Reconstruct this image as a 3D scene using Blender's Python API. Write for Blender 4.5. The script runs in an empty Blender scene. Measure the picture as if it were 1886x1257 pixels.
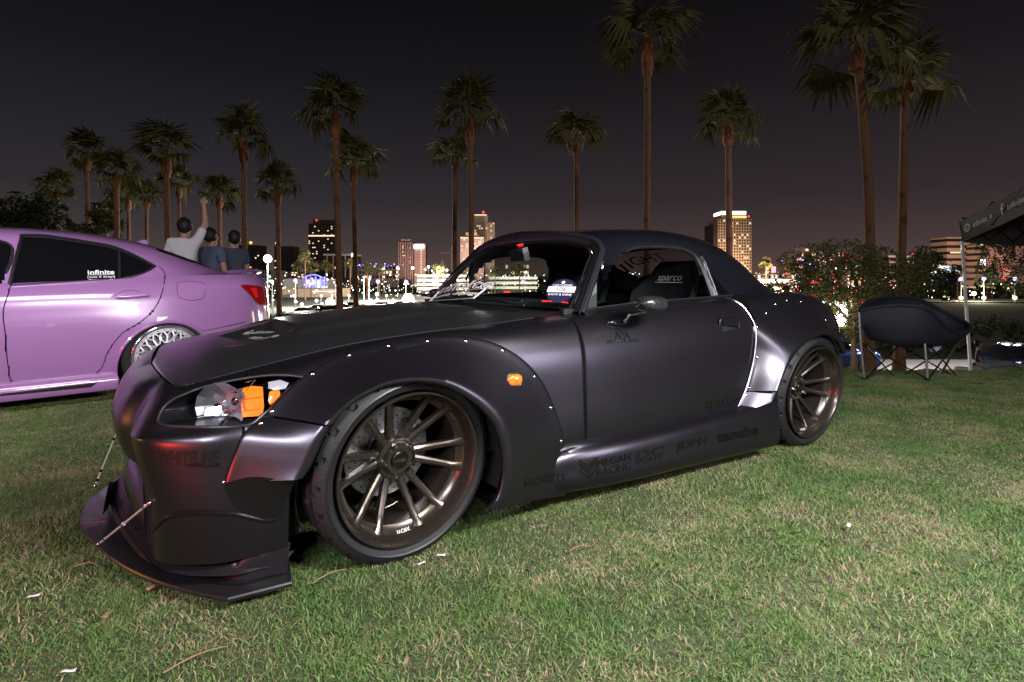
import bpy, bmesh, math, random
import numpy as np
from mathutils import Vector, Matrix, Euler
from mathutils.bvhtree import BVHTree

SC = bpy.context.scene
COL = SC.collection
rnd = random.Random(7)
R = math.radians

# ------------------------------------------------------------------ camera
FPX, YAW, CAMX, CAMY, CAMZ, HOR, PW, PH = 1042.0, R(32.7), -.672, -2.604, .92, 513.0, 1886.0, 1257.0
VD = (math.sin(YAW), math.cos(YAW))
RD = (math.cos(YAW), -math.sin(YAW))
cam_d = bpy.data.cameras.new('camera')
cam = bpy.data.objects.new('camera', cam_d)
COL.objects.link(cam)
cam.location = (CAMX, CAMY, CAMZ)
cam.rotation_euler = (R(90), 0, -YAW)
cam_d.sensor_width = 36.0
cam_d.lens = 36.0 * FPX / PW
cam_d.shift_y = -(PH / 2 - HOR) / PW
cam_d.clip_start = .05
cam_d.clip_end = 6000
SC.camera = cam

# ------------------------------------------------------------------ night sky
world = bpy.data.worlds.new('World')
SC.world = world
world.use_nodes = True
wn, wl = world.node_tree.nodes, world.node_tree.links
wn.clear()
w_out = wn.new('ShaderNodeOutputWorld')
w_bg = wn.new('ShaderNodeBackground')
w_tc = wn.new('ShaderNodeTexCoord')
w_sep = wn.new('ShaderNodeSeparateXYZ')
w_ramp = wn.new('ShaderNodeValToRGB')
w_az = wn.new('ShaderNodeVectorMath'); w_az.operation = 'DOT_PRODUCT'
w_az.inputs[1].default_value = (.92, .40, 0)
w_mr = wn.new('ShaderNodeMapRange')
w_mr.inputs['From Min'].default_value = .55; w_mr.inputs['From Max'].default_value = 1.0
w_mix = wn.new('ShaderNodeMix'); w_mix.data_type = 'RGBA'; w_mix.blend_type = 'MULTIPLY'
wl.new(w_tc.outputs['Generated'], w_sep.inputs[0])
wl.new(w_sep.outputs['Z'], w_ramp.inputs[0])
cr = w_ramp.color_ramp
def srgb(r, g, b, a=1):
    f = lambda c: (c / 255 / 12.92 if c / 255 <= .04045 else ((c / 255 + .055) / 1.055) ** 2.4)
    return (f(r), f(g), f(b), a)
cr.elements[0].position = 0; cr.elements[0].color = srgb(88, 73, 70)
cr.elements[1].position = 1; cr.elements[1].color = srgb(11, 11, 13)
for p, c in ((.06, (66, 58, 59)), (.13, (47, 44, 48)), (.22, (36, 35, 39)), (.32, (24, 24, 28)), (.45, (13, 13, 15))):
    e = cr.elements.new(p); e.color = srgb(*c)
wl.new(w_tc.outputs['Generated'], w_az.inputs[0])
wl.new(w_az.outputs['Value'], w_mr.inputs[0])
wl.new(w_mr.outputs[0], w_mix.inputs['Factor'])
wl.new(w_ramp.outputs[0], w_mix.inputs['A'])
w_mix.inputs['B'].default_value = (1.14, .95, .90, 1)
wl.new(w_mix.outputs['Result'], w_bg.inputs['Color'])
w_bg.inputs['Strength'].default_value = 1.0
wl.new(w_bg.outputs[0], w_out.inputs[0])

# ------------------------------------------------------------------ lights
def look_rot(frm, to):
    return (Vector(to) - Vector(frm)).to_track_quat('-Z', 'Y').to_euler()
def lamp(name, kind, loc, to, energy, color, **kw):
    d = bpy.data.lights.new(name, kind)
    d.energy = energy; d.color = color
    for k, v in kw.items():
        setattr(d, k, v)
    o = bpy.data.objects.new(name, d)
    COL.objects.link(o)
    o.location = loc
    o.rotation_euler = look_rot(loc, to)
    return o
# weak warm fill sun added from behind the camera, no source stands there
lamp('fill_sun', 'SUN', (-6, -14, 12), (1, 2, 0), .38, (1.0, .92, .82), angle=R(3))
# light wands used for the exposure, area lamps out of frame standing in for them
lamp('light_wand_near', 'AREA', (.9, -3.3, 1.95), (1.2, -.9, .2), 205, (.99, .98, .97), shape='RECTANGLE', size=1.3, size_y=.28)
lamp('light_wand_front', 'AREA', (-1.9, -3.0, 1.7), (-.4, -.8, .35), 85, (.90, .88, 1.0), shape='RECTANGLE', size=.9, size_y=.2)
lamp('light_wand_rear', 'AREA', (2.15, -3.3, 1.0), (1.3, -.9, .5), 30, (.86, .84, 1.0), shape='RECTANGLE', size=.40, size_y=1.0)
lamp('light_wand_sedan', 'AREA', (-1.2, .9, 1.75), (-1.3, 3.2, .7), 46, (1.0, .95, 1.0), shape='RECTANGLE', size=1.7, size_y=.50)
lamp('tail_lamp_glow', 'AREA', (-2.3, -1.9, .36), (-.55, -.85, .40), 20, (1.0, .05, .03), shape='RECTANGLE', size=.5, size_y=.22)
lamp('amber_lamp_glow', 'AREA', (-2.9, .6, .55), (-.75, -.1, .45), 9.0, (1.0, .38, .10), shape='RECTANGLE', size=.3, size_y=.3)

SC.view_settings.view_transform = 'Standard'
SC.view_settings.look = 'None'
SC.view_settings.gamma = 1
SC.view_settings.exposure = 0
SC.view_settings.use_curve_mapping = False
SC.cycles.max_bounces = 8
SC.cycles.transparent_max_bounces = 12
SC.cycles.caustics_reflective = False
SC.cycles.caustics_refractive = False
SC.cycles.sample_clamp_indirect = 4
try:
    SC.cycles.use_denoising = True
except Exception:
    pass

# ------------------------------------------------------------------ survey helpers (photo pixel + known plane or depth -> place)
def ray(px, py):
    a = (px - PW / 2) / FPX; b = -(py - HOR) / FPX
    return (VD[0] + a * RD[0], VD[1] + a * RD[1], b)
def at(px, py, x=None, y=None, z=None, D=None):
    d = ray(px, py)
    t = (x - CAMX) / d[0] if x is not None else (y - CAMY) / d[1] if y is not None else (z - CAMZ) / d[2] if z is not None else D
    return Vector((CAMX + d[0] * t, CAMY + d[1] * t, CAMZ + d[2] * t))
def pj(p):
    dx, dy = p[0] - CAMX, p[1] - CAMY
    D = max(1e-6, dx * VD[0] + dy * VD[1]); X = dx * RD[0] + dy * RD[1]
    return PW / 2 + FPX * X / D, HOR - FPX * (p[2] - CAMZ) / D

# ------------------------------------------------------------------ object helpers
def link(o, parent=None):
    COL.objects.link(o)
    if parent is not None:
        o.parent = parent
    return o
def mobj(name, V, F, mat, parent=None, smooth=True, loc=None, sharp=None):
    me = bpy.data.meshes.new(name)
    me.from_pydata([tuple(v) for v in V], [], [tuple(f) for f in F])
    me.update()
    if smooth:
        if sharp is not None:
            me.shade_smooth()
            try: me.set_sharp_from_angle(angle=R(sharp))
            except Exception: pass
        else:
            me.shade_smooth()
    for m in (mat if isinstance(mat, (list, tuple)) else [mat]):
        me.materials.append(m)
    o = bpy.data.objects.new(name, me)
    link(o, parent)
    if loc is not None: o.location = loc
    return o
def tag(o, label=None, cat=None, group=None, kind=None):
    if label: o['label'] = label
    if cat: o['category'] = cat
    if group: o['group'] = group
    if kind: o['kind'] = kind
    return o
def empty(name, loc=(0, 0, 0), rz=0, label=None, cat=None, group=None):
    o = bpy.data.objects.new(name, None)
    COL.objects.link(o)
    o.location = loc; o.rotation_euler = (0, 0, rz)
    return tag(o, label, cat, group)
def copy_tree(o, parent=None):
    c = o.copy(); COL.objects.link(c)
    if parent is not None: c.parent = parent
    for ch in list(o.children): copy_tree(ch, c)
    return c

class MB:
    """collects simple shapes into one mesh"""
    def __init__(s): s.V = []; s.F = []; s.M = []
    def add(s, V, F, mi=0):
        n = len(s.V); s.V += [tuple(v) for v in V]; s.F += [tuple(i + n for i in f) for f in F]; s.M += [mi] * len(F)
        return s
    def box(s, c, d, rot=None, mi=0):
        hx, hy, hz = d[0] / 2, d[1] / 2, d[2] / 2
        P = [Vector((x, y, z)) for z in (-hz, hz) for y in (-hy, hy) for x in (-hx, hx)]
        if rot is not None:
            m = Euler(rot).to_matrix() if not isinstance(rot, Matrix) else rot
            P = [m @ p for p in P]
        c = Vector(c)
        return s.add([p + c for p in P], [(0, 2, 3, 1), (4, 5, 7, 6), (0, 1, 5, 4), (2, 6, 7, 3), (0, 4, 6, 2), (1, 3, 7, 5)], mi)
    def tube(s, pts, r, n=8, mi=0, cap=True, flat=1.0, up=None):
        pts = [Vector(p) for p in pts]
        rs = r if isinstance(r, (list, tuple)) else [r] * len(pts)
        V = []; F = []
        prev = None
        for i, p in enumerate(pts):
            t = (pts[min(i + 1, len(pts) - 1)] - pts[max(i - 1, 0)])
            t.normalize()
            u = Vector(up) if up is not None else (prev if prev is not None else (Vector((0, 0, 1)) if abs(t.z) < .9 else Vector((1, 0, 0))))
            a = t.cross(u)
            if a.length < 1e-6: a = t.cross(Vector((1, .3, 0)))
            a.normalize(); b = a.cross(t); b.normalize()
            prev = b
            for k in range(n):
                th = 2 * math.pi * k / n
                V.append(p + a * (math.cos(th) * rs[i] * flat) + b * (math.sin(th) * rs[i]))
        for i in range(len(pts) - 1):
            for k in range(n):
                k2 = (k + 1) % n
                F.append((i * n + k, i * n + k2, (i + 1) * n + k2, (i + 1) * n + k))
        if cap:
            F.append(tuple(range(n))[::-1]); F.append(tuple((len(pts) - 1) * n + k for k in range(n)))
        return s.add(V, F, mi)
    def prism(s, poly, a, b, axis=2, mi=0):
        n = len(poly)
        def P(q, h):
            if axis == 2: return (q[0], q[1], h)
            if axis == 1: return (q[0], h, q[1])
            return (h, q[0], q[1])
        V = [P(q, a) for q in poly] + [P(q, b) for q in poly]
        F = [tuple(range(n)), tuple(range(2 * n - 1, n - 1, -1))] + [(i, n + i, n + (i + 1) % n, (i + 1) % n) for i in range(n)]
        return s.add(V, F, mi)
    def lathe(s, prof, n=48, axis='y', mi=0, close=False):
        V = []; F = []
        m = len(prof)
        for k in range(n):
            th = 2 * math.pi * k / n
            for r, h in prof:
                c, d = math.cos(th) * r, math.sin(th) * r
                V.append((c, h, d) if axis == 'y' else (c, d, h))
        for k in range(n):
            k2 = (k + 1) % n
            for i in range(m - 1 if not close else m):
                j = (i + 1) % m
                F.append((k * m + i, k * m + j, k2 * m + j, k2 * m + i))
        return s.add(V, F, mi)
    def sphere(s, c, r, n=8, m=6, mi=0, sc=(1, 1, 1)):
        V = []; F = []
        for i in range(m + 1):
            ph = math.pi * i / m
            for k in range(n):
                th = 2 * math.pi * k / n
                V.append((c[0] + r * sc[0] * math.sin(ph) * math.cos(th), c[1] + r * sc[1] * math.sin(ph) * math.sin(th), c[2] + r * sc[2] * math.cos(ph)))
        for i in range(m):
            for k in range(n):
                k2 = (k + 1) % n
                F.append((i * n + k, (i + 1) * n + k, (i + 1) * n + k2, i * n + k2))
        return s.add(V, F, mi)
    def build(s, name, mat, parent=None, smooth=True, sharp=35, loc=None, fixn=True):
        o = mobj(name, s.V, s.F, mat, parent, smooth, loc, sharp if smooth else None)
        if any(s.M): o.data.polygons.foreach_set('material_index', s.M)
        if fixn:
            bm = bmesh.new(); bm.from_mesh(o.data)
            bmesh.ops.recalc_face_normals(bm, faces=bm.faces)
            bm.to_mesh(o.data); bm.free()
        return o

def catmull(P, n, closed=False):
    """resample a polyline smoothly to n points"""
    P = np.array([tuple(p) for p in P], float)
    if closed: P = np.vstack([P, P[:1]])
    d = np.r_[0, np.cumsum(np.linalg.norm(np.diff(P, axis=0), axis=1))]
    return [Vector(v) for v in hermite(d, P, np.linspace(0, d[-1], n, endpoint=not closed))]
def hermite(T, P, t):
    """smooth interpolation of P (k, ...) given at T, non uniform tangents limited to avoid overshoot"""
    T = np.asarray(T, float); P = np.asarray(P, float); t = np.asarray(t, float)
    k = len(T)
    h = np.diff(T); sh = (slice(None),) + (None,) * (P.ndim - 1)
    dl = np.diff(P, axis=0) / h[sh]
    M = np.zeros_like(P)
    if k > 2:
        w1, w2 = h[1:], h[:-1]
        M[1:-1] = (dl[:-1] * w1[sh] + dl[1:] * w2[sh]) / (w1 + w2)[sh]
        M[0] = 1.5 * dl[0] - .5 * M[1]; M[-1] = 1.5 * dl[-1] - .5 * M[-2]
    else:
        M[:] = dl[0]
    i = np.clip(np.searchsorted(T, t, side='right') - 1, 0, k - 2)
    u = ((t - T[i]) / h[i])[sh]; hh = h[i][sh]
    return ((2 * u**3 - 3 * u**2 + 1) * P[i] + (u**3 - 2 * u**2 + u) * hh * M[i] + (-2 * u**3 + 3 * u**2) * P[i + 1] + (u**3 - u**2) * hh * M[i + 1])
class Surf:
    """rails[t][s] -> xyz"""
    def __init__(s, rails):
        s.G = np.array(rails, float)                      # (nt, ns, 3)
        d = np.linalg.norm(np.diff(s.G, axis=1), axis=2).mean(0)
        s.S = np.r_[0, np.cumsum(d)]
        d = np.linalg.norm(np.diff(s.G, axis=0), axis=2).mean(1)
        s.T = np.r_[0, np.cumsum(d)]
    def ev(s, sv, tv):
        A = hermite(s.S, s.G.transpose(1, 0, 2), sv)      # (ns', nt, 3)
        B = hermite(s.T, A.transpose(1, 0, 2), tv)        # (nt', ns', 3)
        return B
    def sx(s, idx):
        return np.interp(idx, range(len(s.S)), s.S)
    def tx(s, idx):
        return np.interp(idx, range(len(s.T)), s.T)
def grid_faces(nt, ns):
    return [(j * ns + i, j * ns + i + 1, (j + 1) * ns + i + 1, (j + 1) * ns + i) for j in range(nt - 1) for i in range(ns - 1)]
def inpoly(x, y, poly):
    c = False; n = len(poly); j = n - 1
    for i in range(n):
        xi, yi = poly[i][0], poly[i][1]; xj, yj = poly[j][0], poly[j][1]
        if (yi > y) != (yj > y) and x < (xj - xi) * (y - yi) / (yj - yi) + xi: c = not c
        j = i
    return c

# ------------------------------------------------------------------ materials
def pmat(name, col, rough=.5, metal=0.0, spec=.5, emit=None, estr=0, coat=0, coat_r=.05, trans=0, ior=1.45, alpha=1, var=None, varscale=20, bump=0, bscale=200, rvar=0):
    m = bpy.data.materials.new(name); m.use_nodes = True
    nt = m.node_tree; b = nt.nodes['Principled BSDF']
    b.inputs['Base Color'].default_value = (*col[:3], 1)
    b.inputs['Roughness'].default_value = rough
    b.inputs['Metallic'].default_value = metal
    b.inputs['Specular IOR Level'].default_value = spec
    b.inputs['IOR'].default_value = ior
    b.inputs['Coat Weight'].default_value = coat
    b.inputs['Coat Roughness'].default_value = coat_r
    b.inputs['Transmission Weight'].default_value = trans
    b.inputs['Alpha'].default_value = alpha
    if emit is not None:
        b.inputs['Emission Color'].default_value = (*emit[:3], 1)
        b.inputs['Emission Strength'].default_value = estr
    tc = None
    if var is not None or bump or rvar:
        tc = nt.nodes.new('ShaderNodeTexCoord')
        n1 = nt.nodes.new('ShaderNodeTexNoise'); n1.inputs['Scale'].default_value = varscale; n1.inputs['Detail'].default_value = 5
        nt.links.new(tc.outputs['Object'], n1.inputs['Vector'])
        if var is not None:
            rp = nt.nodes.new('ShaderNodeMix'); rp.data_type = 'RGBA'
            rp.inputs['A'].default_value = (*col[:3], 1); rp.inputs['B'].default_value = (*var[:3], 1)
            mr = nt.nodes.new('ShaderNodeMapRange'); mr.inputs['From Min'].default_value = .55; mr.inputs['From Max'].default_value = .65
            nt.links.new(n1.outputs[0], mr.inputs[0]); nt.links.new(mr.outputs[0], rp.inputs['Factor'])
            nt.links.new(rp.outputs['Result'], b.inputs['Base Color'])
        if rvar:
            mr = nt.nodes.new('ShaderNodeMapRange'); mr.inputs['To Min'].default_value = rough - rvar; mr.inputs['To Max'].default_value = rough + rvar
            nt.links.new(n1.outputs[0], mr.inputs[0]); nt.links.new(mr.outputs[0], b.inputs['Roughness'])
        if bump:
            n2 = nt.nodes.new('ShaderNodeTexNoise'); n2.inputs['Scale'].default_value = bscale; n2.inputs['Detail'].default_value = 4
            nt.links.new(tc.outputs['Object'], n2.inputs['Vector'])
            bp = nt.nodes.new('ShaderNodeBump'); bp.inputs['Strength'].default_value = bump; bp.inputs['Distance'].default_value = .01
            nt.links.new(n2.outputs[0], bp.inputs['Height']); nt.links.new(bp.outputs[0], b.inputs['Normal'])
    return m
def glass_mat(name, tint=(.5, .5, .5), rough=.0, fres=1.5):
    m = bpy.data.materials.new(name); m.use_nodes = True
    nt = m.node_tree; nt.nodes.clear()
    o = nt.nodes.new('ShaderNodeOutputMaterial'); mx = nt.nodes.new('ShaderNodeMixShader')
    t = nt.nodes.new('ShaderNodeBsdfTransparent'); t.inputs[0].default_value = (*tint, 1)
    g = nt.nodes.new('ShaderNodeBsdfGlossy'); g.inputs['Roughness'].default_value = rough
    lw = nt.nodes.new('ShaderNodeLayerWeight'); pw = nt.nodes.new('ShaderNodeMath'); pw.operation = 'POWER'; pw.inputs[1].default_value = 4.0
    f = nt.nodes.new('ShaderNodeMath'); f.operation = 'MULTIPLY_ADD'; f.inputs[1].default_value = .9; f.inputs[2].default_value = .035
    nt.links.new(lw.outputs['Facing'], pw.inputs[0]); nt.links.new(pw.outputs[0], f.inputs[0])
    nt.links.new(f.outputs[0], mx.inputs[0]); nt.links.new(t.outputs[0], mx.inputs[1]); nt.links.new(g.outputs[0], mx.inputs[2])
    nt.links.new(mx.outputs[0], o.inputs[0])
    return m
def emat(name, col, s):
    m = bpy.data.materials.new(name); m.use_nodes = True
    nt = m.node_tree; nt.nodes.clear()
    o = nt.nodes.new('ShaderNodeOutputMaterial'); e = nt.nodes.new('ShaderNodeEmission')
    e.inputs[0].default_value = (*col, 1); e.inputs[1].default_value = s
    nt.links.new(e.outputs[0], o.inputs[0])
    try: m.cycles.emission_sampling = 'NONE'
    except Exception: pass
    return m
def carbon_mat(name, rough=.28, scale=160, dark=.012, light=.05):
    m = bpy.data.materials.new(name); m.use_nodes = True
    nt = m.node_tree; b = nt.nodes['Principled BSDF']
    tc = nt.nodes.new('ShaderNodeTexCoord')
    ch = nt.nodes.new('ShaderNodeTexChecker'); ch.inputs['Scale'].default_value = scale
    mp = nt.nodes.new('ShaderNodeMapping'); mp.inputs['Rotation'].default_value = (0, 0, R(45)); mp.inputs['Scale'].default_value = (1, 1, .001)
    wv = nt.nodes.new('ShaderNodeTexWave'); wv.inputs['Scale'].default_value = scale * 1.5; wv.bands_direction = 'DIAGONAL'
    nt.links.new(tc.outputs['Object'], mp.inputs[0]); nt.links.new(mp.outputs[0], ch.inputs[0])
    nt.links.new(tc.outputs['Object'], wv.inputs[0])
    ch.inputs[1].default_value = (dark, dark, dark * 1.1, 1); ch.inputs[2].default_value = (light, light, light * 1.05, 1)
    nt.links.new(ch.outputs[0], b.inputs['Base Color'])
    b.inputs['Roughness'].default_value = rough
    b.inputs['Metallic'].default_value = .4
    b.inputs['Coat Weight'].default_value = .5; b.inputs['Coat Roughness'].default_value = .18
    bp = nt.nodes.new('ShaderNodeBump'); bp.inputs['Strength'].default_value = .25; bp.inputs['Distance'].default_value = .002
    nt.links.new(ch.outputs[1], bp.inputs['Height']); nt.links.new(bp.outputs[0], b.inputs['Normal'])
    return m
M = {}
M['paint'] = pmat('satin_graphite_paint', (.060, .055, .066), .30, .92, .5, coat=.10, coat_r=.2, bump=.02, bscale=900, rvar=.03, varscale=6)
M['lip'] = pmat('satin_lip_paint', (.022, .020, .024), .38, .6, .4)
M['refl'] = pmat('headlamp_reflector', (.85, .86, .92), .30, 1)
M['proj'] = pmat('projector_barrel', (.16, .16, .18), .5, .5)
M['plens'] = pmat('projector_glass', (.02, .02, .03), .06, 0, .6, coat=1)
M['top'] = pmat('gloss_black_paint', (.006, .006, .009), .14, 0, .5, coat=.6)
M['carbon'] = carbon_mat('carbon_weave')
M['carbon2'] = carbon_mat('carbon_weave_fine', .42, 210, .009, .030)
M['blk'] = pmat('black_plastic', (.01, .01, .011), .5, var=(.016, .016, .017), varscale=30)
M['trim'] = pmat('black_rubber_trim', (.012, .012, .013), .35)
M['void'] = pmat('dark_cavity', (.004, .004, .004), .9)
M['fabric'] = pmat('black_seat_fabric', (.012, .012, .014), .85, bump=.3, bscale=400)
M['tyre'] = pmat('tyre_rubber', (.008, .008, .009), .62, bump=.15, bscale=120, rvar=.06, varscale=12)
M['bronze'] = pmat('bronze_wheel_paint', (.088, .074, .060), .27, .85, coat=.2, rvar=.04, varscale=8)
M['chrome'] = pmat('chrome', (.8, .8, .82), .12, 1)
M['alu'] = pmat('brushed_aluminium', (.55, .55, .57), .3, 1, rvar=.08, varscale=40)
M['disc'] = pmat('steel_brake_disc', (.32, .32, .34), .35, 1, bump=.2, bscale=90)
M['rod'] = pmat('bright_rod', (.72, .70, .66), .3, .4)
M['white'] = pmat('white_vinyl', (.8, .8, .8), .4)
M['whiteglow'] = pmat('white_reflective_vinyl', (.95, .95, .97), .5, emit=(1, 1, 1), estr=.0)
M['vinylblk'] = pmat('gloss_black_vinyl', (.004, .004, .004), .25)
M['vinylgrey'] = pmat('grey_vinyl', (.10, .10, .10), .4)
M['amber'] = pmat('amber_lens', (.78, .17, .012), .2, 0, .6, emit=(1, .25, .01), estr=.03, coat=1, var=(.62, .12, .008), varscale=18, bump=.12, bscale=60)
M['redlens'] = pmat('red_lens', (.5, .008, .008), .12, 0, .6, emit=(1, .02, .01), estr=.15, coat=1)
M['red'] = pmat('red_vinyl', (.6, .02, .015), .4)
M['redglow'] = emat('red_glow', (1, .03, .02), 3.0)
M['glass'] = glass_mat('clear_car_glass', (.82, .86, .84))
M['glass_t'] = glass_mat('side_car_glass', (.6, .65, .64))
M['tint'] = glass_mat('tinted_car_glass', (.10, .10, .11))
M['lens'] = glass_mat('headlight_cover', (.95, .95, .97), 0, 1.4)
M['lilac'] = pmat('lilac_car_paint', (.265, .130, .305), .22, .05, .5, coat=1, coat_r=.03)
M['silver'] = pmat('silver_wheel_paint', (.62, .62, .68), .3, .55)

def text_mesh(txt, size, italic=0, outline=0, depth=0.0, space=1.0, width=1.0, offset=0):
    """flat letters as V, F in the plane (u right, v up), centred"""
    cu = bpy.data.curves.new('txt', 'FONT')
    cu.body = txt; cu.size = size; cu.shear = italic; cu.space_character = space
    cu.align_x = 'CENTER'; cu.align_y = 'CENTER'
    cu.resolution_u = 3; cu.offset = offset
    if outline:
        cu.fill_mode = 'NONE'; cu.bevel_depth = outline; cu.bevel_resolution = 0
    o = bpy.data.objects.new('txt', cu); COL.objects.link(o)
    dg = bpy.context.evaluated_depsgraph_get()
    me = bpy.data.meshes.new_from_object(o.evaluated_get(dg))
    V = [(v.co.x * width, v.co.y, v.co.z) for v in me.vertices]; F = [tuple(p.vertices) for p in me.polygons]
    bpy.data.objects.remove(o); bpy.data.curves.remove(cu); bpy.data.meshes.remove(me)
    return V, F
# =================================================================== the dark roadster
car = empty('sports_car', (0, 0, 0), 0, 'low matte graphite two seat roadster with riveted wide fenders, carbon hood and bronze wheels', 'sports car')

# station table: index -> x of rails, front centre round the nose corner, along the flank, to rear centre
RA = [(-.665, 0, .588), (-.656, -.25, .600), (-.644, -.42, .604), (-.636, -.52, .604), (-.625, -.60, .603), (-.598, -.672, .600), (-.50, -.672, .618), (-.33, -.668, .650), (-.12, -.665, .688), (.15, -.668, .716), (.45, -.678, .737), (.79, -.705, .768),
      (1.2, -.722, .800), (1.6, -.722, .813), (1.95, -.705, .826), (2.25, -.69, .836), (2.5, -.66, .834), (2.75, -.60, .812), (2.92, -.50, .79), (3.04, -.28, .795), (3.08, 0, .80)]
RB = [(-.742, 0, .552), (-.731, -.25, .557), (-.708, -.42, .565), (-.668, -.52, .572), (-.655, -.61, .575), (-.625, -.70, .577), (-.53, -.765, .590), (-.34, -.778, .632), (-.12, -.785, .690), (.15, -.790, .722), (.45, -.792, .729), (.79, -.792, .742),
      (1.2, -.795, .772), (1.6, -.798, .788), (1.95, -.795, .805), (2.25, -.80, .818), (2.5, -.79, .812), (2.75, -.74, .780), (2.96, -.62, .745), (3.11, -.32, .745), (3.15, 0, .75)]
RC = [(-.783, 0, .465), (-.774, -.25, .467), (-.752, -.42, .472), (-.710, -.52, .478), (-.710, -.62, .482), (-.680, -.728, .492), (-.555, -.800, .515), (-.345, -.835, .545), (-.12, -.848, .600), (.15, -.850, .635), (.45, -.850, .640), (.79, -.848, .648),
      (1.2, -.850, .660), (1.6, -.855, .668), (1.95, -.865, .68), (2.25, -.875, .69), (2.5, -.87, .68), (2.75, -.82, .655), (2.98, -.69, .62), (3.16, -.34, .61), (3.20, 0, .61)]
RD_ = [(-.772, 0, .385), (-.764, -.25, .385), (-.744, -.42, .395), (-.708, -.52, .415), (-.711, -.625, .440), (-.690, -.752, .457), (-.560, -.842, .460), (-.35, -.862, .462), (-.12, -.865, .475), (.15, -.863, .49), (.45, -.862, .495), (.79, -.862, .50),
       (1.2, -.864, .50), (1.6, -.868, .50), (1.95, -.875, .50), (2.25, -.88, .50), (2.5, -.875, .50), (2.75, -.83, .50), (2.98, -.71, .48), (3.16, -.36, .46), (3.20, 0, .46)]
RE = [(-.735, 0, .27), (-.730, -.25, .27), (-.705, -.42, .27), (-.686, -.52, .27), (-.676, -.62, .27), (-.658, -.740, .27), (-.548, -.842, .28), (-.35, -.868, .29), (-.12, -.868, .30), (.15, -.868, .30), (.45, -.868, .30), (.79, -.868, .31),
      (1.2, -.868, .32), (1.6, -.870, .32), (1.95, -.875, .33), (2.25, -.88, .33), (2.5, -.87, .33), (2.75, -.82, .33), (2.96, -.71, .32), (3.13, -.38, .30), (3.16, 0, .30)]
RF = [(-.725, 0, .12), (-.715, -.25, .12), (-.695, -.42, .12), (-.680, -.52, .12), (-.668, -.62, .12), (-.645, -.725, .12), (-.535, -.825, .125), (-.35, -.85, .13), (-.12, -.85, .14), (.15, -.85, .14), (.45, -.85, .15), (.79, -.85, .17),
      (1.2, -.85, .17), (1.6, -.85, .17), (1.95, -.85, .17), (2.25, -.86, .18), (2.5, -.85, .18), (2.75, -.79, .18), (2.90, -.66, .18), (3.05, -.34, .18), (3.08, 0, .18)]
RD2 = [(a[0] * .83 + b[0] * .17, min(a[1] * .83 + b[1] * .17, a[1]) if i > 4 else a[1] * .83 + b[1] * .17, a[2] * .83 + b[2] * .17) for i, (a, b) in enumerate(zip(RD_, RE))]
body = Surf([RA, RB, RC, RD_, RD2, RE, RF])
_sx = body.ev(np.linspace(0, body.S[-1], 400), [body.T[2]])[0]
def s_of_x(x):          # flank only
    return float(np.interp(x, _sx[:, 0][40:360], np.linspace(0, body.S[-1], 400)[40:360]))

def panel(surf, s0, s1, t0, t1, ds=.012, cut=None, fl='', off=0.0, keep=None, flange=.022):
    ns = max(2, int((s1 - s0) / ds)); ntt = max(2, int((t1 - t0) / ds))
    G = surf.ev(np.linspace(s0, s1, ns), np.linspace(t0, t1, ntt))
    a = np.gradient(G, axis=1); b = np.gradient(G, axis=0)
    N = np.cross(a, b); N /= np.maximum(1e-9, np.linalg.norm(N, axis=2))[..., None]
    if off: G = G + N * off
    V = [tuple(v) for v in G.reshape(-1, 3)]
    F = []
    for j in range(ntt - 1):
        for i in range(ns - 1):
            q = (j * ns + i, (j + 1) * ns + i, (j + 1) * ns + i + 1, j * ns + i + 1)
            if cut is not None:
                c = (G[j, i] + G[j + 1, i + 1]) / 2
                if cut(c): continue
            if keep is not None:
                c = (G[j, i] + G[j + 1, i + 1]) / 2
                if not keep(c): continue
            F.append(q)
    def add(idx, jj, ii):
        base = len(V)
        for k, (j, i) in enumerate(zip(jj, ii)):
            V.append(tuple(G[j, i] + N[j, i] * flange))
        for k in range(len(idx) - 1):
            if cut is not None and cut((G[jj[k], ii[k]] + G[jj[k + 1], ii[k + 1]]) / 2): continue
            F.append((idx[k], idx[k + 1], base + k + 1, base + k))
    for e in fl:
        if e == 'l': jj, ii = range(ntt), [0] * ntt
        elif e == 'r': jj, ii = range(ntt), [ns - 1] * ntt
        elif e == 't': jj, ii = [0] * ns, range(ns)
        else: jj, ii = [ntt - 1] * ns, range(ns)
        add([j * ns + i for j, i in zip(jj, ii)], list(jj), list(ii))
    return V, F
def mirror(V, F):
    return [(x, -y, z) for x, y, z in V], [tuple(f[::-1]) for f in F]
def both(V, F):
    v2, f2 = mirror(V, F); n = len(V)
    return V + v2, F + [tuple(i + n for i in f) for f in f2]
def near_only(c): return (c[0], -abs(c[1]), c[2])
def pxpoly(poly):
    return lambda c: c[1] <= 0 and inpoly(*pj(c), poly)

HEAD = [(290, 777), (297, 757), (316, 738), (341, 726), (366, 716), (400, 707), (445, 698), (480, 693), (512, 691), (545, 693), (561, 697), (554, 708), (537, 722), (521, 736), (502, 750), (483, 765), (465, 780), (440, 785), (400, 787), (360, 787), (334, 786), (298, 782)]
HEADS = [tuple(v)[:2] for v in catmull([(x, y, 0) for x, y in HEAD], 90, True)]
in_head = pxpoly(HEADS)
def in_mouth(c): return c[0] < -.60 and abs(c[1]) < .545 and .14 < c[2] < .362 - .02 * (abs(c[1]) / .5) ** 2 - .10 * max(0, (abs(c[1]) - .47) / .075) ** 2
AF = (.05, .295, .335); AR = (2.31, .29, .335)
def in_arch(c):
    for ax, az, r in (AF, AR):
        if (c[0] - ax) ** 2 + (c[2] - az) ** 2 < r * r: return True
        if abs(c[0] - ax) < r and c[2] < az: return True
    return False
_cm = (780, 860)
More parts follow.
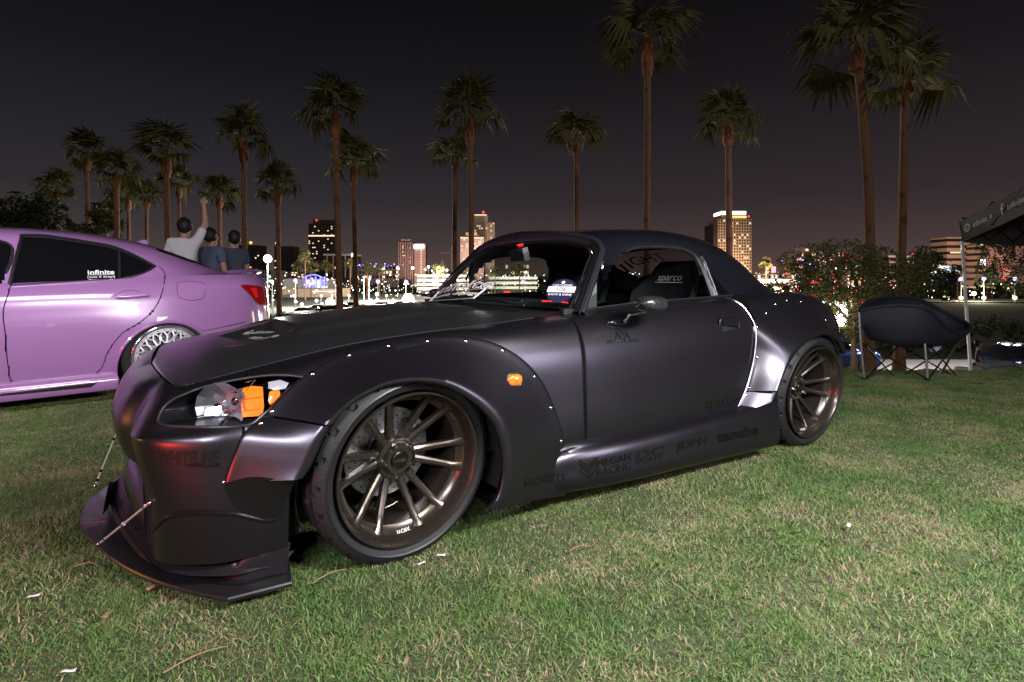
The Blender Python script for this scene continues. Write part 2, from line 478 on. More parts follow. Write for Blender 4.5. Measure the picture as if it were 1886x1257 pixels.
ARCHF = [(_cm[0] + (x - _cm[0]) * .955, _cm[1] + (y - _cm[1]) * .945) for x, y in [(489, 766), (520, 729), (560, 694), (600, 670), (643, 650), (715, 631), (787, 623), (858, 623), (915, 636), (962, 664), (996, 702), (1020, 750), (1036, 800), (1042, 845), (1045, 880), (1040, 912)]] + [(1030, 990), (520, 990), (560, 900), (505, 800)]
ARCHR = [(1384, 745), (1392, 700), (1398, 650), (1400, 606), (1412, 585), (1440, 570), (1475, 568), (1520, 620), (1600, 700), (1600, 860), (1380, 860)]
in_archf, in_archr = pxpoly(ARCHF), pxpoly(ARCHR)
def arch2(c): return in_arch(c) or (c[1] < -.70 and ((c[0] < 1.0 and in_archf(c)) or (c[0] > 1.7 and in_archr(c))))
def cutf(c): return in_head(c) or arch2(c) or (c[0] < .0 and c[2] < .462)
def cutb(c): return in_head(c) or in_arch(c) or in_mouth(c)

sBF = s_of_x(-.445); sD0 = s_of_x(.79); sD1 = s_of_x(1.905); sQ = s_of_x(2.86); T1 = body.T[-1]
def mk(name, VF, mat, parent=car, **k):
    return mobj(name, VF[0], VF[1], mat, parent, **k)
# bumper
v1, f1 = panel(body, 0, sBF - .0015, 0, T1, .008, lambda c: cutb(c) or (c[2] < .455 and c[0] > -.47), '')
v2, f2 = panel(body, s_of_x(-.53), s_of_x(-.322), body.T[3] - .01, T1, .009, None, 'r')
n1_ = len(v1); mk('front_bumper', both(v1 + v2, f1 + [tuple(i + n1_ for i in f) for f in f2]), M['paint'])
for sd in (0, 1):
    f = (lambda q: mirror(*q)) if sd else (lambda q: q)
    mk('front_fender', f(panel(body, sBF + .0015, sD0 - .0012, 0, T1, .010, cutf, 'lrt')), M['paint'])
    mk('quarter_panel', f(panel(body, sD1 + .002, sQ, 0, T1, .014, arch2, 'lt')), M['paint'])
    mk('rocker_panel', f(panel(body, sD0 + .0015, sD1, body.T[5] + .055, T1, .03)), M['paint'])
vf = panel(body, sQ, body.S[-1], 0, T1, .02)
mk('rear_bumper', both(*vf), M['paint'])
doors = []
for sd in (0, 1):
    f = (lambda q: mirror(*q)) if sd else (lambda q: q)
    doors.append(mk('door', f(panel(body, sD0 + .0012, sD1 - .002, 0, body.T[5] + .052, .012, None, 'lrtb')), M['paint']))
near_door = doors[0]
gV, gF = panel(body, 0, body.S[-1], 0, T1, .02)
bodyB = BVHTree.FromPolygons(gV, gF)
def hit(px, py, tree=None):
    d = Vector(ray(px, py)).normalized()
    h = (tree or bodyB).ray_cast(Vector((CAMX, CAMY, CAMZ)), d)
    return h[0]
# dark inner liner that closes the body shell behind gaps, arches and mouth
vf = panel(body, 0, body.S[-1], .02, T1, .04, lambda c: in_head(c) or (c[0] < -.6 and abs(c[1]) < .5), '', .055)
vf = (vf[0], [q for q in vf[1] if not in_arch([sum(vf[0][i][k] for i in q) / 4 for k in range(3)])])
mk('inner_liner', both(*vf), M['void'])
b = MB()
b.box((.05, 0, .36), (.85, 1.0, .5)); b.box((2.31, 0, .38), (.86, 1.1, .5)); b.box((1.15, 0, .17), (1.5, 1.5, .03)); b.box((-.52, 0, .3), (.2, 1.3, .3))
b.build('underbody', M['void'], car)
for ax, az, r in (AF, AR):
    for sd in (-1, 1):
        b = MB(); n = 28
        V = []; F = []
        for k in range(n + 1):
            th = math.pi * (-.12 + 1.24 * k / n)
            for y in (-.86, -.56):
                V.append((ax + (r + .025) * math.cos(th), y * -sd, az + (r + .025) * math.sin(th)))
        F = [(2 * k, 2 * k + 1, 2 * k + 3, 2 * k + 2) for k in range(n)]
        b.add(V, F).build('wheel_arch_liner', M['void'], car)

# ------------------------------------------------------------------ hood
HXF = [(0, -.661), (.25, -.650), (.50, -.630), (.62, -.610), (.70, -.585)]
def hood_xf(y):
    y = abs(y); return float(np.interp(y, [a for a, _ in HXF], [b for _, b in HXF]))
def hood_xb(y): return .53 + .16 * min(1, abs(y) / .68) ** 2
_A = body.ev(np.linspace(0, body.S[-1], 900), [0])[0]
_m = (_A[:, 0] > -.62) & (_A[:, 0] < 1.2) & (_A[:, 1] < -.60)
_Ax, _Ay, _Az = _A[_m][:, 0], _A[_m][:, 1], _A[_m][:, 2]
def sst(a, b, x):
    t = np.clip((x - a) / (b - a), 0, 1); return t * t * (3 - 2 * t)
ZC = ([-.665, -.60, -.45, -.25, 0, .3, .55, .95], [.590, .611, .655, .703, .739, .768, .786, .80])
def hood_z(x, y, feat=True):
    ye = -np.interp(x, _Ax, _Ay); ze = np.interp(x, _Ax, _Az); zc = np.interp(x, *ZC)
    q = min(1.0, abs(y) / ye)
    z = ze + (zc - ze) * (1 - q ** 2.4) - .004 * 0
    if feat:
        w = sst(.40, .30, abs(y))
        z += .016 * w * sst(-.22, -.16, x) * (1 - .25 * sst(.3, .6, x))
        z -= .020 * sst(.26, .17, abs(y)) * sst(-.43, -.33, x) * sst(-.17, -.21, x)
    return z
nx, ny = 110, 120
V = []; F = []
for i in range(nx):
    u = i / (nx - 1)
    for j in range(ny):
        v = -1 + 2 * j / (ny - 1)
        # corner rounding at the front edge
        y0 = v * .664
        xf = hood_xf(y0) + .055 * max(0, (abs(v) - .90) / .10) ** 2
        x = xf + (hood_xb(y0) - xf) * u
        ye = -float(np.interp(x, _Ax, _Ay)) - .004
        y = v * ye
        V.append((x, y, float(hood_z(x, y))))
for i in range(nx - 1):
    for j in range(ny - 1):
        F.append((i * ny + j, (i + 1) * ny + j, (i + 1) * ny + j + 1, i * ny + j + 1))
# folded edges
def fold(idx, d):
    base = len(V)
    for k in idx: V.append((V[k][0] + d[0], V[k][1] + (d[1] if V[k][1] < 0 else -d[1]), V[k][2] + d[2]))
    for k in range(len(idx) - 1): F.append((idx[k], idx[k + 1], base + k + 1, base + k))
fold([j for j in range(ny)], (.004, 0, -.02)); fold([i * ny for i in range(nx)], (0, .004, -.02)); fold([i * ny + ny - 1 for i in range(nx)], (0, .004, -.02)); fold([(nx - 1) * ny + j for j in range(ny)], (-.003, 0, -.02))
hood = mobj('hood', V, F, M['carbon'], car)
hoodB = BVHTree.FromPolygons(V, F)
# bright metal bead added to draw the highlight along the hood shut line
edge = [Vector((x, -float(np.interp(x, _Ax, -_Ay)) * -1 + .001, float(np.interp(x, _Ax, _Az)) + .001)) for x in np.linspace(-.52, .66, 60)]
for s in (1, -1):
    MB().tube([(p.x, p.y * s, p.z) for p in edge], .0028, 6).build('hood_highlight_bead', M['alu'] if s == 1 else M['paint'], car)
# louvre slot at the step of the hood bulge
b = MB()
for k in range(3):
    b.box((-.205 + .012 * k, 0, float(hood_z(-.19, 0)) - .022 + .004 * k), (.006, .34, .014))
b.build('hood_vent_louver', M['blk'], car)
# hood cowl and wipers
V = []; F = []
n1, n2 = 8, 30
for i in range(n1):
    for j in range(n2):
        y0 = (-1 + 2 * j / (n2 - 1)) * .70
        x = hood_xb(y0) + .01 + (1.02 - hood_xb(y0)) * i / (n1 - 1)
        V.append((x, y0, float(hood_z(x, y0, False)) - .012))
mobj('cowl', V, grid_faces(n1, n2), M['blk'], car)
for y0 in (-.52, .05):
    MB().tube([(.73, y0, .80), (.70, y0 + .2, .815), (.70, y0 + .48, .818)], .006, 6).tube([(.705, y0 - .02, .822), (.70, y0 + .25, .829), (.70, y0 + .5, .825)], .004, 6).build('wiper', M['blk'], car)

# ------------------------------------------------------------------ headlights
M['poslens'] = pmat('lamp_lens_glass', (.75, .76, .82), .18, .6, .8, coat=1)
def ring_pts(poly, tree, n, lift=.0):
    out = []
    for q in catmull([(x, y, 0) for x, y in poly], n, True):
        h = hit(q.x, q.y, tree)
        if h is not None: out.append(h)
    return out
hp = ring_pts(HEAD, bodyB, 70)
cen = sum(hp, Vector()) / len(hp)
for s in (1, -1):
    ms = lambda P: [(p[0], p[1] * s, p[2]) for p in P]
    hl = MB()
    # bowl
    back = [cen + (p - cen) * .80 + Vector((.055, .075, -.005)) for p in hp]
    n = len(hp)
    V = ms(hp) + ms(back) + ms([cen + Vector((.06, .085, 0))])
    F = [(k, (k + 1) % n, n + (k + 1) % n, n + k) for k in range(n)] + [(n + k, n + (k + 1) % n, 2 * n) for k in range(n)]
    head = hl.add(V, F).build('headlight', pmat('headlight_bowl', (.012, .012, .014), .15, .3) if s == 1 else bpy.data.materials['headlight_bowl'], car, True, 60)
    b = MB(); b.tube(ms(hp + hp[:1]), .0045, 8, cap=False).build('seal', M['trim'], head)
    V, F = panel(body, 0, s_of_x(-.1), 0, T1, .009, None, '', -.001, in_head)
    if s == -1: V, F = mirror(V, F)
    mobj('lens_cover', V, F, M['lens'], head)
    def hpt(px, py, inn):            # a place inside the lamp behind photo pixel
        h = hit(px, py); d = Vector(ray(px, py)).normalized(); q = h + d * inn
        return Vector((q.x, q.y * s, q.z))
    # reflector: fluted half bowl
    c0 = hpt(409, 750, .050); ax = Vector((-.62, -.78 * s, 0)).normalized()
    rt = ax.cross(Vector((0, 0, 1))).normalized(); up = Vector((0, 0, 1))
    V = []; F = []; nr, na = 6, 14
    for i in range(nr):
        rr = .068 * (i + .4) / (nr - 1) if i < nr - 1 else .074
        for k in range(na):
            th = 2 * math.pi * k / na
            dp = .050 * (rr / .078) ** 2 + .0015 * math.sin(k * 2 * math.pi / 5) * (rr / .078)
            V.append(c0 + ax * (dp - .035) + rt * math.cos(th) * rr * 1.05 + up * math.sin(th) * rr)
    F = [(i * na + k, i * na + (k + 1) % na, (i + 1) * na + (k + 1) % na, (i + 1) * na + k) for i in range(nr - 1) for k in range(na)]
    MB().add(V, F).build('reflector', M['refl'], head, False)
    MB().tube([c0 - ax * .03, c0 + ax * .02, c0 + ax * .024], [.014, .016, .002], 12).build('bulb_shield', M['chrome'], head)
    # projector tube beside the reflector
    c1 = hpt(437, 738, .045)
    b = MB(); b.tube([c1 - ax * .05, c1 + ax * .012, c1 + ax * .014, c1 + ax * .0], [.030, .034, .026, .022], 20); b.build('projector', M['proj'], head)
    MB().sphere(c1 - ax * .002, .020, 16, 8).build('projector_lens', M['plens'], head)
    # amber indicator block, side lens
    for pts, nm, mt, dd in (([(447, 716), (461, 711), (484, 713), (486, 748), (484, 766), (446, 769), (444, 745)], 'indicator_lens', M['amber'], .028),
                            ([(496, 722), (512, 716), (516, 724), (514, 735), (497, 746), (494, 738)], 'side_lens', M['amber'], .02),
                            ([(494, 704), (516, 700), (532, 706), (526, 716), (510, 719), (494, 716)], 'position_lens', M['poslens'], .02)):
        P0 = [hpt(x, y, dd * .6) for x, y in pts]; P1 = [hpt(x, y, dd + .03) for x, y in pts]
        k = len(pts); c = sum(P0, Vector()) / k; pc = c + ax * .004
        MB().add(P0 + P1 + [pc], [(i, (i + 1) % k, k + (i + 1) % k, k + i) for i in range(k)] + [(i, (i + 1) % k, 2 * k) for i in range(k)] + [tuple(range(k, 2 * k))]).build(nm, mt, head, True, 25)
    b = MB()
    for y in (735, 757): b.tube([hpt(449, y, .012), hpt(482, y - 4, .012)], .0012, 4)
    b.build('indicator_rib', M['amber'], head)
    b = MB(); b.tube([hpt(452, 705, .01), hpt(470, 700, .008), hpt(440, 735, .02)], .002, 5); b.tube([hpt(300, 782, .01), hpt(360, 768, .015), hpt(395, 762, .02)], .0022, 5); b.build('bezel_rib', M['chrome'], head)

# ------------------------------------------------------------------ over fenders
def flare(name, inner, outer, n=70, rows=12, bulge=.012, lip=.035, yin=-.965, power=2.2, thick=.008, s=1, parent=car, mat=None):
    """inner, outer: photo traced curves; inner lies on the plane y=yin, outer lies on the body"""
    I = catmull([at(x, y, y=(yin if not callable(yin) else yin(x, y))) for x, y in inner], n)
    O = []
    for x, y in outer:
        h = hit(x, y); O.append(h if h is not None else at(x, y, y=-.86))
    O = catmull(O, n)
    V = []; F = []
    cx = sum((p.x for p in I), 0) / n
    for k in range(n):
        o, i = O[k], I[k]
        row = [(o.x, o.y + .012, o.z), (o.x, o.y - thick * .6, o.z), (o.x + (i.x - o.x) * .02, o.y - thick, o.z + (i.z - o.z) * .02)]
        for r in range(1, rows + 1):
            v = r / rows
            w_ = min(1.0, v / .90); g = w_ ** power * .80 + .20 * w_
            yy = o.y - thick + (i.y - (o.y - thick)) * g - bulge * math.sin(math.pi * w_) * (1 if o.y > i.y else 0)
            row.append((o.x + (i.x - o.x) * v, yy, o.z + (i.z - o.z) * v))
        c = Vector((i.x - o.x, 0, i.z - o.z)).normalized()
        row.append((i.x + c.x * .004, i.y + .004, i.z + c.z * .004))
        row.append((i.x + c.x * .005, i.y + .012, i.z + c.z * .005))
        row.append((i.x - c.x * .01, i.y + lip, i.z - c.z * .01))
        V += row; m = len(row)
    for k in range(n - 1):
        for j in range(m - 1):
            F.append((k * m + j, k * m + j + 1, (k + 1) * m + j + 1, (k + 1) * m + j))
    for k in (0, n - 1):          # closed end caps folding inwards
        base = len(V)
        for j in range(m): V.append((V[k * m + j][0], V[k * m + j][1] + .02, V[k * m + j][2]))
        for j in range(m - 1): F.append((k * m + j, k * m + j + 1, base + j + 1, base + j))
    if s == -1: V, F = mirror(V, F)
    return mobj(name, V, F, mat or M['paint'], parent, True, None, 50), (V, F)
FF_in = [(609, 783), (630, 760), (654, 739), (684, 722), (711, 710), (748, 703), (787, 703), (825, 711), (860, 730), (889, 753), (913, 783), (924, 814), (929, 850), (928, 886), (918, 918), (903, 938)]
FF_out = [(487, 764), (520, 727), (560, 692), (600, 668), (643, 648), (715, 629), (787, 621), (858, 621), (915, 634), (962, 662), (996, 700), (1020, 750), (1036, 800), (1042, 845), (1045, 880), (1040, 912)]
FL_in = [(607, 786), (598, 800), (589, 820), (578, 845), (566, 868), (556, 882)]
FL_out = [(486, 768), (466, 782), (447, 800), (434, 830), (421, 862), (413, 889)]
RR_in = [(1433, 719), (1443, 693), (1458, 663), (1478, 638), (1504, 620), (1524, 616), (1544, 627), (1558, 651)]
RR_out = [(1372, 720), (1384, 680), (1390, 640), (1386, 602), (1400, 570), (1440, 546), (1485, 548), (1528, 600)]
RL_in = [(1432, 722), (1428, 730), (1424, 738)]
RL_out = [(1371, 722), (1361, 744), (1348, 768)]
flB = []
for s in (1, -1):
    o, q = flare('front_overfender', FF_in, FF_out, 90, 22, .004, s=s, power=1.6); flB.append(q) if s == 1 else 0
    o, q = flare('front_lower_flare', FL_in, FL_out, 24, 20, .004, s=s, yin=-.955, power=1.3); flB.append(q) if s == 1 else 0
    o, q = flare('rear_overfender', RR_in, RR_out, 80, 22, .018, s=s, yin=-.985, power=1.7); flB.append(q) if s == 1 else 0
    o, q = flare('rear_lower_flare', RL_in, RL_out, 12, 10, .004, s=s, yin=-.96, power=1.5); flB.append(q) if s == 1 else 0
# front quarter patch of the rear flare up to the belt line, edge highlight drawn by an added metal bead
RQ = [(1334, 549), (1350, 554), (1364, 563), (1375, 576), (1384, 591), (1389, 604), (1390, 625), (1388, 647), (1384, 672), (1379, 693), (1369, 724), (1358, 748), (1348, 768)]
e = [hit(x, y) for x, y in RQ]; e = catmull([p + Vector((0, -.008, .001)) for p in e], 60)
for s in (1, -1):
    MB().tube([(p.x, p.y * s, p.z) for p in e], .0042, 8, flat=1.6).build('flare_highlight_bead', M['alu'] if s == 1 else M['paint'], car)
allV = list(gV); allF = list(gF)
for V, F in flB:
    n = len(allV); allV += V; allF += [tuple(i + n for i in f) for f in F]
skinB = BVHTree.FromPolygons(allV, allF)
# rivets
rv_pts = [(575, 688), (643, 654), (715, 636), (787, 628), (858, 628), (926, 646), (984, 694), (1015, 752), (1034, 813), (500, 757), (480, 779), (413, 889), (1050, 876),
          (1411, 577), (1428, 560), (1449, 553), (1475, 555), (1394, 602), (1394, 659), (1380, 714), (1375, 728), (1520, 590)]
rv = MB().lathe([(0, .004), (.004, .004), (.0066, .0018), (.0078, 0), (.0078, -.004)], 12, 'z')
rivet_mesh = None
for x, y in rv_pts:
    d = Vector(ray(x, y)).normalized()
    h = skinB.ray_cast(Vector((CAMX, CAMY, CAMZ)), d)
    if h[0] is None: continue
    nrm = h[1] if h[1].dot(d) < 0 else -h[1]
    for s in (1, -1):
        if rivet_mesh is None:
            o = rv.build('rivet', M['chrome'], car, True, 60); rivet_mesh = o.data
        else:
            o = bpy.data.objects.new('rivet', rivet_mesh); link(o, car)
        o.location = (h[0].x, h[0].y * s, h[0].z)
        n2 = Vector((nrm.x, nrm.y * s, nrm.z))
        o.rotation_euler = n2.to_track_quat('Z', 'Y').to_euler()

# ------------------------------------------------------------------ side skirts
SKX = [.56, .66, .85, 1.15, 1.45, 1.70, 1.90, 1.985]
sk_rows = []
for x in SKX:
    u = (x - .56) / 1.425
    zt = np.interp(x, [.56, .68, 1.15, 1.68, 1.985], [.225, .262, .272, .290, .315])
    zb = np.interp(x, [.56, .70, 1.24, 1.985], [.118, .100, .093, .085])
    w = np.interp(x, [.56, .66, .78, 1.0, 1.985], [-.045, -.018, .002, .02, .035])
    sk_rows.append([(x, -.866, zt + .014), (x, -.876, zt + .004), (x, -.888 - w, zt - .014), (x, -.897 - w, zt - .022), (x, -.902 - w, zt - .034), (x, -.908 - w, (zt + zb) / 2), (x, -.908 - w, zb + .02), (x, -.898 - w, zb), (x, -.80, zb + .004)])
sk = Surf([[r[k] for r in sk_rows] for k in range(len(sk_rows[0]))])
Vs, Fs = panel(sk, 0, sk.S[-1], 0, sk.T[-1], .012, None, 'r', 0, None, .0)
ns = max(2, int(sk.S[-1] / .012)); ntt = max(2, int(sk.T[-1] / .012))
endr = [j * ns + ns - 1 for j in range(ntt)]
Fs = Fs + [tuple(endr)]
for s in (1, -1):
    v, f = (Vs, Fs) if s == 1 else mirror(Vs, Fs)
    mobj('side_skirt', v, f, M['paint'], car, True, None, 40)
n = len(allV); allV += Vs; allF += [tuple(i + n for i in f) for f in Fs if len(f) == 4]
skinB = BVHTree.FromPolygons(allV, allF)

# ------------------------------------------------------------------ front lip, canard lip and splitter
def sym(P): return [Vector(p) for p in P] + [Vector((p[0], -p[1], p[2])) for p in P[::-1] if abs(p[1]) > 1e-4]
_e = at(420, 1105, z=.045)
_cv = [_e, at(330, 1085, z=.045), at(260, 1060, z=.045), at(205, 1028, z=.046), at(175, 1000, z=.047), Vector((-.862, -.17, .05)), Vector((-.876, 0, .05))]
_cv = catmull([tuple(p) for p in _cv] + [(p.x, -p.y, p.z) for p in _cv[-2::-1]], 70)
_f = at(537, 1075, z=.045)
so = [_f] + _cv + [Vector((_f.x, -_f.y, _f.z))]
V = []; F = []
n = len(so)
for p in so: V.append((p.x, p.y, p.z + .006)); 
for p in so: V.append((p.x, p.y, p.z - .008))
for p in so: V.append((max(-.60, p.x + .30) if abs(p.y) > 1.2 else -.30, p.y * .80, .058))
for k in range(n - 1): F += [(k, k + 1, n + k + 1, n + k), (k, 2 * n + k, 2 * n + k + 1, k + 1), (n + k, n + k + 1, 2 * n + k + 1, 2 * n + k)]
F += [(0, n, 2 * n), (n - 1, 3 * n - 1, 2 * n - 1)]
splitter = mobj('splitter', V, F, M['carbon2'], car, True, None, 30)
MB().tube([(p.x, p.y, p.z + .002) for p in so], .0055, 6).build('splitter_edge', M['trim'], car)
# wavy second lip riding on the splitter, with a raised end blade
LT = [(534, 999), (497, 1006), (458, 1020), (432, 1040), (410, 1049), (369, 1044), (320, 1035), (282, 1025), (255, 1003), (238, 983), (222, 958), (207, 925), (200, 895)]
LBM = [(529, 1055), (492, 1062), (455, 1067), (428, 1068), (400, 1063), (358, 1053), (314, 1045), (277, 1036), (250, 1018), (233, 998), (217, 970), (204, 937), (198, 905)]
l_in = [(-.335, -.845, .085), (-.40, -.845, .085), (-.46, -.845, .085), (-.52, -.825, .088), (-.575, -.79, .09), (-.625, -.745, .095), (-.655, -.69, .10), (-.675, -.63, .105), (-.69, -.56, .115), (-.71, -.47, .125), (-.735, -.34, .14), (-.752, -.20, .15), (-.762, -.08, .16)]
bt = [at(x, y, z=.057 + .006 * max(0, k - 8)) for k, (x, y) in enumerate(LBM)]
tp_ = []
for k, (x, y) in enumerate(LT):
    Dk = (bt[k].x - CAMX) * VD[0] + (bt[k].y - CAMY) * VD[1]
    tp_.append(at(x, y, D=Dk + .004))
bt.append(Vector((-.80, 0, .105))); tp_.append(Vector((-.798, 0, .155))); l_in.append((-.765, 0, .165))
nL = 90
Lb = hermite(np.arange(14), np.array([tuple(p) for p in bt]), np.linspace(0, 13, nL)); Lt = hermite(np.arange(14), np.array([tuple(p) for p in tp_]), np.linspace(0, 13, nL)); Li = hermite(np.arange(14), np.array(l_in), np.linspace(0, 13, nL))
V = []; F = []
for k in range(nL):
    b0, t0, i0 = Vector(Lb[k]), Vector(Lt[k]), Vector(Li[k])
    inw = Vector((i0.x - t0.x, i0.y - t0.y, 0)); inw = inw.normalized() if inw.length > 1e-5 else Vector((0, 1, 0))
    zf = min(i0.z, t0.z) - .004
    mid = t0.lerp(i0, .45); mid.z = zf
    near = t0 + inw * .022; near.z = t0.z * .45 + zf * .55 if t0.z > zf + .03 else t0.z - .002
    row = [i0 + Vector((.03, .02, .02)), i0, mid, near, t0 + inw * .008 + Vector((0, 0, -.001)), t0 + inw * .002 + Vector((0, 0, .0015)), t0 - inw * .0015 - Vector((0, 0, .003)), t0.lerp(b0, .5), b0, b0 + inw * .03]
    V += [tuple(p) for p in row]; m = len(row)
F = [(k * m + j, k * m + j + 1, (k + 1) * m + j + 1, (k + 1) * m + j) for k in range(nL - 1) for j in range(m - 1)]
vf = both(V, F)
mobj('front_lip', vf[0], vf[1], M['lip'], car, True, None, 50)
# mouth: dark cavity with two curved lips
b = MB(); b.box((-.56, 0, .27), (.06, 1.06, .30)); b.build('radiator', M['void'], car)
for zc, xo, nm, dz in ((.205, -.752, 'mouth_lip', .10),):
    V = []; F = []; n = 40
    for k in range(n):
        y = -.545 + 1.09 * k / (n - 1); q = abs(y) / .545
        x0 = xo + .075 * q ** 1.7; z0 = zc - .03 * q ** 2
        for j, th in enumerate(np.linspace(0, math.pi, 11)):
            V.append((x0 - .020 * math.sin(th) + .055 * (1 - j / 10) ** 2 + .01, y, z0 + dz / 2 * math.cos(th)))
    F = [(k * 11 + j, k * 11 + j + 1, (k + 1) * 11 + j + 1, (k + 1) * 11 + j) for k in range(n - 1) for j in range(10)]
    mobj(nm, V, F, M['paint'], car)
for s in (1, -1):      # inner cheeks of the mouth
    V = [(-.69, -.548 * s, .40), (-.683, -.548 * s, .13), (-.56, -.53 * s, .13), (-.56, -.52 * s, .42)]
    mobj('mouth_cheek', V, [(0, 1, 2, 3)], M['paint'], car, False)
# stay rods
for s in (1, -1):
    a = at(181, 1003, z=.062); c = hit(279, 925) + Vector((-.004, -.004, 0))
    a = Vector((a.x, a.y * s, a.z)); c = Vector((c.x, c.y * s, c.z))
    if s == -1: a = at(175, 895, z=.07); c = at(233, 832, x=-.75 + .01) if False else Vector((-.745, .52, .36))
    st = MB().tube([a, c], .0034, 8).build('splitter_rod', M['rod'], car)
    b = MB()
    for q in (.04, .14, .5, .9): b.tube([a.lerp(c, q), a.lerp(c, q + .03)], .0058, 6)
    b.sphere(a, .008); b.sphere(c, .007); b.build('rod_end', M['chrome'], st)
# recessed scoop line on lower cheek
sc = [hit(x, y) for x, y in [(283, 978), (292, 966), (308, 953), (330, 947), (370, 945), (410, 946), (440, 948), (470, 955), (500, 958), (512, 955)]]
sc = catmull([p + Vector((0, -.003, 0)) for p in sc if p], 40)
MB().tube(sc, .005, 6, flat=1.5).build('bumper_recess_edge', M['paint'], car)
# bumper undercut blade below the flare (px 413,889 -> 545,880 -> 525,950)
bl = [[(413, 890), (450, 886), (500, 883), (545, 881)], [(422, 915), (455, 912), (500, 910), (536, 905)], [(437, 945), (465, 949), (500, 952), (517, 948)]]
ys = [[-.866, -.90, -.925, -.94], [-.866, -.885, -.90, -.905], [-.862, -.868, -.872, -.872]]
bs = Surf([[tuple(at(x, y, y=yy)) for (x, y), yy in zip(r, q)] for r, q in zip(bl, ys)])
Vb, Fb = panel(bs, 0, bs.S[-1], 0, bs.T[-1], .012, None, 'rt', 0, None, .05)
for s in (1, -1):
    v, f = (Vb, Fb) if s == 1 else mirror(Vb, Fb)
    mobj('bumper_blade', v, f, M['paint'], car, True, None, 50)

# ------------------------------------------------------------------ windscreen frame, glass, hardtop
FRN = [(.86, -.735, .768), (.945, -.695, .88), (1.03, -.650, .985), (1.085, -.612, 1.045), (1.10, -.565, 1.078), (1.095, -.48, 1.100), (1.075, -.3, 1.126), (1.06, 0, 1.140)]
fr = catmull([tuple(p) for p in sym(FRN)], 110)
b = MB(); V = []; F = []; n = len(fr); K = 12
ccen = Vector((.95, 0, .93))
for i, p in enumerate(fr):
    t = (fr[min(i + 1, n - 1)] - fr[max(i - 1, 0)]).normalized()
    out = Vector((0, p.y, p.z - .9)); out -= t * out.dot(t); out.normalize()
    nn = t.cross(out).normalized()
    for k in range(K):
        th = 2 * math.pi * k / K
        ca, sa = math.cos(th), math.sin(th)
        V.append(p + out * (.036 * np.sign(ca) * abs(ca) ** .7) + nn * (.017 * np.sign(sa) * abs(sa) ** .8))
F = [(i * K + k, i * K + (k + 1) % K, (i + 1) * K + (k + 1) % K, (i + 1) * K + k) for i in range(n - 1) for k in range(K)]
b.add(V, F).build('windscreen_frame', pmat('satin_dark_frame_paint', (.020, .020, .028), .32, .4), car, True, 60)
for off, rr in ((-.040, .0045), (.028, .003)):
    P = []
    for i, p in enumerate(fr):
        out = Vector((0, p.y, p.z - .9)).normalized()
        P.append(p + out * off + Vector((-.016, 0, .006)))
    MB().tube(P, rr, 6).build('frame_seal', M['trim'], car)
ng, mg = 30, 14
V = []
for i in range(mg):
    v = i / (mg - 1)
    for j in range(ng):
        w = -1 + 2 * j / (ng - 1)
        bb = Vector((.60 + .26 * w * w, w * .735, .782 - .012 * w * w)); tt = Vector((1.055 + .03 * w ** 2, w * .57, 1.125 - .055 * abs(w) ** 3))
        p = bb.lerp(tt, v); p.z += .015 * math.sin(math.pi * v); p.x -= .01 * math.sin(math.pi * v)
        V.append(p)
glassF = grid_faces(mg, ng)
mobj('windscreen_glass', V, glassF, M['glass'], car)
wsB = BVHTree.FromPolygons(V, glassF)

HX = [1.07, 1.25, 1.50, 1.75, 2.0, 2.25, 2.5, 2.72]
HR = [
    [(1.055, 0, 1.150), (1.25, 0, 1.178), (1.5, 0, 1.195), (1.75, 0, 1.193), (2.0, 0, 1.165), (2.25, 0, 1.098), (2.5, 0, .975), (2.74, 0, .842)],
    [(1.065, -.30, 1.142), (1.25, -.30, 1.170), (1.5, -.31, 1.188), (1.75, -.31, 1.185), (2.0, -.31, 1.155), (2.25, -.30, 1.086), (2.5, -.28, .965), (2.73, -.26, .840)],
    [(1.085, -.50, 1.112), (1.25, -.51, 1.145), (1.5, -.52, 1.160), (1.75, -.52, 1.155), (2.0, -.51, 1.120), (2.25, -.49, 1.045), (2.48, -.45, .940), (2.70, -.41, .838)],
    [(1.10, -.60, 1.060), (1.25, -.608, 1.092), (1.5, -.612, 1.105), (1.75, -.612, 1.095), (1.98, -.605, 1.050), (2.22, -.58, .975), (2.44, -.54, .895), (2.64, -.50, .836)],
    [(1.08, -.655, .960), (1.25, -.662, .965), (1.5, -.665, .97), (1.75, -.665, .965), (1.96, -.66, .935), (2.18, -.635, .885), (2.38, -.60, .855), (2.56, -.56, .834)],
    [(1.05, -.715, .815), (1.25, -.715, .815), (1.5, -.715, .818), (1.75, -.712, .82), (1.95, -.70, .824), (2.14, -.68, .828), (2.32, -.645, .83), (2.48, -.60, .832)],
]
ht = Surf(HR)
WIN = [(1085, 580), (1098, 552), (1120, 505), (1140, 470), (1150, 461), (1171, 456), (1205, 454), (1238, 456), (1262, 461), (1276, 471), (1287, 488), (1298, 514), (1306, 536), (1311, 552), (1311, 580)]
def in_win(c): return c[1] < -.45 and c[0] < 2.0 and inpoly(*pj(c), WIN)
RWN = [(2.12, .50), (2.12, .38), (2.10, 0), (2.12, -.38), (2.12, -.50)]
def in_rw(c): return 2.14 < c[0] < 2.56 - .10 * (abs(c[1]) / .5) ** 2 and abs(c[1]) < .53 - .25 * max(0, c[0] - 2.3) and c[2] > .86
V, F = panel(ht, 0, ht.S[-1], 0, ht.T[-1], .011, lambda c: in_win(c) or in_rw(c), 'lrb')
hardtop = mobj('hardtop', *both(V, F), M['top'], car)
V, F = panel(ht, 0, ht.S[-1], 0, ht.T[-1], .011, None, '', .002, in_rw)
mobj('rear_window', *both(V, F), M['glass_t'], hardtop)
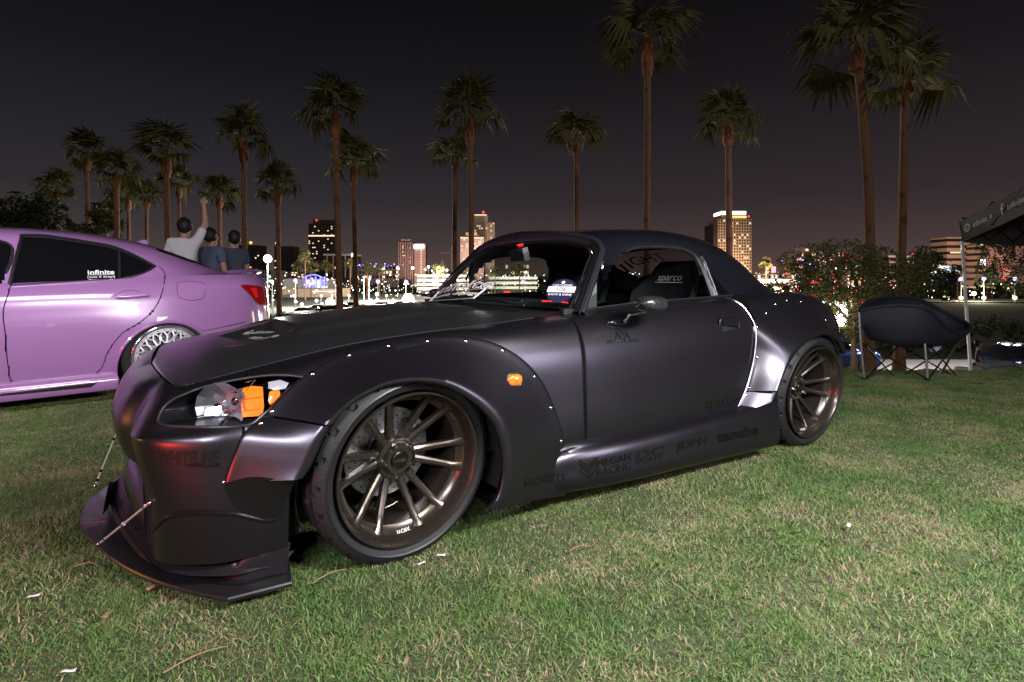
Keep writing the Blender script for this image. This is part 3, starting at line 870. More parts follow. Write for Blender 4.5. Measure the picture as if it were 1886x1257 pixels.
V, F = panel(ht, 0, ht.S[-1], 0, ht.T[-1], .03, lambda c: in_win(c) or in_rw(c), '', .025)
mobj('headliner', *both(V, F), M['fabric'], hardtop)
htB = BVHTree.FromPolygons(*panel(ht, 0, ht.S[-1], 0, ht.T[-1], .02))
wl_ = [at(x, y, y=yy) for x, y, yy in ((1146, 463, -.622), (1160, 457, -.612), (1185, 454, -.610), (1215, 454, -.612), (1240, 456, -.614), (1262, 461, -.620), (1277, 471, -.630), (1288, 489, -.648), (1298, 514, -.670), (1306, 536, -.690), (1310, 549, -.700))]
wl_ = catmull(wl_, 50)
for s in (1, -1):
    mm = lambda P: [(p[0], p[1] * s, p[2]) for p in P]
    MB().tube(mm([p + Vector((0, -.008, 0)) for p in wl_]), .013, 8).build('window_frame_trim', M['trim'], hardtop)
    MB().tube(mm([p + Vector((0, -.019, .006)) for p in wl_]), .0035, 6).build('drip_molding', M['paint'], hardtop)
    q = [htB.ray_cast(Vector((CAMX, CAMY, CAMZ)), Vector(ray(x, y)).normalized())[0] for x, y in ((1291, 472), (1298, 484), (1306, 505), (1314, 526), (1320, 545))]
    q = [p + Vector((0, -.004, 0)) for p in q if p is not None]
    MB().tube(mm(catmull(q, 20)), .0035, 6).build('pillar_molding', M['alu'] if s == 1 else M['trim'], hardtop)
    # side glass
    bot = [Vector((.93 + (1.93 - .93) * k / 24, -.722 + .01 * k / 24, .79 + .032 * k / 24)) for k in range(25)]
    top0 = catmull([(1.09, -.628, 1.02)] + [tuple(p) for p in wl_[:34]], 25)
    V = []
    for r in range(8):
        v = r / 7
        for k in range(25):
            p = bot[k].lerp(top0[k], v); p = p + Vector((0, -.012 * math.sin(math.pi * v) + .006, 0)); V.append((p.x, p.y * s, p.z))
    mobj('side_window', V, grid_faces(8, 25), M['glass_t'], car)
    t1 = [(.90, -.715, .785), (.985, -.712, .787), (1.005, -.69, .90)]
    MB().prism([(0, 0)], 0, 0) if False else None
    tV = [(x, y * s, z) for x, y, z in t1] + [(x, (y + .012) * s, z) for x, y, z in t1]
    mobj('quarter_trim', tV, [(0, 1, 2), (3, 5, 4), (0, 3, 4, 1), (1, 4, 5, 2), (2, 5, 3, 0)], M['vinylgrey'], car, False)
    MB().tube(mm([Vector((x, float(np.interp(x, _Ax, _Ay)) if x < 1.19 else -.722, .0)) + Vector((0, 0.003, float(np.interp(x, [.79, 1.2, 1.6, 1.93], [.770, .802, .815, .826])) + .004)) for x in np.linspace(.88, 1.92, 30)]), .006, 6).build('belt_seal', M['trim'], car)

# deck lid
V = []; n1, n2 = 30, 40
_m2 = (_A[:, 0] > 1.9) & (_A[:, 1] < -.001)
dx, dy, dz = _A[_m2][:, 0], _A[_m2][:, 1], _A[_m2][:, 2]
for i in range(n1):
    x = 1.95 + (3.075 - 1.95) * i / (n1 - 1)
    ye = -float(np.interp(x, dx, dy)) - .002; ze = float(np.interp(x, dx, dz))
    for j in range(n2):
        v = -1 + 2 * j / (n2 - 1); V.append((x, v * ye, ze + .022 * (1 - v * v) - .002))
mobj('deck_lid', V, grid_faces(n1, n2), M['paint'], car)

# ------------------------------------------------------------------ interior
b = MB(); b.box((1.35, 0, .40), (1.15, 1.38, .05)); b.box((2.0, 0, .60), (.25, 1.36, .42)); b.box((1.35, 0, .47), (1.1, .26, .22))
b.box((1.35, -.70, .55), (1.1, .03, .48)); b.box((1.35, .70, .55), (1.1, .03, .48)); b.build('cabin_tub', M['blk'], car)
V = []
for i in range(8):
    for j in range(24):
        w = -1 + 2 * j / 23; th = i / 7
        V.append((.80 + .10 * w * w + .24 * math.sin(th * 1.6), w * .68, .785 + .03 * math.sin(th * 2.4) - .22 * max(0, th - .6)))
mobj('dashboard', V, grid_faces(8, 24), M['fabric'], car)
def seat(y):
    st = MB()
    r = empty('seat'); r.parent = car; r.location = (1.55, y, .42)
    P = []
    prof = [(-.30, .06, .22), (-.1, .02, .23), (.1, .03, .22), (.20, .12, .20), (.26, .30, .21), (.30, .42, .22), (.335, .50, .17), (.36, .565, .135), (.375, .60, .10)]
    # bucket: rows along the profile, cross wings
    V = []; m = 13
    for k, (x, z, w) in enumerate(prof):
        for j in range(m):
            q = -1 + 2 * j / (m - 1)
            wing = .09 * abs(q) ** 4 if z < .45 else .04 * abs(q) ** 4
            if k < 3: V.append((x, q * w, z + wing))
            else: V.append((x - wing, q * w, z))
    n0 = len(V)
    V += [(x + (.05 if k >= 3 else 0), y2, z - (.05 if k < 3 else 0)) for k in range(len(prof)) for (x, y2, z) in V[k * m:(k + 1) * m]]
    F = grid_faces(len(prof), m) + [tuple(i + n0 for i in f[::-1]) for f in grid_faces(len(prof), m)]
    K = len(prof)
    bd = [j for j in range(m)] + [k * m + m - 1 for k in range(1, K)] + [(K - 1) * m + j for j in range(m - 2, -1, -1)] + [k * m for k in range(K - 2, 0, -1)]
    F += [(bd[i], bd[(i + 1) % len(bd)], n0 + bd[(i + 1) % len(bd)], n0 + bd[i]) for i in range(len(bd))]
    mobj('seat_shell', V, F, M['fabric'], r)
    tv, tf = text_mesh('sparco', .058, .1, width=1.15)
    V = [(.335 - .028 + (.47 - .40) * 0 + v[1] * .5, v[0] * -1, .505 + v[1]) for v in tv]
    V = [(x - .012, y2, z) for x, y2, z in V]
    mobj('seat_lettering', V, tf, M['white'], r, False)
    mobj('seat_underline', [(.28, -.10, .475), (.28, .10, .475), (.282, .10, .479), (.282, -.10, .479)], [(0, 1, 2, 3)], M['white'], r, False)
    for q in (-.06, .06):
        bb = MB(); bb.box((.335, q, .42), (.03, .035, .10)); bb.build('harness_slot', M['void'], r)
    return r
seat(-.36); seat(.34)
b = MB(); ring = [(1.12 + .04 * math.sin(a) * -1, -.36 + .17 * math.cos(a), .74 + .165 * math.sin(a)) for a in np.linspace(0, 2 * math.pi, 33)]
b.tube(ring, .014, 8, cap=False); b.tube([(1.12, -.52, .74), (1.13, -.36, .74), (1.12, -.20, .74)], .012, 6); b.tube([(1.13, -.36, .74), (1.0, -.36, .70)], .03, 8); b.build('steering_wheel', M['blk'], car)
b = MB(); b.box((.98, -.10, 1.045), (.03, .22, .065), (0, R(-12), R(-14))); b.tube([(.99, -.08, 1.06), (1.04, -.04, 1.12)], .010, 8); rm = b.build('rear_view_mirror', M['trim'], car)
mobj('mirror_light', [(1.0, -.10, 1.095), (1.0, -.045, 1.098), (1.01, -.05, 1.104), (1.01, -.10, 1.104)], [(0, 1, 2, 3)], M['redglow'], rm, False)
for q in ((1.35, .68, .86), (1.50, .68, .90)): pass

# red light trails reflected low in the windscreen, drawn as two glowing tubes
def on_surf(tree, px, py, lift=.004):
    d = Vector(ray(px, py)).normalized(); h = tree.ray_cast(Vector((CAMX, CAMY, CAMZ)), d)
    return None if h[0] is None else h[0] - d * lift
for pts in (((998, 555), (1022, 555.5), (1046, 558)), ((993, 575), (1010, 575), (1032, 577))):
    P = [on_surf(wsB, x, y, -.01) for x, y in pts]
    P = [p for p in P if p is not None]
    if len(P) > 1: MB().tube(P, .0024, 6).build('red_trail_reflection', M['redglow'], car)

# ------------------------------------------------------------------ lettering helper
def decal(name, txt, c, u, size, tree, mat, parent=car, italic=0, outline=0, width=1.0, lift=.0022, nrm=None, space=1.0, shape=None):
    """letters laid on a surface: c on the surface, u reading direction"""
    hitp = tree.find_nearest(Vector(c)); c = hitp[0]
    nr = Vector(nrm) if nrm is not None else hitp[1]
    view = Vector((CAMX, CAMY, CAMZ)) - c
    if nr.dot(view) < 0: nr = -nr
    nr.normalize()
    u = Vector(u); u = (u - nr * u.dot(nr)).normalized(); v = nr.cross(u).normalized()
    if shape is not None: tv, tf = shape
    else: tv, tf = text_mesh(txt, size, italic, outline, space=space, width=width)
    V = []
    for a, b2, cc in tv:
        q = c + u * a + v * b2
        h = tree.ray_cast(q + nr * .15, -nr, .4)
        p = h[0] if h[0] is not None else q
        V.append(p + nr * (lift + cc))
    return mobj(name, V, tf, mat, parent, False)
X = (1, 0, 0)
def sidedir(px0, py0, px1, py1, y=-.87): return at(px1, py1, y=y) - at(px0, py0, y=y)
chev = ([(-.05, .04, 0), (0, 0, 0), (.05, .04, 0), (.05, .005, 0), (0, -.035, 0), (-.05, .005, 0), (-.05, -.008, 0), (0, -.048, 0), (.05, -.008, 0), (.05, -.02, 0), (0, -.06, 0), (-.05, -.02, 0)], [(0, 1, 4, 5), (1, 2, 3, 4), (6, 7, 10, 11), (7, 8, 9, 10)])
def sk_hit(x, y):
    return skinB.ray_cast(Vector((CAMX, CAMY, CAMZ)), Vector(ray(x, y)).normalized())[0]
def span_decal(name, txt, p0, p1, hpx, tree, mat, outline=0, italic=0, offset=0, lift=.002, depth=None, hits=None):
    h0, h1 = hits if hits else [tree.ray_cast(Vector((CAMX, CAMY, CAMZ)), Vector(ray(*p)).normalized())[0] for p in (p0, p1)]
    c = (h0 + h1) / 2; W = (h1 - h0).length
    tv, tf = text_mesh(txt, 1.0, italic, outline, offset=offset)
    xs = [v[0] for v in tv]; ys = [v[1] for v in tv]
    D = (c - Vector((CAMX, CAMY, CAMZ))).dot(Vector((VD[0], VD[1], 0)))
    sx = W / (max(xs) - min(xs)); sy = hpx * D / FPX / (max(ys) - min(ys)); mx = (max(xs) + min(xs)) / 2; my = (max(ys) + min(ys)) / 2
    return decal(name, '', c, h1 - h0, 1, tree, mat, lift=lift, shape=([((x - mx) * sx, (y - my) * sy, 0) for x, y, z in tv], tf))
def SD(name, txt, p0, p1, h, mat='vinylblk', **k): return span_decal(name, txt, p0, p1, h, skinB, M[mat], lift=.003, **k)
SD('bumper_lettering', 'WHITELINE', (292, 842), (405, 843), 25, outline=.012)
SD('bumper_small_lettering', 'whiteline.com.au', (343, 857), (405, 857), 6)
SD('flare_lettering', 'R1CONCEPTS', (966, 890), (1040, 880), 14)
SD('skirt_lettering', 'MEGAN', (1100, 854), (1161, 841), 13)
SD('skirt_lettering', 'RACING', (1100, 870), (1161, 857), 13)
decal('skirt_emblem', '', sk_hit(1084, 864), sidedir(1070, 868, 1098, 862), 1, skinB, M['vinylblk'], shape=([(x * .8, y * .8 + .01, z) for x, y, z in chev[0]], chev[1]), lift=.003)
SD('skirt_lettering', 'DC', (1172, 840), (1222, 829), 16, outline=.012)
SD('skirt_lettering', 'SPORTS', (1168, 852), (1218, 842), 8, italic=.3)
SD('skirt_lettering', 'JDM+', (1243, 826), (1305, 812), 18, italic=.2)
SD('skirt_lettering', 'tanabe', (1320, 806), (1396, 791), 19, outline=.02)
span_decal('door_lettering', 'sparco', (1299, 750), (1358, 738), 17, bodyB, M['vinylblk'])
ul = ([(-.15, 0, 0), (.15, 0, 0), (.15, .006, 0), (-.15, .006, 0)], [(0, 1, 2, 3)])
decal('door_underline', '', hit(1330, 757), sidedir(1300, 763, 1358, 751), 1, bodyB, M['vinylblk'], shape=ul)
span_decal('door_emblem', 'APA', (1131, 617), (1159, 617), 15, bodyB, M['vinylblk'], offset=.02)
span_decal('door_small_lettering', 'APR PERFORMANCE', (1117, 630), (1176, 627), 6, bodyB, M['vinylblk'])
def ws_pt(x, y): return wsB.ray_cast(Vector((CAMX, CAMY, CAMZ)), Vector(ray(x, y)).normalized())[0]
def screen_decal(name, txt, px0, px1, size, mat, italic=0, outline=0, width=1.0, shape=None, lift=.003):
    a, b2 = ws_pt(*px0), ws_pt(*px1)
    c = (a + b2) / 2; u = b2 - a
    return decal(name, txt, c, u, size, wsB, mat, italic=italic, outline=outline, width=width, shape=shape, lift=lift)
span_decal('windscreen_lettering', 'infinite', (810, 538), (911, 525), 25, wsB, M['whiteglow'], 0, .0, .030, lift=.002)
span_decal('windscreen_lettering', 'infinite', (812.5, 537.7), (908.5, 525.3), 22, wsB, M['vinylblk'], 0, .0, -.022, lift=.004)
span_decal('windscreen_lettering', 'auto design', (803, 549.5), (884, 543), 10.5, wsB, M['whiteglow'], 0, .0, .022, lift=.002)
pl = []
for (x, y) in ((-.26, -.035), (.26, -.035), (.26, .035), (-.26, .035)): pl.append((x + y * .35, y, 0))
frm = MB().tube(pl + pl[:1], .003, 4, cap=False)
screen_decal('windscreen_lettering_border', '', (797, 549), (893, 543), 1, M['whiteglow'], shape=(frm.V, frm.F))
# round show badge 106
def disc(r, n=28, sx=1.0, z=0): return ([(math.cos(2 * math.pi * k / n) * r * sx, math.sin(2 * math.pi * k / n) * r, z) for k in range(n)], [tuple(range(n))])
badge = (1034, 536)
a, b2 = ws_pt(1008, 536), ws_pt(1060, 537)
def bd(name, txt, dv, size, mat, shape=None, lift=.003, width=1.0, outline=0):
    c = (a + b2) / 2; u = (b2 - a).normalized(); q = wsB.find_nearest(c); nr = q[1]
    if nr.dot(Vector((CAMX, CAMY, CAMZ)) - c) < 0: nr = -nr
    v = nr.cross(u).normalized()
    return decal(name, txt, c + v * dv, u, size, wsB, mat, shape=shape, lift=lift, nrm=nr, width=width, outline=outline)
bw = (b2 - a).length / 2
bd('show_badge', '', 0, 1, pmat('navy_badge', (.02, .02, .06), .4), disc(bw), .003)
bd('badge_band', '', .005, 1, M['whiteglow'], ([(-bw * .98, -bw * .22, 0), (bw * .98, -bw * .22, 0), (bw * .98, bw * .25, 0), (-bw * .98, bw * .25, 0)], [(0, 1, 2, 3)]), .0045)
bd('badge_number', '106', .005, bw * .48, M['vinylblk'], None, .006, 1.1)
bd('badge_lettering', 'STARTSUMMER', bw * .42, bw * .21, M['whiteglow'], None, .005)
bd('badge_lettering', 'SHOW & SHINE', -bw * .36, bw * .24, M['whiteglow'], None, .005)
bd('badge_emblem', '', bw * .68, 1, M['whiteglow'], disc(bw * .14, 6), .005)
# rear screen lettering seen through the cabin, reversed
tv, tf = text_mesh('NIGHT', .16)
V = []
for q in tv:
    p = Vector((2.25 + .12, .36 - q[0], 1.06 + q[1] * .55)); h = ht  # placed on the rear glass below
    hh = BVHTree.FromPolygons(*both(*panel(ht, 0, ht.S[-1], 0, ht.T[-1], .08))) if not V else hh
    r = hh.ray_cast(Vector((p.x - .12 + q[1] * -.9 + .08, p.y, 1.6)), Vector((0, 0, -1)))
    V.append((r[0] if r[0] is not None else p) + Vector((0, 0, .004)))
mobj('rear_window_lettering', V, tf, M['vinylblk'], hardtop, False)

# hood sticker
def hood_pt(x, y): return hoodB.ray_cast(Vector((CAMX, CAMY, CAMZ)), Vector(ray(x, y)).normalized())[0]
for (p0, p1, tx, sz) in (((458, 614), (500, 613), 'infinite', .075), ((462, 622), (512, 621), 'auto design', .06)):
    a0, b0 = hood_pt(*p0), hood_pt(*p1)
    if a0 is not None and b0 is not None:
        decal('hood_lettering', tx, (a0 + b0) / 2, b0 - a0, sz, hoodB, M['white'], nrm=(0, 0, 1), lift=.002, width=1.1)
# splitter sticker
for tx, p0, p1, sz, mt in (('APR', (158, 955), (180, 975), .05, M['vinylgrey']), ('/', (160, 968), (182, 962), .12, M['red'])):
    c = at((p0[0] + p1[0]) / 2, (p0[1] + p1[1]) / 2, z=.062)
    tv, tf = text_mesh(tx, sz)
    V = [(c.x + q[1] * .9 - .0, c.y - q[0], .066) for q in tv]
    mobj('splitter_lettering', V, tf, mt, car, False)

# ------------------------------------------------------------------ door mirror, handle, side marker, tail lamp
def dmirror(s):
    r = empty('door_mirror'); r.parent = car; r.location = (0, 0, 0)
    c = at(1199, 560, y=-.965); 
    V = []; n, m = 16, 13
    for i in range(m):
        u = -1 + 2 * i / (m - 1); w = (1 - abs(u) ** 3.2) ** .5
        for k in range(n):
            th = 2 * math.pi * k / n; ca, sa = math.cos(th), math.sin(th)
            yy = (.055 * np.sign(ca) * abs(ca) ** .8) * w; zz = (.034 * np.sign(sa) * abs(sa) ** .75) * max(w, .001)
            V.append((c.x + .098 * u - yy * .3, (c.y + yy + .04 * u) * s, c.z + zz - .006 * u))
    F = [(i * n + k, i * n + (k + 1) % n, (i + 1) * n + (k + 1) % n, (i + 1) * n + k) for i in range(m - 1) for k in range(n)]
    MB().add(V, F).build('mirror_shell', M['carbon'], r, True, 60)
    b0 = hit(1137, 594); b0 = Vector((b0.x, b0.y - .004, b0.z))
    q = [b0 + Vector((.03, 0, 0)), at(1152, 592, y=-.90), at(1160, 580, y=-.93), c + Vector((-.02, .01, -.03))]
    MB().tube([(p.x, p.y * s, p.z) for p in q], [.007, .007, .006, .006], 8).build('mirror_stalk', M['chrome'], r)
    bb = MB(); V = []; 
    for zz, k0 in ((0, 1.0), (-.014, .82), (-.018, .3)):
        for k in range(20):
            th = 2 * math.pi * k / 20; V.append((b0.x + .058 * k0 * math.cos(th), (b0.y + zz + .002) * s, b0.z + (.024 * k0 + .004 * math.cos(th)) * math.sin(th)))
    F = [(i * 20 + k, i * 20 + (k + 1) % 20, (i + 1) * 20 + (k + 1) % 20, (i + 1) * 20 + k) for i in range(2) for k in range(20)] + [tuple(range(40, 60))]
    bb.add(V, F); bb.build('mirror_base', M['paint'], r, True, 60)
    bb = MB()
    for dx in (-.03, .028): bb.sphere((b0.x + dx, (b0.y - .017) * s, b0.z), .0055, 8, 6)
    bb.build('mirror_screw', M['chrome'], r)
dmirror(1); dmirror(-1)
for s in (1, -1):
    c = hit(1342, 599)
    hd = MB()
    ring = [Vector((c.x + .075 * np.sign(math.cos(a)) * abs(math.cos(a)) ** .6, (c.y - .004) * s, c.z + .041 * np.sign(math.sin(a)) * abs(math.sin(a)) ** .6)) for a in np.linspace(0, 2 * math.pi, 37)]
    hd.tube(ring, .0035, 6, cap=False)
    n0 = 36
    hd.add([(p.x, (c.y - .0045) * s, p.z) for p in ring[:36]] + [(c.x, (c.y - .003) * s, c.z)], [(k, (k + 1) % 36, 36) for k in range(36)])
    h0 = hd.build('door_handle', M['paint'], doors[0 if s == 1 else 1])
    MB().add([(c.x - .06, (c.y - .0065) * s, c.z - .004), (c.x + .05, (c.y - .0065) * s, c.z + .002), (c.x + .058, (c.y - .0065) * s, c.z - .026), (c.x - .058, (c.y - .0065) * s, c.z - .028)], [(0, 1, 2, 3)]).build('handle_recess', M['void'], h0)
    MB().tube([(c.x - .055, (c.y - .010) * s, c.z + .008), (c.x + .01, (c.y - .016) * s, c.z + .004), (c.x + .055, (c.y - .012) * s, c.z - .006)], .009, 8, flat=.8).build('handle_grip', M['paint'], h0)
    c = sk_hit(947, 700)
    V = []; 
    for zz, k0 in ((0, 1.0), (-.010, .94), (-.014, .7), (-.015, .1)):
        for k in range(24):
            th = 2 * math.pi * k / 24; ca, sa = math.cos(th), math.sin(th)
            V.append((c.x + .031 * k0 * np.sign(ca) * abs(ca) ** .7, (c.y + zz) * s, c.z + .021 * k0 * np.sign(sa) * abs(sa) ** .7))
    F = [(i * 24 + k, i * 24 + (k + 1) % 24, (i + 1) * 24 + (k + 1) % 24, (i + 1) * 24 + k) for i in range(3) for k in range(24)]
    sm = MB().add(V, F).build('side_marker', M['amber'], car, True, 60)
    MB().tube([(c.x + .034 * np.sign(math.cos(a)) * abs(math.cos(a)) ** .7, (c.y - .002) * s, c.z + .024 * np.sign(math.sin(a)) * abs(math.sin(a)) ** .7) for a in np.linspace(0, 2 * math.pi, 33)], .003, 6, cap=False).build('marker_bezel', M['trim'], sm)
    V, F = panel(body, s_of_x(2.80), body.S[-2], body.tx(1.15), body.tx(2.3), .02, None, '', -.006)
    if s == -1: V, F = mirror(V, F)
    mobj('tail_light', V, F, pmat('tail_lamp_lens', (.35, .02, .02), .1, coat=1) if s == 1 else bpy.data.materials['tail_lamp_lens'], car)

# ------------------------------------------------------------------ wheels
TR = .318; RW = .250
def tread_tyre(width=.265, r=TR, rim=.245, side=.032):
    na = 240
    w = width / 2
    prof = [(rim - .012, -w + .055), (rim + .002, -w + .028), (rim + .012, -w + .010), (rim + .035, -w - .002), (r - .022, -w + .004), (r - .010, -w + .016)]
    nt_ = 27
    for k in range(nt_):
        y = -w + .022 + (width - .044) * k / (nt_ - 1)
        q = y / w
        prof.append((r - .006 * abs(q) ** 3, y))
    m0 = 6
    prof += [(r - .010, w - .016), (r - .022, w - .004), (rim + .02, w + .0), (rim - .01, w - .03)]
    V = []; m = len(prof)
    for a in range(na):
        th = 2 * math.pi * a / na
        for i, (rr, y) in enumerate(prof):
            if m0 - 1 <= i < m0 + nt_ + 1:
                q = y / w
                g = 0
                if min(abs(y - c0) for c0 in (-.075, -.028, .028, .075)) < .0062: g = 1
                ph = (a * 22 / na + (1.0 * (abs(q) - .5) ** 2 * 4 if abs(q) > .2 else 0) + (0 if q > 0 else .45)) % 1
                if ph < .13 and abs(q) > .22: g = 1
                rr -= .011 * g
            V.append((math.cos(th) * rr, y, math.sin(th) * rr))
    F = [(a * m + i, a * m + i + 1, ((a + 1) % na) * m + i + 1, ((a + 1) % na) * m + i) for a in range(na) for i in range(m - 1)]
    return V, F
def make_wheel(parent):
    w = empty('wheel'); w.parent = parent
    V, F = tread_tyre()
    ty = mobj('tyre', V, F, M['tyre'], w, True, None, 32)
    yo = -.1325
    for th0, tx in ((R(-90), 'TOYO TIRES'), (R(90), 'PROXES')):      # raised sidewall lettering
        tv, tf = text_mesh(tx, .022, space=1.3)
        V = []
        for a, b2, c in tv:
            rr = .293 + b2; th = th0 + a / .285 * (1 if True else -1)
            V.append((rr * math.cos(th), yo - .0035, rr * math.sin(th)))
        mobj('tyre_lettering', V, tf, M['trim'], ty, False)
    MB().lathe([(RW + .027, yo - .001), (RW + .031, yo - .0035), (RW + .035, yo - .001)], 72).build('tyre_bead_ring', M['trim'], ty)
    prof = [(.236, .10), (.226, .09), (.205, .05), (.203, -.03), (.206, -.062), (.222, -.078), (.226, -.100), (.232, -.108), (.236, -.118), (.244, -.124), (.2505, -.132), (.2515, -.140), (.248, -.143), (.243, -.139), (.240, -.128)]
    prof = [(.236, .10), (.226, .09), (.207, .05), (.205, -.02), (.208, -.066), (.222, -.074), (.229, -.088), (.2325, -.094), (.234, -.108), (.237, -.118), (.240, -.130), (.2455, -.1395), (.2510, -.140), (.2520, -.134), (.250, -.125)]
    rim = MB().lathe(prof, 96).build('rim', M['bronze'], w, True, 40)
    # hub
    hub = MB().lathe([(0, -.030), (.030, -.030), (.032, -.046), (.046, -.047), (.050, -.040), (.052, -.028), (.060, -.026), (.064, -.032), (.068, -.031), (.071, -.022), (.074, .0), (.074, .02), (0, .02)], 60).build('hub', M['bronze'], w, True, 40)
    MB().lathe([(0, -.052), (.026, -.052), (.030, -.049), (.031, -.042), (.031, -.03)], 40).build('centre_cap', M['vinylblk'], hub)
    tv, tf = text_mesh('WORK', .014)
    mobj('cap_lettering', [(v[0], -.0525, v[1]) for v in tv], tf, M['alu'], hub, False)
    lug = None
    for k in range(5):
        a = R(90 + 72 * k + 20)
        if lug is None:
            lug = MB().lathe([(0, -.040), (.006, -.040), (.008, -.036), (.0085, -.010), (.011, -.008)], 6).build('lug_nut', M['chrome'], hub, False)
            l = lug
        else:
            l = lug.copy(); link(l, hub)
        l.location = (.055 * math.cos(a), -.018, .055 * math.sin(a))
    # twelve spokes in six pairs, forked at the rim
    sb = MB()
    P = [(.058, -.018, .015, .034), (.085, -.023, .0128, .030), (.13, -.038, .0110, .026), (.175, -.057, .0105, .022), (.212, -.076, .0120, .020), (.224, -.083, .015, .018), (.233, -.088, .023, .016)]
    V = []
    for x, y, hw, dp in P:
        V += [(x, y, -hw), (x, y - .0045, -hw * .45), (x, y - .0045, hw * .45), (x, y, hw), (x, y + dp, hw * .9), (x, y + dp, -hw * .9)]
    F = []
    for i in range(len(P) - 1):
        for k in range(6):
            F.append((i * 6 + k, i * 6 + (k + 1) % 6, (i + 1) * 6 + (k + 1) % 6, (i + 1) * 6 + k))
    F.append(tuple(range(6))); F.append(tuple((len(P) - 1) * 6 + k for k in range(6)))
    sp0 = sb.add(V, F).build('spoke', M['bronze'], w, True, 30)
    for k in range(12):
        a = R(30 * k + (3.5 if k % 2 else -3.5) + 18)
        s_ = sp0 if k == 0 else sp0.copy()
        if k: link(s_, w)
        s_.rotation_euler = (0, a, 0)
    tv, tf = text_mesh('WORK', .016, .2)
    V = [((.2235 + v[1] * .8) * math.cos(R(-90) + v[0] / .225), -.0895 - v[1] * .9, (.2235 + v[1] * .8) * math.sin(R(-90) + v[0] / .225)) for v in tv]
    mobj('rim_lettering', V, tf, M['white'], rim, False)
    MB().tube([(.205 + .03, -.112, .09), (.205 + .025, -.125, .09)], .0045, 8).build('air_valve', M['chrome'], rim)
    dk = MB().lathe([(.07, .055), (.078, .045), (.155, .045), (.157, .060), (.157, .064), (.078, .072)], 60).build('brake_disc', M['disc'], w, True, 30)
    b = MB()
    for k in range(40):
        a = 2 * math.pi * k / 40
        for q in range(2):
            rr = .105 + .022 * q + .012 * (k % 2); b.box((rr * math.cos(a + q * .06), .0445, rr * math.sin(a + q * .06)), (.005, .002, .005))
    b.build('disc_holes', M['void'], dk, False)
    b = MB().lathe([(.04, .03), (.078, .034), (.08, .05)], 40); b.build('disc_bell', M['alu'], dk)
    return w
w0 = make_wheel(car)
cal = MB(); 
V = []; n = 14
for k in range(n):
    a = R(20 + 62 * k / (n - 1))
    for rr, y in ((.10, .03), (.168, .03), (.168, .085), (.10, .085)): V.append((-rr * math.cos(a), y, rr * math.sin(a)))
F = [(k * 4 + j, k * 4 + (j + 1) % 4, (k + 1) * 4 + (j + 1) % 4, (k + 1) * 4 + j) for k in range(n - 1) for j in range(4)] + [(0, 1, 2, 3), ((n - 1) * 4, (n - 1) * 4 + 1, (n - 1) * 4 + 2, (n - 1) * 4 + 3)]
def caliper(loc, s):
    v = [(x, y * s, z) for x, y, z in V]
    o = MB().add(v, F).build('brake_caliper', M['blk'], car, True, 30); o.location = loc
def place_wheel(w, x, y, steer, camber, s, roll):
    w.rotation_euler = (R(camber) * s, 0, R(steer) + (math.pi if s == -1 else 0))
    w.rotation_mode = 'XYZ'
    w.location = (x, y, .317)
    for ch in w.children: pass
YF, YR = -.765, -.775
place_wheel(w0, .028, YF, 6, 5, 1, 0)
w1 = copy_tree(w0, car); place_wheel(w1, 2.375, YR, 0, 7, 1, 0)
w2 = copy_tree(w0, car); place_wheel(w2, 0, -YF, 6, 5, -1, 0); w2.rotation_euler = (R(-5), 0, R(186))
w3 = copy_tree(w0, car); place_wheel(w3, 2.375, -YR, 0, 7, -1, 0); w3.rotation_euler = (R(-7), 0, math.pi)
caliper((0, YF, .314), 1); caliper((2.375, YR, .314), 1)
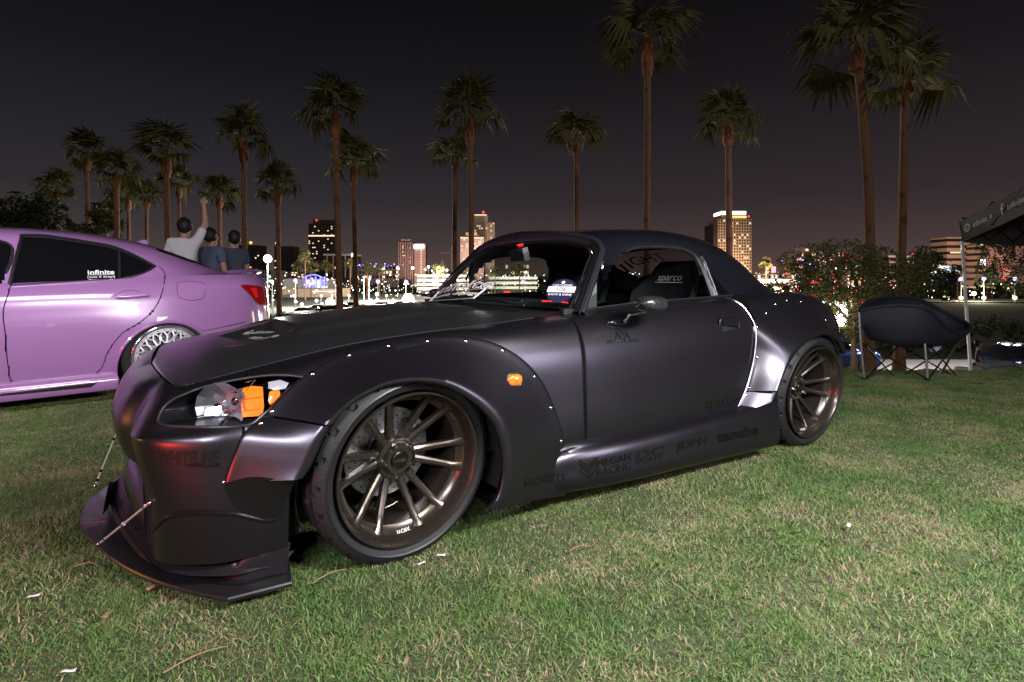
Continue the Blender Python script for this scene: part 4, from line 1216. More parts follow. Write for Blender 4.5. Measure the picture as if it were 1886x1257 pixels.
# =================================================================== the lilac sedan
LO = Vector((-.545, 2.65, 0)); LRZ = math.atan2(.213, .977)
LA = Vector((.977, .213, 0)); LP = Vector((-.213, .977, 0))
sedan = empty('parked_sedan', LO, LRZ, 'low lilac four door sedan with silver mesh wheel parked behind the dark roadster', 'car')
def lray(px, py):
    d = ray(px, py); d = Vector(d); o = Vector((CAMX, CAMY, CAMZ)) - LO
    return Vector((o.dot(LA), o.dot(LP), o.z)), Vector((d.dot(LA), d.dot(LP), d.z))
def lat(px, py, yl):
    o, d = lray(px, py); t = (yl - o.y) / d.y
    return o + d * t
def lpj(p):
    return pj(LO + LA * p[0] + LP * p[1] + Vector((0, 0, p[2])))
YC = .90
def LR(L): return [(x, y + YC, z) for x, y, z in L]
lx = Surf([
    LR([(-3.45, 0, .66), (-3.38, -.45, .67), (-3.15, -.68, .72), (-2.73, -.74, .80), (-2.2, -.76, .85), (-1.6, -.79, .865), (-1.0, -.80, .882), (-.55, -.80, .905), (-.2, -.795, .925), (.1, -.785, .94), (.4, -.76, .95), (.65, -.70, .955), (.82, -.56, .958), (.93, -.30, .96), (.95, 0, .96)]),
    LR([(-3.52, 0, .60), (-3.46, -.50, .60), (-3.22, -.76, .64), (-2.73, -.84, .70), (-2.2, -.86, .76), (-1.6, -.865, .79), (-1.0, -.868, .805), (-.55, -.87, .82), (-.2, -.875, .835), (.1, -.875, .85), (.4, -.85, .87), (.65, -.79, .88), (.84, -.64, .89), (.965, -.33, .90), (.985, 0, .90)]),
    LR([(-3.57, 0, .48), (-3.52, -.52, .48), (-3.28, -.80, .50), (-2.73, -.89, .58), (-2.2, -.885, .62), (-1.6, -.885, .64), (-1.0, -.89, .65), (-.55, -.895, .66), (-.2, -.91, .67), (.1, -.91, .68), (.4, -.88, .70), (.65, -.82, .72), (.85, -.68, .73), (.965, -.36, .74), (.985, 0, .74)]),
    LR([(-3.58, 0, .36), (-3.53, -.53, .36), (-3.30, -.81, .38), (-2.73, -.905, .48), (-2.2, -.888, .48), (-1.6, -.888, .48), (-1.0, -.89, .48), (-.55, -.898, .49), (-.2, -.922, .50), (.1, -.922, .51), (.4, -.885, .53), (.65, -.825, .55), (.86, -.69, .56), (.985, -.38, .57), (1.01, 0, .57)]),
    LR([(-3.56, 0, .24), (-3.51, -.53, .24), (-3.28, -.80, .26), (-2.73, -.90, .30), (-2.2, -.875, .30), (-1.6, -.87, .30), (-1.0, -.87, .30), (-.55, -.88, .30), (-.2, -.905, .32), (.1, -.905, .33), (.4, -.875, .35), (.65, -.82, .37), (.87, -.69, .38), (.99, -.38, .38), (1.01, 0, .38)]),
    LR([(-3.52, 0, .12), (-3.47, -.52, .12), (-3.25, -.79, .12), (-2.73, -.87, .13), (-2.2, -.85, .17), (-1.6, -.845, .17), (-1.0, -.845, .17), (-.55, -.85, .17), (-.2, -.87, .18), (.1, -.87, .20), (.4, -.85, .22), (.65, -.80, .22), (.86, -.68, .22), (.98, -.38, .22), (1.0, 0, .22)]),
])
ghx = Surf([
    LR([(-2.25, 0, .86), (-1.95, 0, 1.05), (-1.6, 0, 1.22), (-1.2, 0, 1.285), (-.8, 0, 1.305), (-.4, 0, 1.285), (0, 0, 1.215), (.35, 0, 1.10), (.66, 0, .975)]),
    LR([(-2.2, -.35, .86), (-1.92, -.35, 1.04), (-1.58, -.35, 1.21), (-1.2, -.36, 1.28), (-.8, -.36, 1.298), (-.4, -.36, 1.275), (0, -.36, 1.20), (.33, -.36, 1.085), (.63, -.36, .965)]),
    LR([(-2.12, -.52, .86), (-1.86, -.50, 1.02), (-1.55, -.50, 1.18), (-1.2, -.51, 1.25), (-.8, -.52, 1.268), (-.4, -.52, 1.235), (-.02, -.52, 1.155), (.28, -.53, 1.05), (.58, -.55, .958)]),
    LR([(-2.05, -.62, .86), (-1.80, -.60, .99), (-1.50, -.60, 1.13), (-1.2, -.61, 1.19), (-.8, -.615, 1.21), (-.42, -.62, 1.18), (-.06, -.63, 1.095), (.22, -.645, 1.01), (.50, -.66, .95)]),
    LR([(-2.02, -.72, .86), (-1.75, -.71, .93), (-1.48, -.71, .99), (-1.2, -.715, 1.03), (-.8, -.72, 1.05), (-.43, -.725, 1.04), (-.08, -.73, 1.00), (.18, -.735, .965), (.44, -.735, .948)]),
    LR([(-2.0, -.775, .855), (-1.74, -.785, .862), (-1.47, -.79, .866), (-1.2, -.795, .874), (-.8, -.80, .892), (-.44, -.80, .912), (-.10, -.79, .930), (.16, -.78, .942), (.42, -.758, .950)]),
])
LWIN = [(18, 524), (28, 478), (40, 433), (80, 434), (120, 439), (165, 446), (210, 455), (245, 469), (270, 482), (285, 490), (270, 500), (245, 509), (220, 513), (120, 519)]
LWIN2 = [(-60, 524), (-60, 440), (-10, 443), (10, 447), (21, 455), (22, 470), (12, 500), (4, 523)]
DOORP = [(x, y) for x, y in [(20, 526), (14, 545), (7, 567), (10, 620), (16, 680), (23, 707), (80, 703), (150, 698), (169, 695), (184, 682), (200, 646), (213, 628), (227, 613), (255, 596), (278, 577), (290, 560), (299, 537), (303, 518), (302, 501), (293, 491), (284, 486)]]
DS = [tuple(v)[:2] for v in catmull([(x, y, 0) for x, y in DOORP], 80, True)]
def lin(poly): return lambda c: c[1] < .5 and inpoly(*lpj(c), poly)
l_win, l_win2, l_door = lin(LWIN), lin(LWIN2), lin(DS)
def l_arch(c):
    for ax in (-.005, -2.73):
        if (c[0] - ax) ** 2 + (c[2] - .24) ** 2 < .335 ** 2 or (abs(c[0] - ax) < .335 and c[2] < .24): return True
    return False
def lboth(V, F):
    n = len(V); return V + [(x, 2 * YC - y, z) for x, y, z in V], F + [tuple(i + n for i in f[::-1]) for f in F]
V, F = panel(lx, 0, lx.S[-1], 0, lx.T[-1], .018, lambda c: l_arch(c) or l_door(c))
mobj('body', *lboth(V, F), M['lilac'], sedan)
V2, F2 = panel(lx, lx.S[5], lx.S[11], 0, lx.T[-1], .016, l_arch, '', .0005, l_door)
dr = mobj('rear_door', V2, F2, M['lilac'], sedan)
V, F = panel(ghx, 0, ghx.S[-1], 0, ghx.T[-1], .014, lambda c: l_win(c) or l_win2(c) or (c[0] > .02 and c[0] < .60 and abs(c[1] - YC) < .50 and c[2] > .98) or (c[0] < -1.6 and abs(c[1] - YC) < .52))
mobj('roof', *lboth(V, F), M['lilac'], sedan)
V, F = panel(ghx, 0, ghx.S[-1], 0, ghx.T[-1], .03, None, '', .004)
M['tintd'] = pmat('dark_tinted_glass', (.004, .004, .005), .03, 0, .6)
mobj('window_glass', *lboth(V, F), M['tintd'], sedan)
V = []; 
for i in range(12):
    for j in range(20):
        w = -1 + 2 * j / 19; x = .45 + .5 * i / 11
        V.append((x, YC + w * np.interp(x, [.45, .65, .82, .93, .96], [.74, .69, .56, .36, .30]), .955 + .018 * (1 - w * w)))
mobj('boot_lid', V, grid_faces(12, 20), M['lilac'], sedan)
V = []
for i in range(10):
    for j in range(20):
        w = -1 + 2 * j / 19; V.append((-3.42 + 1.3 * i / 9, YC + w * (.55 + .2 * min(1, i / 3)) , np.interp(i, [0, 3, 9], [.67, .78, .87]) + .05 * (1 - w * w)))
mobj('bonnet', V, grid_faces(10, 20), M['lilac'], sedan)
LB = BVHTree.FromPolygons(*panel(lx, 0, lx.S[-1], 0, lx.T[-1], .014))
GB = BVHTree.FromPolygons(*panel(ghx, 0, ghx.S[-1], 0, ghx.T[-1], .014))
def lhit(px, py, T=None, lift=.004):
    o, d = lray(px, py); d.normalize()
    for tr in ([T] if T else []) + [LB, GB]:
        h = tr.ray_cast(o, d)
        if h[0] is not None: return h[0] - d * lift
    return None
def ltube(name, pts, r, mat, par=sedan, n=40, closed=False, T=None, lift=.003):
    P = [lhit(x, y, T, lift) for x, y in pts]; P = [p for p in P if p is not None]
    if len(P) < 2: return None
    return MB().tube(catmull(P, n), r, 6).build(name, mat, par)
ltube('door_seam', DOORP[:-1] , .0035, M['void'], dr, 90, lift=-.001)
ltube('window_trim', LWIN[2:10], .010, M['trim'], sedan, 40, T=GB)
ltube('window_trim', [(40, 433), (30, 473), (18, 524)], .012, M['trim'], sedan, 20, T=GB)
ltube('chrome_strip', [(18, 525), (70, 522), (120, 519), (170, 516), (220, 513), (245, 509), (262, 503)], .0045, M['chrome'], sedan, 30, T=GB, lift=.012)
ltube('window_trim', [(286, 490), (278, 496), (268, 501), (256, 506), (244, 509.5), (230, 512)], .009, M['trim'], sedan, 20, T=GB)
ltube('window_divider', [(219, 459), (220, 485), (220, 512)], .011, M['trim'], sedan, 10, T=GB)
ltube('window_trim', LWIN2[1:-1], .010, M['trim'], sedan, 40, T=GB)
ltube('bumper_seam', [(362, 612), (400, 605), (450, 594), (496, 584)], .003, M['void'], sedan, 20, lift=-.001)
FUEL = [(327, 521), (340, 519), (365, 520), (377, 524), (378, 538), (374, 549), (362, 553), (340, 552), (329, 546), (326, 533), (327, 521)]
ltube('fuel_flap_seam', FUEL, .0022, M['void'], sedan, 50, lift=-.0008)
hh = ltube('door_handle', [(208, 546), (225, 537), (245, 534), (258, 537)], .004, M['lilac'], dr, 16, lift=.006)
o1 = [lhit(x, y, LB, .022) for x, y in ((214, 548), (232, 547), (256, 545), (276, 543))]
MB().tube(catmull(o1, 14), [.006] + [.012] * 12 + [.006], 8, flat=.7).build('handle_grip', M['lilac'], dr)
# skirt with vent slot
rows = []
for x in (-2.35, -2.1, -1.2, -.6, -.335):
    rows.append([(x, .035, .215), (x, .0, .205), (x, -.028, .185), (x, -.034, .13), (x, -.024, .095), (x, .03, .085)])
sks = Surf([[r[k] for r in rows] for k in range(6)])
V, F = panel(sks, 0, sks.S[-1], 0, sks.T[-1], .02)
ns = max(2, int(sks.S[-1] / .02)); F.append(tuple(j * ns + ns - 1 for j in range(max(2, int(sks.T[-1] / .02)))))
mobj('side_skirt', V, F, M['lilac'], sedan, True, None, 35); mobj('side_skirt', [(x, 2 * YC - y, z) for x, y, z in V], [tuple(f[::-1]) for f in F], M['lilac'], sedan, True, None, 35)
MB().add([(-.99, -.036, .150), (-.46, -.036, .158), (-.50, -.036, .128), (-.99, -.036, .135)], [(0, 1, 2, 3)]).build('skirt_slot', M['void'], sedan)
for ax in (-.005, -2.73):
    for yy in (0, 1):
        P = []
        for k in range(40):
            th = math.pi * (-.09 + 1.18 * k / 39); x = ax + .337 * math.cos(th); z = .24 + .337 * math.sin(th)
            h = LB.ray_cast(Vector((x, -1, z)), Vector((0, 1, 0)))
            y0 = h[0].y if h[0] is not None else .0
            P.append((x, y0 if yy == 0 else 2 * YC - y0, z))
        MB().tube(P, .014, 8).build('arch_lip', M['lilac'], sedan)
# tail lamp
TL = [(443, 526), (455, 525), (475, 527), (488, 531), (498, 536), (499, 560), (490, 562), (478, 561), (462, 545)]
TLp = [lhit(x, y, LB, .004) for x, y in TL]; TLp = [p for p in TLp if p is not None]
c = sum(TLp, Vector()) / len(TLp)
def lamp_shape(P, name, mat, par, dome=.012):
    n = len(P); c = sum(P, Vector()) / n; d = (Vector(lray(470, 540)[1])).normalized()
    V = [p for p in P] + [c.lerp(p, .75) - d * dome for p in P] + [c - d * dome * 1.2]
    F = [(i, (i + 1) % n, n + (i + 1) % n, n + i) for i in range(n)] + [(n + i, n + (i + 1) % n, 2 * n) for i in range(n)]
    return MB().add(V, F).build(name, mat, par, True, 60)
TLS = [tuple(v)[:2] for v in catmull([(x, y, 0) for x, y in TL], 50, True)]
_l = lin(TLS)
vf_ = panel(lx, lx.S[9], lx.S[-1], 0, lx.T[3], .008, None, '', -.006, lambda c: c[0] < .99 and _l(c))
tl = mobj('tail_light', vf_[0], vf_[1], pmat('dark_red_tail_lens', (.16, .003, .003), .06, coat=1, emit=(1, .02, .02), estr=.05), sedan)
P = [lhit(x, y, LB, .020) for x, y in ((461, 531), (473, 531), (476, 548), (471, 549))]
mobj('light_segment', P, [(0, 1, 2, 3)], M['redlens'], tl, False)
P = [lhit(x, y, LB, .020) for x, y in ((485, 547), (494, 545), (495, 558), (486, 559))]
P = [p for p in P if p is not None]
if len(P) == 4: mobj('reverse_lens', P, [(0, 1, 2, 3)], M['chrome'], tl, False)
# spoiler lip and aerial fin
MB().tube([(.80, YC - .60, .965), (.90, YC - .42, .985), (.955, YC - .15, .995), (.955, YC + .15, .995), (.90, YC + .42, .985), (.80, YC + .60, .965)], [.012, .022, .022, .022, .022, .012], 8, flat=.5).build('boot_spoiler', M['lilac'], sedan)
MB().add([(-.10, YC, 1.225), (.06, YC + .014, 1.19), (.06, YC - .014, 1.19), (.055, YC, 1.265), (.03, YC, 1.272)], [(0, 1, 4), (0, 4, 2), (4, 1, 3), (4, 3, 2), (1, 2, 3)]).build('roof_aerial', M['lilac'], sedan, True, 60)
# window sticker
def ldecal(tx, p0, p1, hpx, T, name='window_lettering', out=0, off=0):
    a, b2 = lhit(*p0, T, .0), lhit(*p1, T, .0); c = (a + b2) / 2; u = (b2 - a).normalized(); W = (b2 - a).length
    tv, tf = text_mesh(tx, 1, 0, out, offset=off); xs = [v[0] for v in tv]; ys = [v[1] for v in tv]
    sx = W / (max(xs) - min(xs)); sy = hpx * 4.3 / FPX / (max(ys) - min(ys)); mx = (max(xs) + min(xs)) / 2; my = (max(ys) + min(ys)) / 2
    up = Vector((0, .3, 1)).normalized()
    V = [c + u * (x - mx) * sx + up * (y - my) * sy + Vector((0, -.012, 0)) for x, y, z in tv]
    mobj(name, V, tf, M['white'], sedan, False)
ldecal('infinite', (161, 502), (210, 501), 8, GB, off=.015)
ldecal('auto X design', (164, 511), (209, 510), 4.5, GB)
q = [lhit(x, y, GB, .010) for x, y in ((163, 507), (209, 506), (211, 509), (211, 512), (208, 514.5), (164, 515), (161.5, 512), (161.5, 509), (163, 507))]
MB().tube([p + Vector((0, -.004, 0)) for p in q], .0016, 4).build('window_lettering_border', M['white'], sedan)
# silver mesh wheel
def mesh_wheel():
    w = empty('wheel'); w.parent = sedan
    MB().lathe([(.235, .02), (.262, .004), (.285, .004), (.305, .02), (.312, .05), (.314, .14), (.312, .22), (.30, .245), (.24, .25)], 72).build('tyre', M['tyre'], w)
    rim = MB().lathe([(.25, .01), (.2515, -.003), (.247, -.005), (.243, .002), (.240, .020), (.226, .030), (.222, .045), (.218, .20), (.235, .22)], 96).build('rim', M['chrome'], w, True, 40)
    MB().lathe([(.222, .034), (.222, .030), (.198, .028), (.195, .034), (.195, .055), (.222, .055)], 96).build('lip_ring', M['silver'], rim, True, 30)
    bolt = MB().lathe([(0, -.004), (.0035, -.004), (.0045, 0)], 6)
    bo = None
    for k in range(30):
        a = 2 * math.pi * k / 30
        if bo is None: bo = bolt.build('rim_bolt', M['trim'], rim, False); o = bo
        else: o = bo.copy(); link(o, rim)
        o.location = (.2105 * math.cos(a), .028, .2105 * math.sin(a))
    def bar(r0, a0, r1, a1, w0=.0095, y0=.022, y1=.028):
        p = Vector((r0 * math.cos(a0), y0, r0 * math.sin(a0))); q = Vector((r1 * math.cos(a1), y1, r1 * math.sin(a1)))
        t = (q - p).normalized(); s_ = Vector((0, 1, 0)).cross(t).normalized() * w0 / 2
        dp = Vector((0, .02, 0))
        return [p + s_, p - s_, q - s_, q + s_, p + s_ * 1.2 + dp, p - s_ * 1.2 + dp, q - s_ * 1.2 + dp, q + s_ * 1.2 + dp], [(0, 1, 2, 3), (0, 4, 5, 1), (2, 6, 7, 3), (1, 5, 6, 2), (3, 7, 4, 0)]
    sp = MB()
    D = math.pi / 5
    h = D / 2
    for s in (1, -1):      # one tenth of the honeycomb: star arm, diamond, outer fork
        for args in ((.052, 0, .112, s * h * .0 + s * h * .55), (.112, s * h * .55, .150, 0), (.112, s * h * .55, .148, s * h * 1.0), (.150, 0, .172, s * h * .28), (.172, s * h * .28, .2, s * h * .40), (.148, s * h, .176, s * h * .72), (.172, s * h * .28, .176, s * h * .72), (.176, s * h * .72, .2, s * h * .60)):
            pass
    V = []; F = []
    def addb(*a, **k):
        v, f = bar(*a, **k); n = len(V); V.extend(v); F.extend(tuple(i + n for i in q) for q in f)
    for s in (1, -1):
        addb(.050, s * .10, .100, s * .26, w0=.022, y0=.016); addb(.100, s * .26, .142, 0, w0=.011); addb(.100, s * .26, .140, s * h, w0=.011) ; 
    addb(.142, 0, .165, 0, w0=.012)
    for s in (1, -1): addb(.165, 0, .20, s * .13, w0=.010); addb(.140, s * h, .165, s * h, w0=.012); addb(.165, s * h, .20, s * (h - .13), w0=.010)
    s0 = mobj('spoke', V, F, M['silver'], w, False)
    for k in range(1, 10):
        o = s0.copy(); link(o, w); o.rotation_euler = (0, 2 * math.pi * k / 10, 0)
    s0.rotation_euler = (0, 0, 0)
    hub = MB().lathe([(0, .004), (.020, .005), (.028, .010), (.030, .016), (.060, .018), (.062, .05), (0, .05)], 40).build('hub', M['silver'], w, True, 40)
    for k in range(5):
        a = R(90 + 72 * k)
        o = MB().lathe([(0, -.001), (.0085, -.001), (.009, .003)], 12).build('lug_hole', M['void'], hub, False); o.location = (.047 * math.cos(a), .018, .047 * math.sin(a))
    MB().lathe([(.03, .075), (.17, .075), (.17, .10)], 48).build('brake_disc', M['disc'], w, True, 30)
    return w
lw = mesh_wheel(); lw.location = (0, 0, .30); lw.rotation_euler = (R(4), 0, 0)
l2 = copy_tree(lw, sedan); l2.location = (-2.73, 0, .30)
l3 = copy_tree(lw, sedan); l3.location = (0, 2 * YC, .30); l3.rotation_euler = (R(-4), 0, math.pi)
l4 = copy_tree(lw, sedan); l4.location = (-2.73, 2 * YC, .30); l4.rotation_euler = (R(-4), 0, math.pi)
b = MB(); b.box((-1.3, YC, .45), (4.2, 1.25, .42)); b.build('underbody', M['void'], sedan)
for ax in (-.005, -2.73):
    for sd in (0, 1):
        V = []; n = 24
        for k in range(n + 1):
            th = math.pi * (-.05 + 1.1 * k / n)
            for y in (.012, .34):
                yy = y if sd == 0 else 2 * YC - y
                V.append((ax + .345 * math.cos(th), yy, .24 + .345 * math.sin(th)))
        mobj('wheel_arch_liner', V, [(2 * k, 2 * k + 1, 2 * k + 3, 2 * k + 2) for k in range(n)], M['void'], sedan)
for s in (-1, 1):
    MB().sphere((-3.28, YC + s * .66, .60), .09, 12, 8, sc=(1.6, .8, .8)).build('headlight', M['chrome'], sedan)
    MB().sphere((-1.85, YC + s * .98, .95), .08, 12, 8, sc=(.7, 1.2, .8)).build('door_mirror', M['lilac'], sedan)
# =================================================================== ground and slope beyond the lawn
lawn_n = None
def crest_s(x, y):      # distance past the crest line of the lawn, along the view depth
    D = (x - CAMX) * VD[0] + (y - CAMY) * VD[1]; X = (x - CAMX) * RD[0] + (y - CAMY) * RD[1]
    Dc = 5.15 if X > 0 else 5.15 + .9 * (-X)
    Dc = max(5.15, 5.15 - 1.0 * X)
    return D - Dc
def ground_z(x, y):
    s = crest_s(x, y)
    if s < -.6: return 0.0
    t = s + .6
    z = .05 * t * t if t < 2 else .2 + (t - 2) * .21
    return -(min(3.2, z) + max(0, min(.95, (t - 25) * .12)))
def w_at(X, D):         # X right, D deep from the camera on the map
    return CAMX + X * RD[0] + D * VD[0], CAMY + X * RD[1] + D * VD[1]
M['soil'] = pmat('dark_park_soil', (.030, .038, .018), .95, var=(.055, .045, .030), varscale=3)
V = []; F = []
Ds = [-3, 0, 1, 2, 3, 4, 4.6, 5, 5.4, 5.8, 6.2, 6.7, 7.3, 8, 9, 10.5, 12, 13.2, 16, 20, 26, 34, 45, 60]
Xs = list(np.linspace(-60, 60, 97))
for D in Ds:
    for X in Xs:
        x, y = w_at(X * (1 if D < 30 else 1.8), D); V.append((x, y, ground_z(x, y)))
lg = mobj('lawn', V, grid_faces(len(Ds), len(Xs)), None or M['soil'], None); tag(lg, kind='structure')
# far low ground, water and the lit promenade
def sheet(name, X0, X1, D0, D1, z, mat, kind='structure', X2=None, X3=None):
    c = [w_at(X0, D0), w_at(X1, D0), w_at(X1 if X3 is None else X3, D1), w_at(X0 if X2 is None else X2, D1)]
    return tag(mobj(name, [(x, y, z) for x, y in c], [(0, 1, 2, 3)], mat, None, False), kind=kind)
M['asph'] = pmat('asphalt', (.055, .054, .053), .8, var=(.08, .078, .075), varscale=.8)
M['far'] = pmat('far_ground', (.05, .052, .045), .9, var=(.075, .07, .06), varscale=.02)
sheet('far_ground', -900, 900, 55, 3000, -4.2, M['far'])
M['water'] = pmat('harbour_water', (.008, .010, .014), .2, 0, .6, bump=.5, bscale=1.2)
sheet('water', 28, 38, 58, 116, -4.08, M['water'], 'structure', 56, 76)
sheet('far_bank', 1.5, 260, 40, 116.5, -4.12, M['soil'])
M['conc'] = pmat('pale_concrete', (.34, .32, .29), .8, var=(.26, .25, .23), varscale=.4)
sheet('promenade', 2, 300, 116, 132, -3.9, M['conc'])
sheet('car_park', -200, 2, 60, 190, -4.1, M['asph'])
sheet('road', 3.0, 60, 20.5, 28.5, -3.17, M['conc'])
MB().box((0, 0, 0), (.1, .1, .1)) if False else None

# =================================================================== palms
M['trunk'] = pmat('palm_trunk_bark', (.25, .125, .07), .9, var=(.13, .065, .04), varscale=2.5, bump=.6, bscale=9)
M['boots'] = pmat('old_palm_leaf_bases', (.32, .13, .06), .9, var=(.08, .04, .025), varscale=6, bump=.8, bscale=12)
M['frond'] = pmat('palm_leaf', (.12, .105, .032), .9, var=(.060, .075, .022), varscale=2)
M['petiole'] = pmat('palm_leaf_stem', (.12, .12, .05), .6)
def frond_mesh(seed, droop):
    r = random.Random(seed); V = []; F = []; ns = 17
    # stem, then a folded fan of narrow blades
    L = .50
    V += [(0, -.012, 0), (0, .012, 0), (L, .008, .06), (L, -.008, .06)]; F.append((0, 1, 2, 3))
    for k in range(ns):
        a = R(-88 + 176 * k / (ns - 1)) + r.uniform(-.04, .04)
        ln = (.48 + .22 * math.cos(a * .8)) * r.uniform(.8, 1.1)
        w = .044
        zl = .06 + (.02 if k % 2 else -.02)
        n = len(V); c, s = math.cos(a), math.sin(a)
        z1 = .06 + .05 * math.cos(a) - .02; dz = -droop * (.16 + .16 * abs(s)) * r.uniform(.6, 1.5)
        V += [(L, 0, .06), (L + ln * .55 * c - w * s, ln * .55 * s + w * c, z1 + .02 * (k % 2)), (L + ln * .55 * c + w * s, ln * .55 * s - w * c, z1 - .02 * (k % 2)), (L + ln * c * .95, ln * s * .95, z1 + dz)]
        F += [(n, n + 2, n + 1), (n + 1, n + 2, n + 3)]
    me = bpy.data.meshes.new('frond'); me.from_pydata(V, [], F); me.materials.append(M['frond']); return me
fronds = [frond_mesh(i, .8 + .5 * (i % 3)) for i in range(6)]
def palm(ptop, pbase, D, crown_px, trunk_px, boot_px, label, lean=0, nf=18, group='fan palms rising behind the cars'):
    sc = D / FPX
    T = at(ptop[0], ptop[1], D=D); B = at(pbase[0], pbase[1], D=D)
    B = Vector((B.x, B.y, min(B.z, ground_z(B.x, B.y) - .05 if D < 58 else -4.2)))
    if D > 30: B.z = min(B.z, -2.2)
    r = random.Random(int(ptop[0] * 7 + ptop[1]))
    o = empty('palm_tree', B, r.uniform(0, 6.28), label, 'palm tree', group)
    rz = Matrix.Rotation(-o.rotation_euler.z, 3, 'Z')
    top = rz @ (T - B); H = top.z
    rt = trunk_px * sc / 2
    crv = rz @ Vector((RD[0], RD[1], 0)) * lean * sc
    P = []; n = 12
    for k in range(n):
        t = k / (n - 1); p = top * t + crv * math.sin(math.pi * t) * (1 if lean else 0); P.append(p)
    b = MB().tube(P, [rt * (1.45 - .55 * min(1, k / 3)) * (1 - .12 * k / n) for k in range(n)], 10)
    b.build('trunk', M['trunk'], o)
    # boots: ragged old leaf bases beneath the crown
    b = MB(); bh = boot_px * sc
    b.tube([top - Vector((0, 0, bh * 1.05)), top - Vector((0, 0, bh * .8)), top - Vector((0, 0, bh * .35)), top + Vector((0, 0, rt * .5))], [rt * 1.0, rt * 1.5, rt * 1.35, rt * .8], 9)
    for k in range(44):
        a = r.uniform(0, 6.28); z = -r.random() * bh; q = rt * (1.35 + .3 * r.random())
        c = Vector((math.cos(a), math.sin(a), 0)); s = Vector((-c.y, c.x, 0)) * rt * .3
        p = top + Vector((0, 0, z))
        nn = len(b.V); b.add([p + c * rt * .8 - s, p + c * rt * .8 + s, p + c * q * 1.15 + Vector((0, 0, rt * r.uniform(.3, 1.1)))], [(0, 1, 2)])
    b.build('leaf_bases', M['boots'], o)
    cr = crown_px * sc / 1.12
    for k in range(nf):
        t = (k + .5) / nf
        el = R(-32 + 116 * (t ** .85)) + r.uniform(-.3, .3); az = k * 2.399 + r.uniform(-.5, .5)
        f = bpy.data.objects.new('frond', fronds[k % 6]); link(f, o)
        f.location = top + Vector((0, 0, rt * .3)); s = cr * r.uniform(.68, 1.2)
        f.scale = (s, s, s)
        f.rotation_euler = Euler((r.uniform(-.5, .5), -el, az), 'XYZ')
    return o
palm((107, 348), (107, 440), 46, 38, 8, 16, 'short fan palm leaning over the dark bushes at the far left of the palm row')
palm((160, 285), (163, 440), 42, 48, 9, 28, 'slim fan palm with drooping crown, second from the far left of the row')
palm((214, 322), (218, 440), 36, 52, 11, 24, 'broad crowned fan palm above the rear window of the lilac sedan')
palm((270, 366), (270, 450), 50, 36, 7, 16, 'small fan palm just left of the tall palm over the sedan boot')
palm((306, 282), (312, 460), 33, 60, 12, 42, 'tall fan palm with spreading crown above the roof aerial of the sedan')
palm((330, 338), (332, 450), 48, 42, 7, 26, 'slender fan palm half hidden behind the raised arm')
palm((404, 362), (407, 500), 44, 42, 9, 20, 'low fan palm behind the people beside the sedan')
palm((449, 256), (452, 545), 33, 60, 11, 44, 'tall fan palm with thick orange leaf bases left of the green white lamp')
palm((511, 344), (515, 588), 36, 48, 10, 32, 'fan palm rising directly behind the bright green white lamp')
palm((617, 212), (628, 578), 29, 72, 14, 42, 'very tall fan palm in front of the dark skyscraper')
palm((651, 302), (657, 574), 38, 58, 10, 36, 'shorter fan palm just right of the very tall palm by the dark skyscraper')
palm((838, 288), (836, 500), 40, 50, 10, 20, 'shorter fan palm half behind the taller palm over the windscreen')
palm((866, 218), (870, 500), 31, 74, 12, 50, 'tall dark trunked fan palm crossing the twin apartment towers')
palm((1061, 256), (1064, 470), 34, 64, 11, 30, 'medium fan palm above the middle of the hardtop roof')
palm((1193, 72), (1190, 470), 25, 88, 15, 66, 'tallest fan palm with its crown cut by the top of the picture over the roof')
palm((1341, 232), (1345, 470), 30, 70, 14, 36, 'fan palm with tidy round crown in front of the tower with lit top')
palm((1578, 88), (1597, 690), 17, 118, 19, 46, 'curved trunk fan palm standing beside the folding chair', lean=14)
palm((1667, 152), (1655, 600), 21, 96, 18, 28, 'straight pale trunked fan palm behind the folding chair')
palm((236, 366), (240, 450), 52, 38, 7, 22, 'small bushy fan palm behind the broad crowned palm')
palm((196, 398), (195, 450), 50, 32, 8, 20, 'stubby fan palm low behind the sedan roof')

